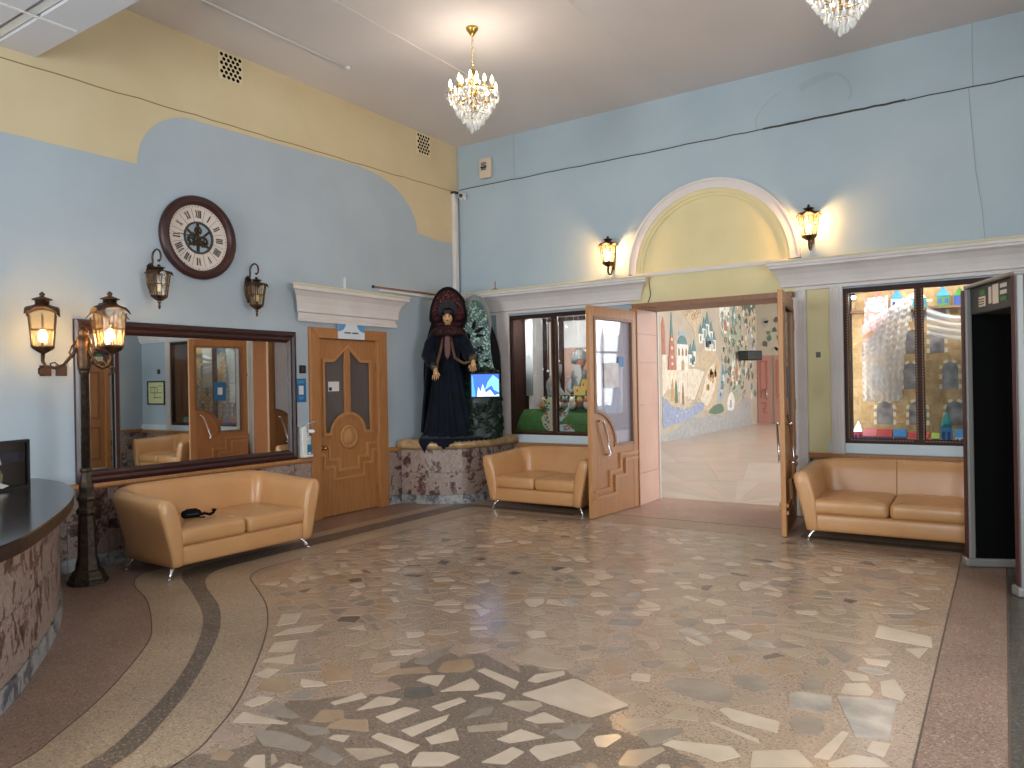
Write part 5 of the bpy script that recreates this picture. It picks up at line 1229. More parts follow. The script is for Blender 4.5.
# ================================================================== SOFAS
def sofa(name, label, loc, rz, cush, n, group='tan leather sofas', back_seam=True):
    """front towards -y; seat width cush*n between the arms; one swept shell of flared arms and back"""
    t = thing(name, label, 'sofa', loc, rz, group)
    a = cush * n / 2; yf, yb = -0.43, 0.34; rc = 0.10
    # section of the shell: (outward offset, height)
    sec = [(-0.05, 0.22), (-0.045, 0.34), (-0.03, 0.46), (0.0, 0.58), (0.02, 0.635), (0.05, 0.67), (0.09, 0.685), (0.13, 0.678), (0.16, 0.65), (0.165, 0.61), (0.15, 0.54), (0.12, 0.42), (0.085, 0.28), (0.06, 0.17), (0.045, 0.105), (0.0, 0.10), (-0.05, 0.11)]
    def station(p, nrm, k, hs, flat):
        return [(p[0] + nrm[0] * o * k, p[1] + nrm[1] * o * k * flat, 0.10 + (z - 0.10) * hs) for o, z in sec]
    left = []; corner_l = []; back = []; 
    for i in range(9):
        y = yf + (yb - rc - yf) * i / 8; left.append(station((-a, y), (-1, 0), 1.0, 1.0 + 0.05 * (i / 8) ** 1.5, 1.0))
    for i in range(1, 6):
        th = radians(180 - 90 * i / 6); corner_l.append(station((-a + rc + rc * cos(th), yb - rc + rc * sin(th)), (cos(th), sin(th)), 1.0, 1.05 + 0.05 * i / 6, 0.9))
    nb = 12
    for i in range(nb + 1):
        x = -a + rc + (2 * a - 2 * rc) * i / nb; back.append(station((x, yb), (0, 1), 1.0, 1.10 + 0.01 * sin(pi * i / nb), 0.8))
    mirror = lambda st: [(-x, y, z) for x, y, z in st]
    arm_l = left + corner_l[:3]; bk_ = corner_l[2:] + back + [mirror(s) for s in corner_l[::-1][:3]]; arm_r = [mirror(s) for s in arm_l]
    def shell(rows, nm, cap):
        mb = MB(); rows = list(rows)
        if cap:
            f = rows[0]; cx_ = sum(p[0] for p in f) / len(f); cz_ = sum(p[2] for p in f) / len(f)
            extra = []
            for (k, dy) in ((0.55, -0.030), (0.86, -0.024), (0.97, -0.010)): extra.append([(cx_ + (p[0] - cx_) * k, p[1] + dy, cz_ + (p[2] - cz_) * k) for p in f])
            rows = extra + rows
        mb.strip(rows, True); n_ = len(rows[0])
        if cap: mb.f.append(tuple(range(n_))); mb.m.append(0)
        return mb.build(nm, 'leather', t, smooth=True)
    shell(arm_l, 'arm', True); shell(arm_r, 'arm', True); b_ = shell(bk_, 'backrest', False)
    # seams
    if back_seam:
        for k in range(1, n):
            x = -a + 2 * a * k / n; MB().tube([(x, yb - 0.045, 0.36), (x, yb - 0.03, 0.5), (x, yb, 0.65), (x, yb + 0.02, 0.715), (x, yb + 0.05, 0.752)], 0.004, 6).build('seam', 'leather_seam', b_)
    mb = MB(); cushion(mb, -a - 0.05, a + 0.05, yf + 0.005, yb + 0.02, 0.10, 0.275, 0.035, 0.0); mb.build('base', 'leather', t, smooth=True)
    for k in range(n):
        mb = MB(); cushion(mb, -a + cush * k + 0.004, -a + cush * (k + 1) - 0.004, yf - 0.015, yb - 0.03, 0.272, 0.415, 0.04, 0.03)
        c_ = mb.build('seat_cushion', 'leather', t, smooth=True)
        MB().tube([(-a + cush * k + 0.03, yf - 0.006, 0.395), (-a + cush * (k + 1) - 0.03, yf - 0.006, 0.395)], 0.0035, 6).build('piping', 'leather', c_)
    for sx in (-1, 1):
        for sy in (-1, 1):
            x0, y0 = sx * (a - 0.02), (yf + 0.09 if sy < 0 else yb - 0.06)
            MB().tube([(x0, y0, 0.11), (x0 + sx * 0.03, y0 + sy * 0.015, 0.08), (x0 + sx * 0.055, y0 + sy * 0.03, 0.04), (x0 + sx * 0.07, y0 + sy * 0.04, 0.0)], [0.026, 0.02, 0.015, 0.014], 10).build('leg', 'chrome', t, smooth=True)
            MB().lathe([(0.02, 0.0), (0.02, 0.006), (0.012, 0.012)], 10, (x0 + sx * 0.07, y0 + sy * 0.04, 0.0)).build('foot', 'chrome', t, smooth=True)
    return t
sofa('sofa', 'tan leather two-seat sofa under the big mirror, a black bag on it', (0.72, -4.70, 0.006), radians(88.5), 0.675, 2, back_seam=False)
sofa('sofa', 'tan leather small sofa below the left display window, behind the open door leaf', (2.07, -0.80, 0.006), radians(0), 0.605, 2, back_seam=False)
sofa('sofa', 'tan leather sofa below the right display window, partly hidden by the metal detector', (6.02, -0.90, 0.004), radians(1.0), 0.68, 2)
# the black bag on the first sofa
bg = thing('waist_bag', 'small black cloth bag with strap lying on the sofa seat', 'bag', (0.86, -5.08, 0.455), radians(75))
mb = MB(); cushion(mb, -0.085, 0.085, -0.045, 0.045, 0.0, 0.07, 0.03, 0.012); mb.build('pouch', 'black_cloth', bg, smooth=True)
MB().tube([(0.07, 0, 0.02), (0.11, -0.02, 0.03), (0.16, -0.01, 0.012), (0.20, 0.02, 0.02), (0.22, 0.02, 0.045), (0.19, 0.0, 0.05)], 0.014, 6).build('strap', 'black_cloth', bg, smooth=True)
MB().tube([(0.04, -0.04, 0.02), (0.05, -0.08, 0.008), (0.09, -0.09, 0.008)], 0.007, 6).build('strap', 'black_cloth', bg, smooth=True)
MB().box(-0.05, -0.047, 0.035, 0.05, -0.044, 0.041).build('zip', 'dark_grey', bg)

# ================================================================== MIRROR
mr = thing('wall_mirror', 'large mirror in a dark mahogany frame above the sofa', 'mirror', (0.0, -4.41, 1.505))
MH, MV = 1.24, 0.75
MPROF = [(0.0, 0.0), (0.0, 0.035), (0.02, 0.055), (0.045, 0.06), (0.07, 0.045), (0.095, 0.05), (0.115, 0.04), (0.13, 0.02), (0.13, 0.0)]
def frame_side(pa, pb, na, nb_):
    rows = [[(d, pa[0] + na[0] * w_, pa[1] + na[1] * w_) for w_, d in MPROF], [(d, pb[0] + nb_[0] * w_, pb[1] + nb_[1] * w_) for w_, d in MPROF]]
    return MB().strip(rows)
for pa, pb, na, nb_ in (((-MH, -MV), (MH, -MV), (1, 1), (-1, 1)), ((MH, -MV), (MH, MV), (-1, 1), (-1, -1)), ((MH, MV), (-MH, MV), (-1, -1), (1, -1)), ((-MH, MV), (-MH, -MV), (1, -1), (1, 1))):
    frame_side(pa, pb, na, nb_).build('frame_rail', 'mahogany', mr)
MB().box(0.012, -MH + 0.12, -MV + 0.12, 0.022, MH - 0.12, MV - 0.12).build('mirror_plate', 'mirror_glass', mr)
MB().box(0.001, -MH + 0.05, -MV + 0.05, 0.012, MH - 0.05, MV - 0.05).build('backing', 'black_matte', mr)

# ================================================================== CLOCK
ck = thing('wall_clock', 'round mahogany wall clock with Roman numerals and open gears', 'clock', (0.0, -4.40, 3.17))
CM = Matrix(((0, 0, 1, 0), (1, 0, 0, 0), (0, 1, 0, 0), (0, 0, 0, 1)))      # disc axis to +x, local x -> y, local y -> z
def disc(prof, n=56): return MB().lathe(prof, n, M=CM)
mb = MB(); pr = [(0.425, 0.0), (0.432, 0.03), (0.425, 0.055), (0.40, 0.075), (0.375, 0.07), (0.36, 0.078), (0.345, 0.06), (0.335, 0.02)]
rows = [[tuple(CM @ Vector((r_ * cos(2 * pi * j / 64), r_ * sin(2 * pi * j / 64), z))) for j in range(64)] for r_, z in pr]
mb.strip(rows, True).build('frame', 'mahogany_red', ck, smooth=True)
def flat_ring(r0, r1, z0, z1, nm, m, parent=ck, n=56):
    pr = [(r0, z0), (r1, z0), (r1, z1), (r0, z1), (r0, z0)]
    rows = [[tuple(CM @ Vector((r_ * cos(2 * pi * j / n), r_ * sin(2 * pi * j / n), z))) for j in range(n)] for r_, z in pr]
    return MB().strip(rows, True).build(nm, m, parent)
dial = flat_ring(0.155, 0.34, 0.012, 0.020, 'dial', 'dial')
flat_ring(0.148, 0.168, 0.016, 0.030, 'inner_ring', 'dark_grey')
CK = lambda a, b, d: (d, a, b)
def rot2(p, t): return (p[0] * cos(t) - p[1] * sin(t), p[0] * sin(t) + p[1] * cos(t))
def glyph(s):
    """strokes of a Roman numeral, as thick quads centred on x"""
    q = []; x = 0; wI, wV, wX, g = 0.013, 0.030, 0.030, 0.006; H_ = 0.040
    for ch in s:
        if ch == 'I': q.append([(x, -H_), (x + wI, -H_), (x + wI, H_), (x, H_)]); x += wI + g
        if ch == 'V': q += [[(x, H_), (x + 0.010, H_), (x + wV / 2 + 0.004, -H_), (x + wV / 2 - 0.004, -H_)], [(x + wV - 0.005, H_), (x + wV, H_), (x + wV / 2 + 0.003, -H_), (x + wV / 2 - 0.001, -H_)]]; x += wV + g
        if ch == 'X': q += [[(x, H_), (x + 0.010, H_), (x + wX, -H_), (x + wX - 0.010, -H_)], [(x + wX - 0.004, H_), (x + wX, H_), (x + 0.004, -H_), (x, -H_)]]; x += wX + g
    return [[(p[0] - (x - g) / 2, p[1]) for p in k] for k in q]
for i, s in enumerate(['XII', 'I', 'II', 'III', 'IIII', 'V', 'VI', 'VII', 'VIII', 'IX', 'X', 'XI']):
    th = radians(-30 * i); mb = MB()
    for k in glyph(s): mb.prism([rot2((p[0], p[1] + 0.245), th) for p in k], CK, 0.020, 0.0225)
    mb.build('numeral', 'ink', dial)
mb = MB()
for i in range(12):
    th = radians(-30 * i - 15); mb.prism([rot2(p, th) for p in ((-0.0015, 0.165), (0.0015, 0.165), (0.0015, 0.30), (-0.0015, 0.30))], CK, 0.020, 0.0215)
mb.build('divider_lines', 'ink', dial)
mb = MB()
for i in range(60):
    th = radians(6 * i); s_ = 0.007 if i % 5 else 0.011; mb.prism([rot2(p, th) for p in ((-s_ / 2, 0.315), (s_ / 2, 0.315), (s_ / 2, 0.315 + s_), (-s_ / 2, 0.315 + s_))], CK, 0.020, 0.0215)
stuff(mb.build('minute_marks', 'ink', dial))
MB().box(0.004, -0.155, -0.155, 0.005, 0.155, 0.155).build('opening_back', 'wall_blue', ck)
def gear(c, r, teeth, nm, d=0.012):
    p = []
    for i in range(teeth * 4):
        rr = r if (i // 2) % 2 else r * 0.86; p.append((c[0] + rr * cos(2 * pi * i / (teeth * 4)), c[1] + rr * sin(2 * pi * i / (teeth * 4))))
    q = [(c[0] + (x - c[0]) * 0.62, c[1] + (y - c[1]) * 0.62) for x, y in p]; mb = MB(); n = len(p)
    for i in range(n): mb.prism([p[i], p[(i + 1) % n], q[(i + 1) % n], q[i]], CK, d, d + 0.008)
    for k in range(4):
        t_ = k * pi / 2 + r * 20; bars(mb, [c, (c[0] + r * 0.7 * cos(t_), c[1] + r * 0.7 * sin(t_))], r * 0.16, CK, d, d + 0.008)
    mb.prism(arc(c[0], c[1], r * 0.22, 0, 345, 12), CK, d, d + 0.012)
    mb.build(nm, 'bronze_dark', ck)
gear((-0.055, -0.02), 0.070, 14, 'gear'); gear((0.055, -0.035), 0.060, 12, 'gear', 0.016); gear((-0.005, 0.075), 0.045, 10, 'gear', 0.020)
mb = MB(); bars(mb, [(-0.13, 0.08), (-0.05, 0.02), (0.0, 0.0), (0.06, 0.02), (0.13, 0.08)], 0.022, CK, 0.010, 0.018); bars(mb, [(0.0, -0.15), (0.0, 0.15)], 0.03, CK, 0.008, 0.016); bars(mb, [(-0.12, -0.09), (0, -0.02), (0.12, -0.09)], 0.022, CK, 0.010, 0.018)
mb.build('gear_bridge', 'bronze_dark', ck)
for th, ln, w_, nm in ((radians(86), 0.24, 0.012, 'minute_hand'), (radians(100), 0.15, 0.018, 'hour_hand')):
    MB().prism([rot2(p, th) for p in ((-w_ / 2, -0.05), (w_ / 2, -0.05), (w_ * 0.4, ln * 0.8), (0, ln), (-w_ * 0.4, ln * 0.8))], CK, 0.034 if nm[0] == 'm' else 0.030, 0.037 if nm[0] == 'm' else 0.033).build(nm, 'ink', ck)

# ================================================================== LANTERNS
def lantern(parent, z0, s, sides, lit, rot=0.0, base_r=0.082, top_r=0.125, h=0.26, rs=1.0):
    """glazed tapering lantern hung or stood at local (0,0,z0); returns the lantern part"""
    b = base_r * s; tp = top_r * s; H_ = h * s
    mb = MB(); mb.lathe([(b * 0.2, z0 - 0.06 * s), (b * 0.55, z0 - 0.045 * s), (b * 1.0, z0 - 0.02 * s), (b * 1.2, z0 - 0.004 * s), (b * 1.2, z0 + 0.008 * s)], sides, rot=rot)
    mb.cur = 0
    co = lambda r, z, k: Vector((r * cos(2 * pi * k / sides + rot), r * sin(2 * pi * k / sides + rot), z))
    body = mb.build('lantern_base', 'bronze', parent)
    mb = MB()
    for k in range(sides):
        mb.tube([co(b * 1.08, z0, k), co(tp * 1.02, z0 + H_, k)], 0.0075 * s, 5)
        mb.tube([co(b * 1.06 + (tp - b) * 0.52, z0 + H_ * 0.52, k), co(b * 1.06 + (tp - b) * 0.52, z0 + H_ * 0.52, k + 1)], 0.005 * s, 4)
        m0 = (co(b, z0, k) + co(b, z0, k + 1)) / 2; m1 = (co(tp, z0 + H_, k) + co(tp, z0 + H_, k + 1)) / 2
        mb.tube([m0, m1], 0.0045 * s, 4)
    mb.build('glazing_bars', 'bronze', body)
    for k in range(sides):
        top = [co(tp * 0.99, z0 + H_, k + 1).lerp(co(tp * 0.99, z0 + H_, k), q / 8) + Vector((0, 0, (sin(pi * q / 8) ** 0.8) * (0.075 if sides == 4 else 0.05) * s * 0.8 * (0.5 + 0.5 * rs))) for q in range(9)]
        MB().add([co(b * 1.0, z0 + 0.004, k), co(b * 1.0, z0 + 0.004, k + 1)] + top, [tuple(range(11))]).build('pane', 'lantern_glass', body)
    # roof with arched eaves: rows of points swelling from eave to neck
    n = sides * 8; rows = []
    for (f_, zz, am) in ((1.30, 0.0, 1.0), (1.18, 0.035, 0.8), (0.86, 0.085, 0.35), (0.52, 0.125, 0.1), (0.42, 0.15, 0.0)):
        row = []
        for j in range(n):
            u = (j % 8) / 8; k = j // 8
            p = co(tp * f_, 0, k).lerp(co(tp * f_, 0, k + 1), u); lift = (sin(pi * u) ** 0.8) * (0.075 if sides == 4 else 0.05) * s * am
            row.append((p.x, p.y, z0 + H_ - 0.012 * s + zz * s * rs + lift * (0.5 + 0.5 * rs)))
        rows.append(row)
    rf = MB().strip(rows, True).build('roof', 'bronze', body, solid=0.006 * s, smooth=True)
    q = z0 + H_ + 0.14 * s * rs; e = s * rs
    MB().lathe([(tp * 0.40, q - 0.01 * e), (tp * 0.40, q + 0.035 * e), (tp * 0.58, q + 0.04 * e), (tp * 0.56, q + 0.05 * e), (tp * 0.22, q + 0.075 * e), (tp * 0.10, q + 0.085 * e), (tp * 0.16, q + 0.10 * e), (tp * 0.17, q + 0.115 * e), (tp * 0.05, q + 0.14 * e), (0.0, q + 0.145 * e)], 12).build('finial', 'bronze', rf, smooth=True)
    MB().lathe([(0.012 * s, z0), (0.012 * s, z0 + 0.05 * s)], 8).build('socket', 'bronze_dark', body)
    MB().lathe([(0.012 * s, z0 + 0.05 * s), (0.030 * s, z0 + 0.07 * s), (0.036 * s, z0 + 0.10 * s), (0.022 * s, z0 + 0.145 * s), (0.0, z0 + 0.165 * s)], 10).build('bulb', 'lamp_bulb' if lit else 'bulb_off', body, smooth=True)
    return body
def scroll(c, r0, r1, a0, a1, n, plane):
    return [plane(c[0] + (r0 + (r1 - r0) * i / n) * cos(a0 + (a1 - a0) * i / n), c[1] + (r0 + (r1 - r0) * i / n) * sin(a0 + (a1 - a0) * i / n)) for i in range(n + 1)]
def wall_sconce_down(label, y, z):
    """unlit lantern hung from a scroll on the left wall"""
    t = thing('wall_sconce', label, 'wall lamp', (0.0, y, z), 0, 'unlit lantern sconces beside the clock')
    MB().lathe([(0.045, 0.0), (0.05, 0.012), (0.03, 0.022), (0.0, 0.024)], 12, M=Matrix.Translation((0.0, 0, 0.03)) @ Matrix.Rotation(pi / 2, 4, 'Y') @ Matrix.Scale(2.8, 4, (1, 0, 0))).build('backplate', 'bronze', t, smooth=True)
    pl = lambda a, b: (a, 0.0, b)
    for dy in (-0.03, 0, 0.03): MB().tube([(0.012, dy, 0.14), (0.03, dy * 0.9, 0.06), (0.03, dy * 0.7, -0.06), (0.016, dy * 0.3, -0.13)], 0.009, 6).build('backplate_leaf', 'bronze', t, smooth=True)
    MB().tube([(0.02, 0, 0.10), (0.05, 0, 0.17)] + [(0.12 + 0.072 * cos(a), 0, 0.215 + 0.072 * sin(a)) for a in [radians(200 - 17 * i) for i in range(14)]] + [(0.16, 0, 0.17), (0.142, 0, 0.18)], 0.010, 7).build('scroll_arm', 'bronze', t, smooth=True)
    g = lantern(t, -0.17, 0.82, 6, False, rot=radians(15), rs=0.42); 
    g.location = (0.155, 0, 0)
    MB().lathe([(0.0, -0.30), (0.010, -0.285), (0.014, -0.265), (0.008, -0.245), (0.02, -0.225)], 8, (0.155, 0, 0)).build('drop_finial', 'bronze', t, smooth=True)
    return t
wall_sconce_down('unlit bronze lantern sconce at the lower left of the clock', -4.92, 2.68)
wall_sconce_down('unlit bronze lantern sconce between the clock and the oak door', -3.80, 2.68)
def wall_sconce_up(label, x, z):
    t = thing('wall_sconce', label, 'wall lamp', (x, 0.0, z), 0, 'lit lantern sconces flanking the arch')
    for dx in (-0.025, 0, 0.025): MB().tube([(dx, -0.010, 0.16), (dx, -0.03, 0.08), (dx * 0.8, -0.03, -0.04), (dx * 0.3, -0.014, -0.14)], 0.010, 6).build('backplate_leaf', 'bronze', t, smooth=True)
    MB().tube([(0, -0.02, -0.08), (0, -0.05, -0.17), (0, -0.09, -0.215), (0, -0.14, -0.215), (0, -0.175, -0.18), (0, -0.175, -0.14), (0, -0.15, -0.125), (0, -0.135, -0.145)], 0.011, 7).build('scroll_arm', 'bronze', t, smooth=True)
    MB().tube([(0, -0.165, -0.18), (0, -0.16, -0.10)], 0.012, 7).build('stem', 'bronze', t)
    g = lantern(t, -0.07, 0.86, 6, True, rot=radians(10), rs=0.55); g.location = (0, -0.16, 0)
    lamp('sconce_light', (0, -0.16, 0.06), 19.0, WARM, 0.04, t)
    return t
wall_sconce_up('lit bronze lantern sconce at the left of the yellow arch', 2.62, 3.24)
wall_sconce_up('lit bronze lantern sconce at the right of the yellow arch', 5.13, 3.28)

# ================================================================== STREET-LAMP STYLE FLOOR LAMP
lp = thing('lamp_post', 'tall bronze lamp post with lantern heads between counter and mirror', 'lamp post', (0.53, -5.82, 0.006))
mb = MB(); mb.lathe([(0.155, 0.0), (0.155, 0.03), (0.14, 0.04), (0.135, 0.06), (0.12, 0.085), (0.118, 0.10), (0.10, 0.115)], 8, rot=radians(22)); mb.build('base', 'bronze_dark', lp)
mb = MB(); mb.lathe([(0.095, 0.115), (0.09, 0.16), (0.082, 0.19), (0.074, 0.22), (0.062, 0.56), (0.078, 0.585), (0.078, 0.61), (0.058, 0.63), (0.06, 0.68), (0.074, 0.70), (0.07, 0.72), (0.05, 0.75), (0.056, 0.80), (0.044, 0.86), (0.036, 0.92), (0.046, 0.935), (0.046, 0.95), (0.03, 0.965)], 8, rot=radians(22)); mb.build('pedestal', 'bronze_dark', lp)
mb = MB(); mb.lathe([(0.034, 0.96), (0.029, 1.74), (0.042, 1.75), (0.042, 1.77), (0.03, 1.785)], 14); mb.build('pole', 'bronze_dark', lp, smooth=True)
mb = MB(); mb.lathe([(0.045, 1.77), (0.05, 1.80), (0.055, 1.95), (0.06, 2.02), (0.045, 2.05), (0.03, 2.08), (0.042, 2.10), (0.02, 2.13), (0.0, 2.15)], 12); mb.build('hub', 'bronze', lp, smooth=True)
for k, a_ in enumerate((180, 312, 50)):
    th = radians(a_ + 63.4); dx, dy = cos(th), sin(th)
    R = lambda r_, z: (dx * r_ * 0.80, dy * r_ * 0.80, z)
    arm = MB().tube([R(0.04, 1.98), R(0.10, 1.91), R(0.18, 1.82), R(0.26, 1.795), R(0.34, 1.81), R(0.365, 1.85), R(0.36, 1.93)], [0.016, 0.014, 0.013, 0.013, 0.014, 0.014, 0.016], 8).build('arm', 'bronze', lp, smooth=True)
    MB().tube([R(0.05, 2.03), R(0.11, 1.97), R(0.13, 1.92), R(0.10, 1.88), R(0.085, 1.91)], 0.009, 6).build('leaf_scroll', 'bronze', arm, smooth=True)
    MB().tube([R(0.22, 1.81), R(0.26, 1.84), R(0.30, 1.83), R(0.29, 1.80)], 0.007, 6).build('leaf_scroll', 'bronze', arm, smooth=True)
    MB().tube([R(0.35, 1.81), R(0.40, 1.79), R(0.40, 1.75), R(0.36, 1.74)], 0.008, 6).build('leaf_scroll', 'bronze', arm, smooth=True)
    g = lantern(lp, 1.965, 0.9, 4, True, rot=th + radians((45, 20, 45)[k]), base_r=0.105, top_r=0.145, h=0.30, rs=0.72); g.location = (dx * 0.288, dy * 0.288, 0); g.name = 'lantern'
    lamp('lantern_light', (dx * 0.288, dy * 0.288, 2.06), 16.0, WARM, 0.025, lp)

# ================================================================== CHANDELIERS
def chandelier(label, loc):
    t = thing('chandelier', label, 'chandelier', loc, 0, 'crystal chandeliers')
    MB().lathe([(0.0, 0.0), (0.065, 0.0), (0.062, -0.02), (0.03, -0.06), (0.012, -0.085), (0.0, -0.09)], 16).build('ceiling_cup', 'brass', t, smooth=True)
    ch = []; z = -0.09
    for k in range(9):
        c_ = [(0.011 * cos(a) * (1 if k % 2 else 0), 0.011 * cos(a) * (0 if k % 2 else 1), z - 0.018 + 0.02 * sin(a)) for a in [2 * pi * j / 8 for j in range(8)]]; ch.append(c_); z -= 0.036
    mb = MB()
    for c_ in ch: mb.tube(c_, 0.0028, 5, closed=True)
    mb.build('chain', 'brass', t)
    MB().lathe([(0.005, -0.41), (0.02, -0.43), (0.028, -0.47), (0.012, -0.50), (0.012, -0.62), (0.03, -0.64), (0.045, -0.67), (0.03, -0.70), (0.018, -0.72), (0.018, -0.80), (0.03, -0.83), (0.012, -0.86), (0.0, -0.87)], 14).build('stem', 'brass', t, smooth=True)
    r = random.Random(6)
    for tier, (R, zc, n, off) in enumerate(((0.235, -0.665, 8, 0.0), (0.12, -0.60, 4, 0.4))):
        for k in range(n):
            th = 2 * pi * k / n + off; dx, dy = cos(th), sin(th); Q = lambda a, b: (dx * a, dy * a, b)
            a_ = MB().tube([Q(0.02, zc - 0.03), Q(R * 0.4, zc - 0.09), Q(R * 0.75, zc - 0.09), Q(R, zc - 0.05), Q(R, zc - 0.02)], 0.005, 6).build('arm', 'brass', t, smooth=True)
            MB().lathe([(0.004, -0.02), (0.028, -0.012), (0.03, -0.006), (0.01, 0.0), (0.01, 0.045)], 10, Q(R, zc)).build('candle_cup', 'brass', a_, smooth=True)
            MB().lathe([(0.009, 0.045), (0.017, 0.06), (0.018, 0.075), (0.010, 0.105), (0.0, 0.128)], 9, Q(R, zc)).build('bulb', 'candle', a_, smooth=True)
    mb = MB()
    def drop(x, y, z, s, L_):
        mb.lathe([(0.0, 0.0), (0.004 * s, -0.006 * s), (0.012 * s, -L_ * 0.55), (0.010 * s, -L_ * 0.85), (0.0, -L_)], 6, (x, y, z), rot=r.random())
        mb.lathe([(0.0, 0.014 * s), (0.006 * s, 0.007 * s), (0.0, 0.0)], 5, (x, y, z))
    for (R, z, n, s, L_) in ((0.255, -0.69, 28, 1.0, 0.065), (0.215, -0.745, 26, 1.0, 0.07), (0.18, -0.80, 22, 1.15, 0.075), (0.145, -0.85, 18, 1.15, 0.075), (0.105, -0.90, 14, 1.25, 0.08), (0.065, -0.945, 9, 1.3, 0.085), (0.025, -0.985, 4, 1.5, 0.09), (0.13, -0.62, 14, 0.9, 0.05), (0.07, -0.52, 8, 0.8, 0.045)):
        for k in range(n):
            th = 2 * pi * k / n + r.uniform(-0.05, 0.05); drop(R * cos(th), R * sin(th), z + r.uniform(-0.012, 0.012), s, L_ * r.uniform(0.85, 1.1))
    stuff(mb.build('crystal_drops', 'crystal', t, recalc=False))
    mb = MB()
    for k in range(16):
        th = 2 * pi * k / 16
        for j in range(9):
            u = j / 8; R = 0.05 + 0.20 * u - 0.03 * sin(pi * u); z = -0.53 - 0.14 * u - 0.05 * sin(pi * u); mb.ball((R * cos(th), R * sin(th), z), 0.0075, 6, 4)
            R = 0.25 * (1 - u) + 0.03; z = -0.70 - 0.26 * u ** 1.2; mb.ball((R * cos(th), R * sin(th), z), 0.0075, 6, 4)
    stuff(mb.build('bead_strings', 'crystal', t, recalc=False, smooth=True))
    for (R, z, tr) in ((0.25, -0.685, 0.006), (0.175, -0.795, 0.005), (0.10, -0.89, 0.004)):
        MB().tube([(R * cos(2 * pi * k / 32), R * sin(2 * pi * k / 32), z) for k in range(32)], tr, 6, closed=True).build('hoop', 'brass', t, smooth=True)
    for k in range(4):
        th = pi / 4 + pi / 2 * k; lamp('chandelier_light', (0.2 * cos(th), 0.2 * sin(th), -0.62), 2.4, (1.0, 0.88, 0.74), 0.03, t)
    return t
chandelier('lit crystal chandelier hanging from the ceiling near the corner', (2.46, -2.88, CZ))
chandelier('crystal chandelier cut by the top edge above the right wall lamp', (5.97, -2.95, CZ))

# ================================================================== COUNTER
ct = thing('reception_counter', 'curved breccia marble counter with polished dark top', 'counter', (0, 0, 0))
TOPL = spline([(0.03, -5.995), (0.16, -5.99), (0.53, -6.02), (0.95, -6.14), (1.27, -6.27), (1.8, -6.56), (2.37, -6.94), (2.85, -7.32), (3.12, -7.72), (3.22, -8.3), (3.22, -9.3)], 6)
INL = offset(TOPL, -0.52)
mb = MB(); n = len(TOPL)
mb.prism(TOPL + [p for p in INL[::-1] if p[0] > 0.04] + [(0.03, -6.52)], FL, 0.795, 0.87); 
MB().prism(TOPL + [p for p in INL[::-1] if p[0] > 0.04] + [(0.03, -6.52)], FL, 0.86, 0.872).build('worktop', 'counter_top', ct, bevel=0.004)
edge = offset(TOPL, -0.004)
mb = MB(); ribbon(mb, offset(TOPL, -0.03), 0.05, FL, 0.79, 0.86); mb.build('edge_band', 'counter_edge', ct)
face = [p for p in offset(TOPL, -0.10) if p[0] > 0.03]; core = offset(TOPL, -0.42)
mb = MB(); mb.prism(offset(TOPL, -0.13) + [p for p in core[::-1] if p[0] > 0.04], FL, 0.0, 0.80); mb.build('carcass', 'counter_edge', ct)
i = 0; k = 0
while i < len(face) - 3:
    seg = face[i:i + 4]
    for (z0, z1, m_, nm, pr) in ((0.12, 0.45, 'breccia', 'tile', 0.0), (0.452, 0.735, 'breccia', 'tile', 0.0), (0.737, 0.79, 'breccia', 'frieze_tile', 0.006), (0.0, 0.118, 'grey_marble', 'plinth_tile', 0.012)):
        mb = MB(); o0 = offset(seg, pr); o1 = offset(seg, -0.03)
        o0 = [(p[0] + (o0[1][0] - p[0]) * 0.01 if q == 0 else p[0], p[1] + (o0[1][1] - p[1]) * 0.01 if q == 0 else p[1]) for q, p in enumerate(o0)]
        for q in range(3): mb.prism([o0[q], o0[q + 1], o1[q + 1], o1[q]], FL, z0 + 0.001, z1)
        mb.build(nm, m_, ct)
    i += 3; k += 1
# framed screen standing on the counter
sc = thing('framed_picture', 'black framed glossy picture with a pale castle standing on the counter', 'picture', (0.68, -6.42, 0.872), math.atan2(0.2, -0.08) + radians(0))
MB().box(-0.50, -0.012, 0.0, 0.06 + 0.06, 0.012, 0.37).build('panel', mat('screen_dark', (8, 9, 13), 0.12, spec=0.35), sc)
mb = MB(); bars(mb, [(-0.49, 0.01), (0.11, 0.01), (0.11, 0.36), (-0.49, 0.36)], 0.022, lambda a, b, d: (a, -d, b), -0.02, 0.024, True); mb.build('frame', 'black_plastic', sc)
PB = lambda a, b, d: (a, -0.0125 - d, b)
MB().prism([(-0.34, 0.17), (-0.12, 0.2), (-0.14, 0.26), (-0.17, 0.24), (-0.2, 0.32), (-0.23, 0.25), (-0.27, 0.3), (-0.3, 0.22)], PB, 0.0, 0.0012).build('pale_castle', mat('print_pale', (170, 200, 200), 0.4), sc)
MB().prism([(-0.22, 0.06), (-0.12, 0.06), (-0.11, 0.12), (-0.15, 0.19), (-0.19, 0.17)], PB, 0.0, 0.0012).build('figure_print', mat('print_olive', (120, 116, 80), 0.4), sc)
MB().prism([(-0.24, 0.05), (-0.12, 0.02), (-0.06, 0.035), (-0.17, 0.075)], PB, 0.0012, 0.0024).build('card', 'white_plastic', sc)
MB().prism([(-0.47, 0.24), (0.08, 0.2), (0.08, 0.28), (-0.47, 0.3)], PB, 0.0, 0.0006).build('sky_print', mat('print_blue', (16, 22, 44), 0.2, spec=0.35), sc)
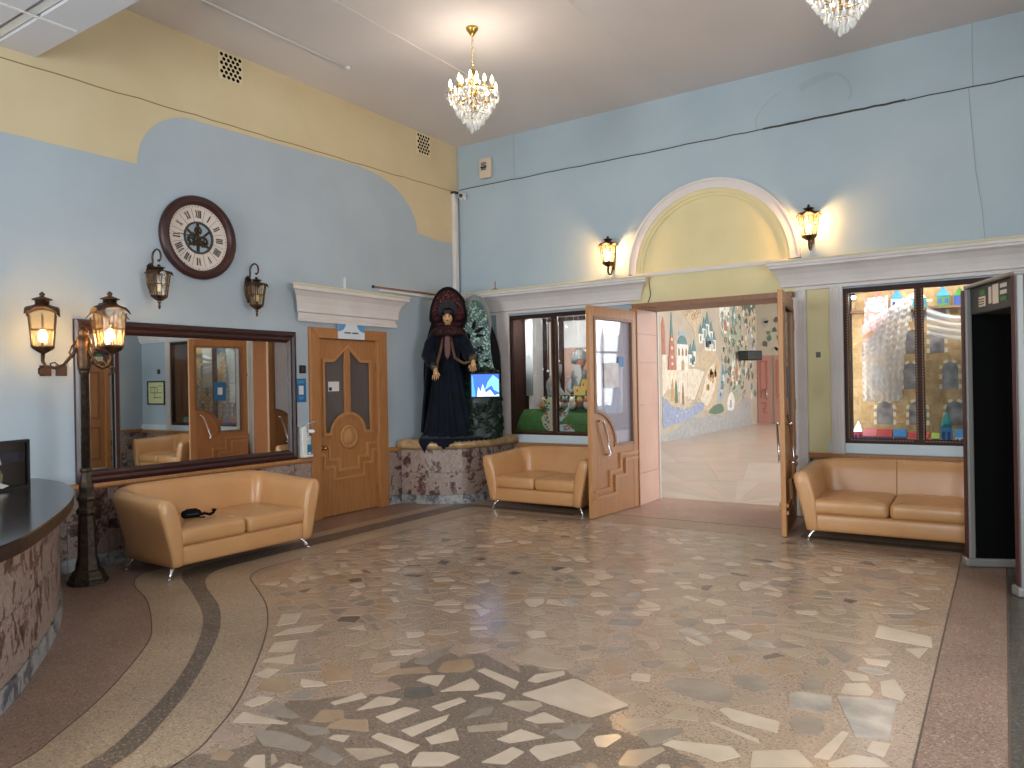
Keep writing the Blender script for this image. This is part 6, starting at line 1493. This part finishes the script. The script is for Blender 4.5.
# wall switches
def switch(nm, fn, a, b, label, w_=0.075, m='black_plastic', grp=None):
    t = thing(nm, label, 'switch', fn(a, b, 0.0), 0, grp); f0 = Vector(fn(a, b, 0.0))
    loc = lambda p, q, d: tuple(Vector(fn(a + p, b + q, d)) - f0)
    MB().prism([(-w_ / 2, -w_ / 2), (w_ / 2, -w_ / 2), (w_ / 2, w_ / 2), (-w_ / 2, w_ / 2)], loc, 0.0, 0.010).build('plate', m, t, bevel=0.003)
    MB().prism([(-w_ / 4, -w_ / 3.2), (w_ / 4, -w_ / 3.2), (w_ / 4, w_ / 3.2), (-w_ / 4, w_ / 3.2)], loc, 0.010, 0.015).build('rocker', 'dark_grey' if m == 'black_plastic' else m, t, bevel=0.002)
mat('switch_brown', (72, 50, 36), 0.35)
switch('wall_socket', LW(0), -5.885, 1.79, 'left of two brown socket plates under the lamp lantern', 0.095, 'switch_brown')
switch('wall_socket', LW(0), -5.755, 1.79, 'right of two brown socket plates, nearer the mirror frame', 0.095, 'switch_brown')
switch('wall_switch', LW(0), -3.055, 1.82, 'black wall switch above the blue sticker', 0.095)
switch('wall_switch', BW(0.012 - 0.012), 5.175, 1.87, 'brown wall switch on the yellow strip by the doorway', 0.10, 'switch_brown')
switch('wall_switch', BW(0), 8.15, 2.0, 'black wall switch on the blue wall near the far sofa end', 0.10)
# sticker, sanitiser dispenser
st_ = thing('blue_sticker', 'small blue sticker with a white square beside the mirror', 'sticker', (0.0, -3.08, 1.57))
MB().box(0.0, -0.075, -0.14, 0.004, 0.075, 0.14).build('sheet', 'sticker_blue', st_)
MB().box(0.004, -0.035, -0.05, 0.005, 0.035, 0.055).build('white_field', 'white_plastic', st_)
for zz, w_ in ((0.11, 0.055), (0.09, 0.05), (-0.08, 0.04), (-0.10, 0.03)): MB().box(0.004, -w_, zz - 0.005, 0.0045, w_, zz + 0.005).build('print_line', mat('pale_blue', (90, 160, 205), 0.5) if 'pale_blue' not in MATS else 'pale_blue', st_)
ds = thing('soap_dispenser', 'white elbow dispenser with a blue label on the oak rail', 'dispenser', (0.0, -3.06, 0.78))
MB().box(0.0, -0.085, 0.02, 0.09, -0.015, 0.36).build('bracket', 'white_plastic', ds, bevel=0.008)
MB().box(0.0, -0.085, 0.0, 0.11, 0.06, 0.03).build('tray', 'white_plastic', ds, bevel=0.006)
MB().box(0.015, -0.012, 0.03, 0.085, 0.055, 0.25).build('bottle', mat('clear_liquid', (190, 198, 200), 0.2), ds, bevel=0.012)
MB().box(0.084, -0.008, 0.06, 0.087, 0.05, 0.15).build('label_patch', mat('teal_label', (20, 112, 150), 0.5), ds)
MB().tube([(0.05, 0.02, 0.25), (0.05, 0.02, 0.30)], 0.02, 10).build('pump', 'white_plastic', ds, smooth=True)
MB().tube([(0.04, 0.02, 0.31), (0.14, 0.05, 0.30)], [0.026, 0.02], 10).build('nozzle', 'white_plastic', ds, smooth=True)
MB().tube([(0.02, -0.03, 0.30), (0.05, -0.01, 0.37), (0.10, 0.05, 0.41), (0.14, 0.10, 0.42)], 0.005, 6).build('lever', 'chrome', ds, smooth=True)
# picture on the back wall beyond the window (seen in the mirror)
pc = thing('framed_plan', 'black framed evacuation plan on the blue wall beyond the right display', 'picture', (8.25, 0.0, 1.55))
MB().box(-0.30, -0.012, -0.23, 0.30, 0.0, 0.23).build('sheet', mat('plan_paper', (214, 214, 160), 0.6), pc)
mb = MB(); bars(mb, [(-0.31, -0.24), (0.31, -0.24), (0.31, 0.24), (-0.31, 0.24)], 0.028, lambda a, b, d: (a, -d, b), 0.0, 0.024, True); mb.build('frame', 'black_plastic', pc)
mb = MB()
for p in ([(-0.22, 0.0), (0.2, 0.0), (0.2, 0.12), (-0.05, 0.12), (-0.05, 0.0)], [(0.05, -0.12), (0.05, 0.12)], [(-0.2, -0.1), (0.1, -0.1)], [(-0.2, 0.15), (-0.1, 0.15)]): bars(mb, p, 0.012, lambda a, b, d: (a, -d, b), 0.012, 0.0135)
mb.build('plan_lines', 'ink', pc)

# ================================================================== METAL DETECTOR
md = thing('metal_detector', 'walk-through metal detector with grey posts and black panels', 'metal detector', (6.66, -1.70, 0.004), radians(22.5))
def det_panel(y, nm):
    p = MB().box(0.04, y - 0.035, 0.06, 0.53, y + 0.035, 2.31).build(nm, 'black_matte', md)
    for x in (0.0, 0.53):
        MB().box(x, y - 0.045, 0.06, x + 0.05, y + 0.045, 2.32).build('post', 'grey_plastic', md, bevel=0.012)
        MB().box(x + (-0.008 if x < 0.1 else 0.05), y - 0.03, 0.06, x + (0.0 if x < 0.1 else 0.058), y + 0.03, 2.31).build('edge_strip', 'maroon', md)
    MB().box(-0.03, y - 0.06, 0.0, 0.61, y + 0.06, 0.07).build('foot', 'grey_plastic', md, bevel=0.015)
    return p
det_panel(0.0, 'panel'); det_panel(-0.90, 'panel')
ct_ = MB().box(0.04, -0.87, 2.10, 0.50, -0.03, 2.32).build('control_unit', 'dark_grey', md, bevel=0.01)
MB().box(0.0, -0.90, 2.32, 0.58, 0.0, 2.35).build('top_bar', 'grey_plastic', md, bevel=0.01)
for (ya, yb_, za, zb, m_) in ((-0.33, -0.22, 2.19, 2.27, 'cream_plastic'), (-0.33, -0.24, 2.28, 2.32, 'green_led'), (-0.44, -0.40, 2.20, 2.33, 'cream_plastic'), (-0.56, -0.47, 2.19, 2.34, 'cream_plastic'), (-0.70, -0.60, 2.30, 2.33, 'pale_label'), (-0.70, -0.60, 2.25, 2.28, 'pale_label'), (-0.70, -0.60, 2.20, 2.23, 'green_led')):
    if m_ not in MATS: mat(m_, (60, 120, 60) if m_ == 'green_led' else (206, 196, 190), 0.5)
    MB().box(0.034, ya, za - 0.04, 0.04, yb_, zb - 0.04).build('label_plate', m_, ct_)
for z in (2.165, 2.185, 2.205): MB().box(0.032, -0.32, z, 0.034, -0.23, z + 0.008).build('label_print', 'maroon', ct_)

# ================================================================== UPPER-CORNER FITTINGS
pp = thing('corner_pipe', 'white vertical cable duct running up the room corner', 'pipe', (0.0, -0.10, 0.0))
MB().box(0.004, -0.045, 2.95, 0.07, 0.045, 4.50).build('duct', 'plaster_white', pp, bevel=0.01)
MB().box(0.0, -0.05, 4.50, 0.08, 0.05, 4.53).build('cap', 'dark_grey', pp)
cm = thing('security_camera', 'small white security camera under the crack in the corner', 'camera', (0.14, -0.02, 4.45))
MB().box(-0.05, -0.03, -0.05, 0.05, 0.02, 0.05).build('mount', 'white_plastic', cm, bevel=0.008)
MB().tube([(0.0, -0.03, 0.0), (0.08, -0.16, -0.02)], 0.045, 12).build('body', 'white_plastic', cm, smooth=True)
MB().tube([(0.08, -0.16, -0.02), (0.085, -0.168, -0.021)], 0.03, 12).build('lens', 'black_plastic', cm)
bx = thing('alarm_box', 'cream alarm sounder box high on the blue wall near the corner', 'alarm', (0.54, 0.06, 4.83))
MB().box(-0.105, -0.07, -0.15, 0.105, 0.0, 0.15).build('housing', 'cream_plastic', bx, bevel=0.02)
for z in (0.07, 0.05, 0.03, -0.01, -0.03): MB().box(-0.06, -0.073, z, 0.03, -0.07, z + 0.012).build('slot', 'ink', bx)
MB().box(-0.07, -0.074, 0.005, 0.04, -0.07, 0.022).build('slot', 'black_matte', bx)
rd = thing('cable_duct', 'thin white cable duct with a dark rod beside the robed figure', 'cable duct', (0.0, -0.9, 2.92))
MB().box(0.0, -0.85, -0.05, 0.03, 0.84, -0.02).build('duct', 'plaster_white', rd)
MB().tube([(0.02, -0.95, 0.0), (0.02, 0.84, 0.02)], 0.012, 8).build('rod', 'oak_dark', rd, smooth=True)
MB().lathe([(0.0, -0.02), (0.02, -0.01), (0.02, 0.01), (0.0, 0.02)], 8, M=Matrix.Translation((0.02, -0.96, 0.0)) @ Matrix.Rotation(pi / 2, 4, 'X')).build('rod_end', 'black_plastic', rd)
cb = thing('door_cable_cover', 'short white cable cover standing above the door cornice', 'cable duct', (0.0, -2.36, 2.82))
MB().box(0.0, -0.018, 0.0, 0.018, 0.018, 0.16).build('cover', 'white_plastic', cb, bevel=0.004)
MB().box(0.0, -0.02, 0.16, 0.02, 0.02, 0.165).build('cap', 'plaster_white', cb)

# ================================================================== CORNER PEDESTAL AND ROBED FIGURE
pd = thing('corner_pedestal', 'curved breccia marble pedestal with gilded rim in the room corner', 'pedestal', (0, 0, 0))
PC = spline([(0.045, -1.40), (0.20, -1.385), (0.42, -1.34), (0.65, -1.22), (0.82, -1.05), (0.93, -0.82), (0.98, -0.55), (1.0, -0.30), (1.0, -0.06)], 4)[::-1]
MB().prism(offset(PC, -0.03) + [(0.03, -0.06)], FL, 0.0, 0.75).build('core', 'counter_edge', pd)
i = 0
while i < len(PC) - 4:
    seg = PC[i:i + 5]
    for z0, z1, m_, nm, pr in ((0.12, 0.42, 'breccia', 'tile', 0.0), (0.422, 0.735, 'breccia', 'tile', 0.0), (0.0, 0.118, 'grey_marble', 'plinth_tile', 0.008)):
        mb = MB(); o0 = offset(seg, pr); o1 = offset(seg, -0.03)
        for q in range(4): mb.prism([o0[q], o0[q + 1], o1[q + 1], o1[q]], FL, z0 + 0.001, z1)
        mb.build(nm, m_, pd)
    i += 4
mb = MB(); rows = []
for k, (o, z) in enumerate(((0.0, 0.735), (0.06, 0.745), (0.09, 0.78), (0.085, 0.83), (0.05, 0.862), (-0.02, 0.872))): rows.append([(p[0], p[1], z + 0.006 * sin(j * 1.1)) for j, p in enumerate(offset(PC, o))])
mb.strip(rows).build('gilded_rim', mat('gilt', (190, 158, 116), 0.35, metal=0.15, col2=(160, 126, 86), scale=12), pd, smooth=True)
MB().prism(offset(PC, -0.015) + [(0.03, -0.06)], FL, 0.75, 0.868).build('top', 'gilt', pd)
FO = Vector((0.55, -0.94, 0.868)); FA = radians(33.6)
# backdrop: black arched board, grey lobe and sparkling leaf-cut panel
bd = thing('arched_backdrop', 'black arched backdrop board behind the robed figure', 'backdrop', FO, FA)
BD = lambda a, b, d: (a, 0.24 - d, b)
MB().prism(spline([(-0.36, 0.0), (-0.385, 0.5), (-0.385, 1.0), (-0.33, 1.4), (-0.22, 1.72), (-0.1, 1.95), (0.05, 2.08), (0.17, 2.0), (0.25, 1.85), (0.3, 1.84), (0.50, 1.72), (0.61, 1.5), (0.69, 1.2), (0.71, 0.8), (0.71, 0.0)], 5), BD, 0.0, 0.03).build('board', mat('board_black', (8, 8, 9), 0.75, spec=0.15), bd)
MB().prism(spline([(0.16, 1.2), (0.16, 1.7), (0.26, 1.96), (0.40, 1.99), (0.52, 1.90), (0.58, 1.70), (0.57, 1.45), (0.50, 1.2)], 5), BD, 0.03, 0.05).build('grey_lobe', mat('lobe_grey', (112, 114, 112), 0.6), bd)
m = mat('peacock_foil', (36, 70, 60), 0.3, metal=0.4); nt = m.node_tree; N, L = nt.nodes, nt.links
tc = N.new('ShaderNodeTexCoord'); vo = N.new('ShaderNodeTexVoronoi'); vo.inputs['Scale'].default_value = 48; L.new(tc.outputs['Object'], vo.inputs['Vector'])
sp_ = N.new('ShaderNodeSeparateColor'); L.new(vo.outputs['Color'], sp_.inputs[0]); rp = N.new('ShaderNodeValToRGB'); e = rp.color_ramp.elements
e[0].position = 0; e[0].color = srgb(14, 24, 24); e[1].position = 1; e[1].color = srgb(170, 184, 110)
for ps, c_ in ((0.25, (40, 66, 60)), (0.45, (30, 48, 50)), (0.62, (84, 110, 66)), (0.72, (36, 58, 48)), (0.86, (110, 126, 116))): q = e.new(ps); q.color = srgb(*c_)
rp.color_ramp.interpolation = 'CONSTANT'; L.new(sp_.outputs[0], rp.inputs[0]); L.new(rp.outputs[0], N['Principled BSDF'].inputs['Base Color'])
FO2 = FO + Vector((0.833, 0.553, 0)) * 0.06
pn = thing('sparkling_panel', 'sparkling green cut-out panel of flowers and leaves above the rock', 'panel', FO2, FA)
MB().prism(spline([(0.16, 0.9), (0.13, 1.2), (0.13, 1.45), (0.16, 1.72), (0.24, 1.90), (0.34, 1.91), (0.43, 1.80), (0.48, 1.62), (0.50, 1.42), (0.51, 1.2), (0.54, 1.0), (0.56, 0.86)], 5), BD, 0.055, 0.075).build('foil', 'peacock_foil', pn)
r = random.Random(8)
def leafcut(x, z, L_, w_, th): MB().prism([(x + a * cos(th) - b * sin(th), z + a * sin(th) + b * cos(th)) for a, b in ((0, 0), (L_ * 0.3, w_), (L_ * 0.7, w_ * 0.8), (L_, 0), (L_ * 0.7, -w_ * 0.7), (L_ * 0.3, -w_))], BD, 0.074, 0.077).build('leaf_opening', 'board_black', pn)
for x, z, L_, w_, th in ((0.26, 1.50, 0.16, 0.03, 75), (0.28, 1.46, 0.17, 0.03, 28), (0.29, 1.42, 0.14, 0.025, 0), (0.22, 1.38, 0.1, 0.022, 110), (0.22, 1.12, 0.12, 0.022, 95), (0.25, 1.06, 0.12, 0.02, 50), (0.40, 1.05, 0.1, 0.02, 20), (0.33, 1.03, 0.09, 0.02, 150), (0.42, 0.98, 0.09, 0.018, -15)): leafcut(x, z, L_, w_, radians(th))
for k in range(6): leafcut(0.35 + 0.012 * cos(k), 1.22 + 0.012 * sin(k), 0.055, 0.018, radians(60 * k))
# rock of leaves with the screen
rc_ = thing('leafy_rock', 'dark green leafy rock mound holding a small screen', 'rock mound', FO2, FA)
mb = MB(); rows = []
for i in range(13):
    u = i / 12; z = 0.0 + 0.96 * u; wr_ = 0.26 * (1 - 0.25 * u ** 3) * (1 if u < 0.9 else 0.8); rows.append([(0.40 + (wr_ + 0.015 * sin(5 * a + 3 * i)) * cos(a), 0.03 + 0.17 * (1 - 0.2 * u) * sin(a), z) for a in [2 * pi * k / 20 for k in range(20)]])
mb.strip(rows, True); mb.f.append(tuple(range(len(mb.v) - 20, len(mb.v)))); mb.m.append(0)
mb.build('mound', mat('leaf_dark', (20, 42, 30), 0.4, spec=0.3, col2=(9, 19, 14), scale=14, rnd=0.1), rc_, smooth=True)
lf = MB(); lf.add([(0, 0, -0.07), (-0.04, -0.012, 0), (0, -0.022, 0.0), (0.04, -0.012, 0), (0, 0.0, 0.08), (0, -0.028, 0.03)], [(0, 2, 1), (0, 3, 2), (1, 2, 5), (2, 3, 5), (1, 5, 4), (5, 3, 4)])
first = None
for k in range(120):
    u = r.uniform(0.02, 1.0); a = radians(r.uniform(-170, -10)); w_ = 0.25 * (1 - 0.25 * u ** 3)
    x, y, z = 0.40 + (w_ + 0.01) * cos(a), 0.03 + 0.175 * (1 - 0.2 * u) * sin(a), 0.96 * u
    if 0.24 < x < 0.64 and 0.52 < z < 0.90 and y < -0.03: continue
    rot = (r.uniform(-0.5, 0.3), r.uniform(-2.5, 2.5), a + pi / 2)
    if first is None: first = lf.build('leaf', 'leaf_dark', rc_, loc=(x, y, z), rot=rot)
    else: share(first, 'leaf', rc_, (x, y, z), rot)
sn = thing('small_screen', 'small lit screen showing a blue and white ice scene on the rock', 'screen', FO2, FA)
SB = lambda a, b, d: (a, -0.17 - d, b)
MB().prism([(0.235, 0.555), (0.635, 0.555), (0.635, 0.885), (0.235, 0.885)], SB, -0.06, 0.012).build('bezel', 'black_plastic', sn, bevel=0.005)
for nm, c_, p, d in (('picture', (20, 84, 220), [(0.25, 0.57), (0.62, 0.57), (0.62, 0.87), (0.25, 0.87)], 0.0125), ('ice_arch', (110, 190, 240), [(0.43, 0.66), (0.47, 0.77), (0.54, 0.86), (0.62, 0.80), (0.62, 0.62), (0.55, 0.66), (0.52, 0.72)], 0.0135), ('ice_peaks', (214, 232, 250), [(0.32, 0.57), (0.34, 0.70), (0.37, 0.63), (0.40, 0.74), (0.44, 0.62), (0.50, 0.66), (0.56, 0.58), (0.62, 0.60), (0.62, 0.57)], 0.0142),
                     ('ice_edge', (60, 150, 240), [(0.25, 0.57), (0.30, 0.57), (0.28, 0.72), (0.27, 0.84), (0.25, 0.86)], 0.0135)):
    MB().prism(p, SB, d - 0.001, d).build(nm, mat('screen_' + nm, c_, 0.3, emit=c_, estr=0.75), sn)
# ---- the costumed mannequin
fg = thing('robed_mannequin', 'robed mannequin in dark blue velvet with a tall red headdress', 'mannequin', FO, FA)
velvet = mat('velvet', (9, 18, 34), 0.7, col2=(5, 9, 18), scale=6, sheen=0.08, spec=0.12)
rob = [(0.0, 0.36, 0.28, 0.10), (0.05, 0.34, 0.26, 0.10), (0.2, 0.31, 0.21, 0.08), (0.5, 0.26, 0.17, 0.07), (0.85, 0.20, 0.14, 0.05), (1.05, 0.16, 0.115, 0.03), (1.2, 0.175, 0.12, 0.02), (1.35, 0.20, 0.12, 0.01), (1.45, 0.175, 0.10, 0.0), (1.50, 0.09, 0.075, 0.0), (1.56, 0.055, 0.055, 0.0)]
rob = spline(rob, 3); rows = []
for (z, rx, ry, fo) in rob: rows.append([(-0.02 + rx * cos(a) * (1 + fo * sin(13 * a + 2 * z) * 1.2), 0.02 + ry * sin(a) * (1 + fo * 1.4 * sin(13 * a + 2 * z)), z + 0.004) for a in [2 * pi * k / 104 for k in range(104)]])
body = MB().strip(rows, True); body.build('robe', velvet, fg, smooth=True)
# train spilling over the rim
mb = MB(); rows = []
EDGE = [(-0.60, -0.13), (-0.54, -0.18), (-0.33, -0.26), (-0.07, -0.29), (0.164, -0.24), (0.383, -0.11), (0.574, 0.087), (0.70, 0.26)]
def edge_v(u):
    for (a, b), (c, d) in zip(EDGE[:-1], EDGE[1:]):
        if u <= c: return b + (d - b) * (u - a) / (c - a)
    return EDGE[-1][1]
for i in range(57):
    t_ = i / 56; x = -0.40 + 1.06 * t_; e_ = edge_v(x) - 0.10
    hang = 0.02 + 0.012 * sin(i * 1.9) + (0.15 * (1 - abs(x + 0.33) / 0.07) if abs(x + 0.33) < 0.07 else 0) + (0.10 * (1 - abs(x + 0.06) / 0.14) if abs(x + 0.06) < 0.14 else 0)
    w1, w2 = 0.018 * sin(i * 1.3), 0.012 * sin(i * 1.7 + 1)
    rows.append([(x, e_ + 0.34, 0.055 + w1), (x, e_ + 0.22, 0.035 + w2), (x, e_ + 0.12, 0.022 + w1 * 0.4), (x, e_ + 0.03, 0.018), (x, e_ - 0.012, 0.0), (x, e_ - 0.02, -hang)])
mb.strip(rows).build('train', velvet, fg, smooth=True, solid=0.012)
# cape falling from the shoulders
mb = MB(); rows = []
for i in range(9):
    z = 1.5 - 1.42 * i / 8; w_ = 0.14 + 0.20 * (i / 8) ** 0.6 + (0.06 if i > 1 else 0)
    rows.append([(-0.02 + w_ * sin(radians(q)), 0.05 + 0.16 * cos(radians(q)) + 0.012 * sin(q * 0.4), z) for q in range(-115, 116, 10)])
mb.strip(rows).build('cape', velvet, fg, smooth=True, solid=0.01)
for s_, hx, hz in ((-1, -0.17, 0.90), (1, 0.34, 1.00)):
    sx = -0.02 + s_ * 0.17; ex = -0.02 + s_ * 0.27 + (0.03 if s_ > 0 else 0)
    MB().tube([(sx, 0.02, 1.42), (sx + s_ * 0.07, 0.0, 1.30), (ex, -0.04, 1.14), ((ex + hx) / 2, -0.14, 1.06 if s_ < 0 else 1.08), (hx, -0.22, hz + 0.07)], [0.085, 0.085, 0.095, 0.085, 0.055], 14).build('sleeve', velvet, fg, smooth=True)
    cuff = MB().tube([((ex + hx * 3) / 4, -0.19, hz + 0.115), (hx, -0.23, hz + 0.055)], [0.06, 0.05], 14).build('cuff', mat('cuff_trim', (78, 66, 54), 0.5, metal=0.3) if 'cuff_trim' not in MATS else 'cuff_trim', fg, smooth=True)
    hm = MB(); skin = 'mannequin_skin' if 'mannequin_skin' in MATS else mat('mannequin_skin', (206, 158, 112), 0.5)
    hm.tube([(hx, -0.23, hz + 0.08), (hx, -0.25, hz + 0.03), (hx + 0.004, -0.262, hz - 0.005), (hx + 0.004, -0.268, hz - 0.035)], [0.022, 0.030, 0.036, 0.032], 10)
    for f_, (dx, L_) in enumerate(((-0.030, 0.060), (-0.011, 0.072), (0.009, 0.068), (0.028, 0.052))):
        hm.tube([(hx + dx, -0.266, hz - 0.028), (hx + dx * 1.25, -0.278, hz - 0.028 - L_ * 0.5), (hx + dx * 1.4, -0.274, hz - 0.028 - L_)], [0.0095, 0.0088, 0.006], 7)
    hm.tube([(hx + s_ * -0.026, -0.255, hz + 0.008), (hx + s_ * -0.050, -0.275, hz - 0.015), (hx + s_ * -0.058, -0.285, hz - 0.042)], [0.011, 0.010, 0.007], 7)
    hm.build('hand', skin, fg, smooth=True)
    # broad gold-brown lapel band from collar to cuff
    MB().tube([(-0.02 + s_ * 0.05, -0.13, 1.42), (-0.02 + s_ * 0.075, -0.16, 1.25), (-0.02 + s_ * 0.11, -0.20, 1.10), ((hx - 0.02 + s_ * 0.11) / 2, -0.225, 1.02), (hx, -0.24, hz + 0.06)], [0.016, 0.02, 0.022, 0.022, 0.018], 8).build('lapel_band', mat('band_brown', (104, 72, 50), 0.5, metal=0.3, col2=(70, 48, 36), scale=30) if 'band_brown' not in MATS else 'band_brown', fg, smooth=True)
# head
hd = MB(); rows = []
HCZ = 1.665
for i in range(15):
    ph = pi * i / 14; z = HCZ - 0.098 * cos(ph); rr = sin(ph)
    row = []
    for k in range(24):
        a = 2 * pi * k / 24; x = 0.068 * rr * cos(a) * (0.82 + 0.18 * min(1, i / 6)); y = 0.082 * rr * sin(a)
        f_ = max(0, -sin(a)); dz = z - HCZ
        if f_ > 0.96 and -0.045 < dz < 0.02: y -= 0.014 * (1 - abs(dz + 0.015) / 0.035 if abs(dz + 0.015) < 0.035 else 0)
        if 0.75 < f_ < 0.97 and -0.005 < dz < 0.03: y += 0.006
        row.append((-0.01 + x, -0.06 + y, z))
    rows.append(row)
hd.strip(rows, True); hd.tube([(-0.015, 0.0, 1.50), (-0.012, -0.04, 1.60)], 0.042, 12)
face = hd.build('head', 'mannequin_skin', fg, smooth=True)
for s_ in (-1, 1):
    MB().ball((-0.01 + s_ * 0.027, -0.137, HCZ + 0.008), 0.012, 8, 6, (1.2, 0.5, 0.6)).build('eye', 'ink', face, smooth=True)
    MB().tube([(-0.01 + s_ * 0.012, -0.143, HCZ + 0.026), (-0.01 + s_ * 0.03, -0.142, HCZ + 0.032), (-0.01 + s_ * 0.045, -0.13, HCZ + 0.026)], 0.0035, 5).build('eyebrow', 'ink', face)
MB().ball((-0.01, -0.139, HCZ - 0.050), 0.014, 8, 6, (1.3, 0.5, 0.55)).build('lips', 'maroon', face, smooth=True)
mb = MB(); mb.ball((-0.01, -0.035, HCZ + 0.045), 0.098, 16, 9, (0.95, 1.0, 0.95)); mb.build('hair', 'black_cloth', fg, smooth=True)
MB().ball((-0.005, -0.115, HCZ + 0.070), 0.05, 12, 7, (1.4, 0.7, 0.6)).build('fringe', mat('hair_brown', (40, 26, 24), 0.6), fg, smooth=True)
# headdress: layered fan, dark red with beads
hdx = lambda a, b, d: (a - 0.01, 0.06 - d, b)
def fan(w_, h0, h1, nm, m_, d0, d1): 
    p = [(-w_ * 0.75, h0)] + [(w_ * cos(radians(a)), h0 + 0.12 + (h1 - h0 - 0.12) * sin(radians(a))) for a in range(180, -1, -9)] + [(w_ * 0.75, h0)]
    return MB().prism(p, hdx, d0, d1).build(nm, m_, fg)
hdr = fan(0.265, 1.52, 2.10, 'headdress', mat('headdress_black', (10, 7, 8), 0.7, spec=0.1), 0.0, 0.03)
fan(0.225, 1.56, 2.05, 'headdress_field', mat('headdress_red', (62, 16, 19), 0.6, spec=0.15, col2=(30, 9, 12), scale=26), 0.03, 0.045)
fan(0.13, 1.66, 1.90, 'headdress_crown', mat('crown_dark', (14, 15, 26), 0.5, spec=0.2, col2=(46, 42, 42), scale=40, lo=0.5, hi=0.7), 0.045, 0.10)
mb = MB()
for k in range(90):
    a = radians(r.uniform(-10, 190)); q = r.uniform(0.55, 1.0); mb.ball((-0.01 + 0.215 * q * cos(a), 0.012, 1.68 + 0.36 * q * sin(a)), 0.006, 5, 4)
stuff(mb.build('bead_work', mat('bead_red', (150, 84, 70), 0.3), hdr, recalc=False))
for s_ in (-1, 1): MB().ball((-0.01 + s_ * 0.145, -0.02, 1.66), 0.07, 12, 8, (1, 0.7, 0.9)).build('fur_roll', 'headdress_red', fg, smooth=True)
mb = MB(); rows = []
for (rx, ry, z, am) in ((0.07, 0.07, 1.56, 0), (0.15, 0.13, 1.53, 0.03), (0.215, 0.17, 1.49, 0.06), (0.235, 0.19, 1.44, 0.10), (0.17, 0.165, 1.40, 0.05)): rows.append([(-0.015 + rx * (1 + am * sin(11 * a)) * cos(a), -0.015 + ry * (1 + am * sin(11 * a)) * sin(a), z + 0.012 * am * 8 * sin(11 * a)) for a in [2 * pi * k / 66 for k in range(66)]])
mb.strip(rows, True).build('collar', mat('collar_red', (44, 14, 18), 0.6, spec=0.15, col2=(76, 62, 58), scale=45, lo=0.55, hi=0.62), fg, smooth=True, solid=0.008)
MB().prism([(-0.045, 1.42), (0.015, 1.42), (0.03, 1.28), (0.02, 1.14), (-0.015, 1.08), (-0.05, 1.14), (-0.06, 1.28)], lambda a, b, d: (a, -0.125 - d, b), 0.0, 0.02).build('breast_ornament', mat('ornament', (74, 30, 24), 0.4, metal=0.3), fg, bevel=0.006)
mb = MB()
for k in range(70):
    z = r.uniform(0.25, 1.05); x = -0.02 + r.choice((-0.07, -0.035, 0.0, 0.035, 0.07)) * (0.7 + 0.5 * (1.1 - z)); yy = 0.02 - (0.135 + 0.09 * (1.05 - z)) * 1.04; mb.ball((x, yy, z), 0.0035, 5, 4)
stuff(mb.build('sequins', mat('sequin', (120, 140, 170), 0.2, metal=0.8), fg, recalc=False))
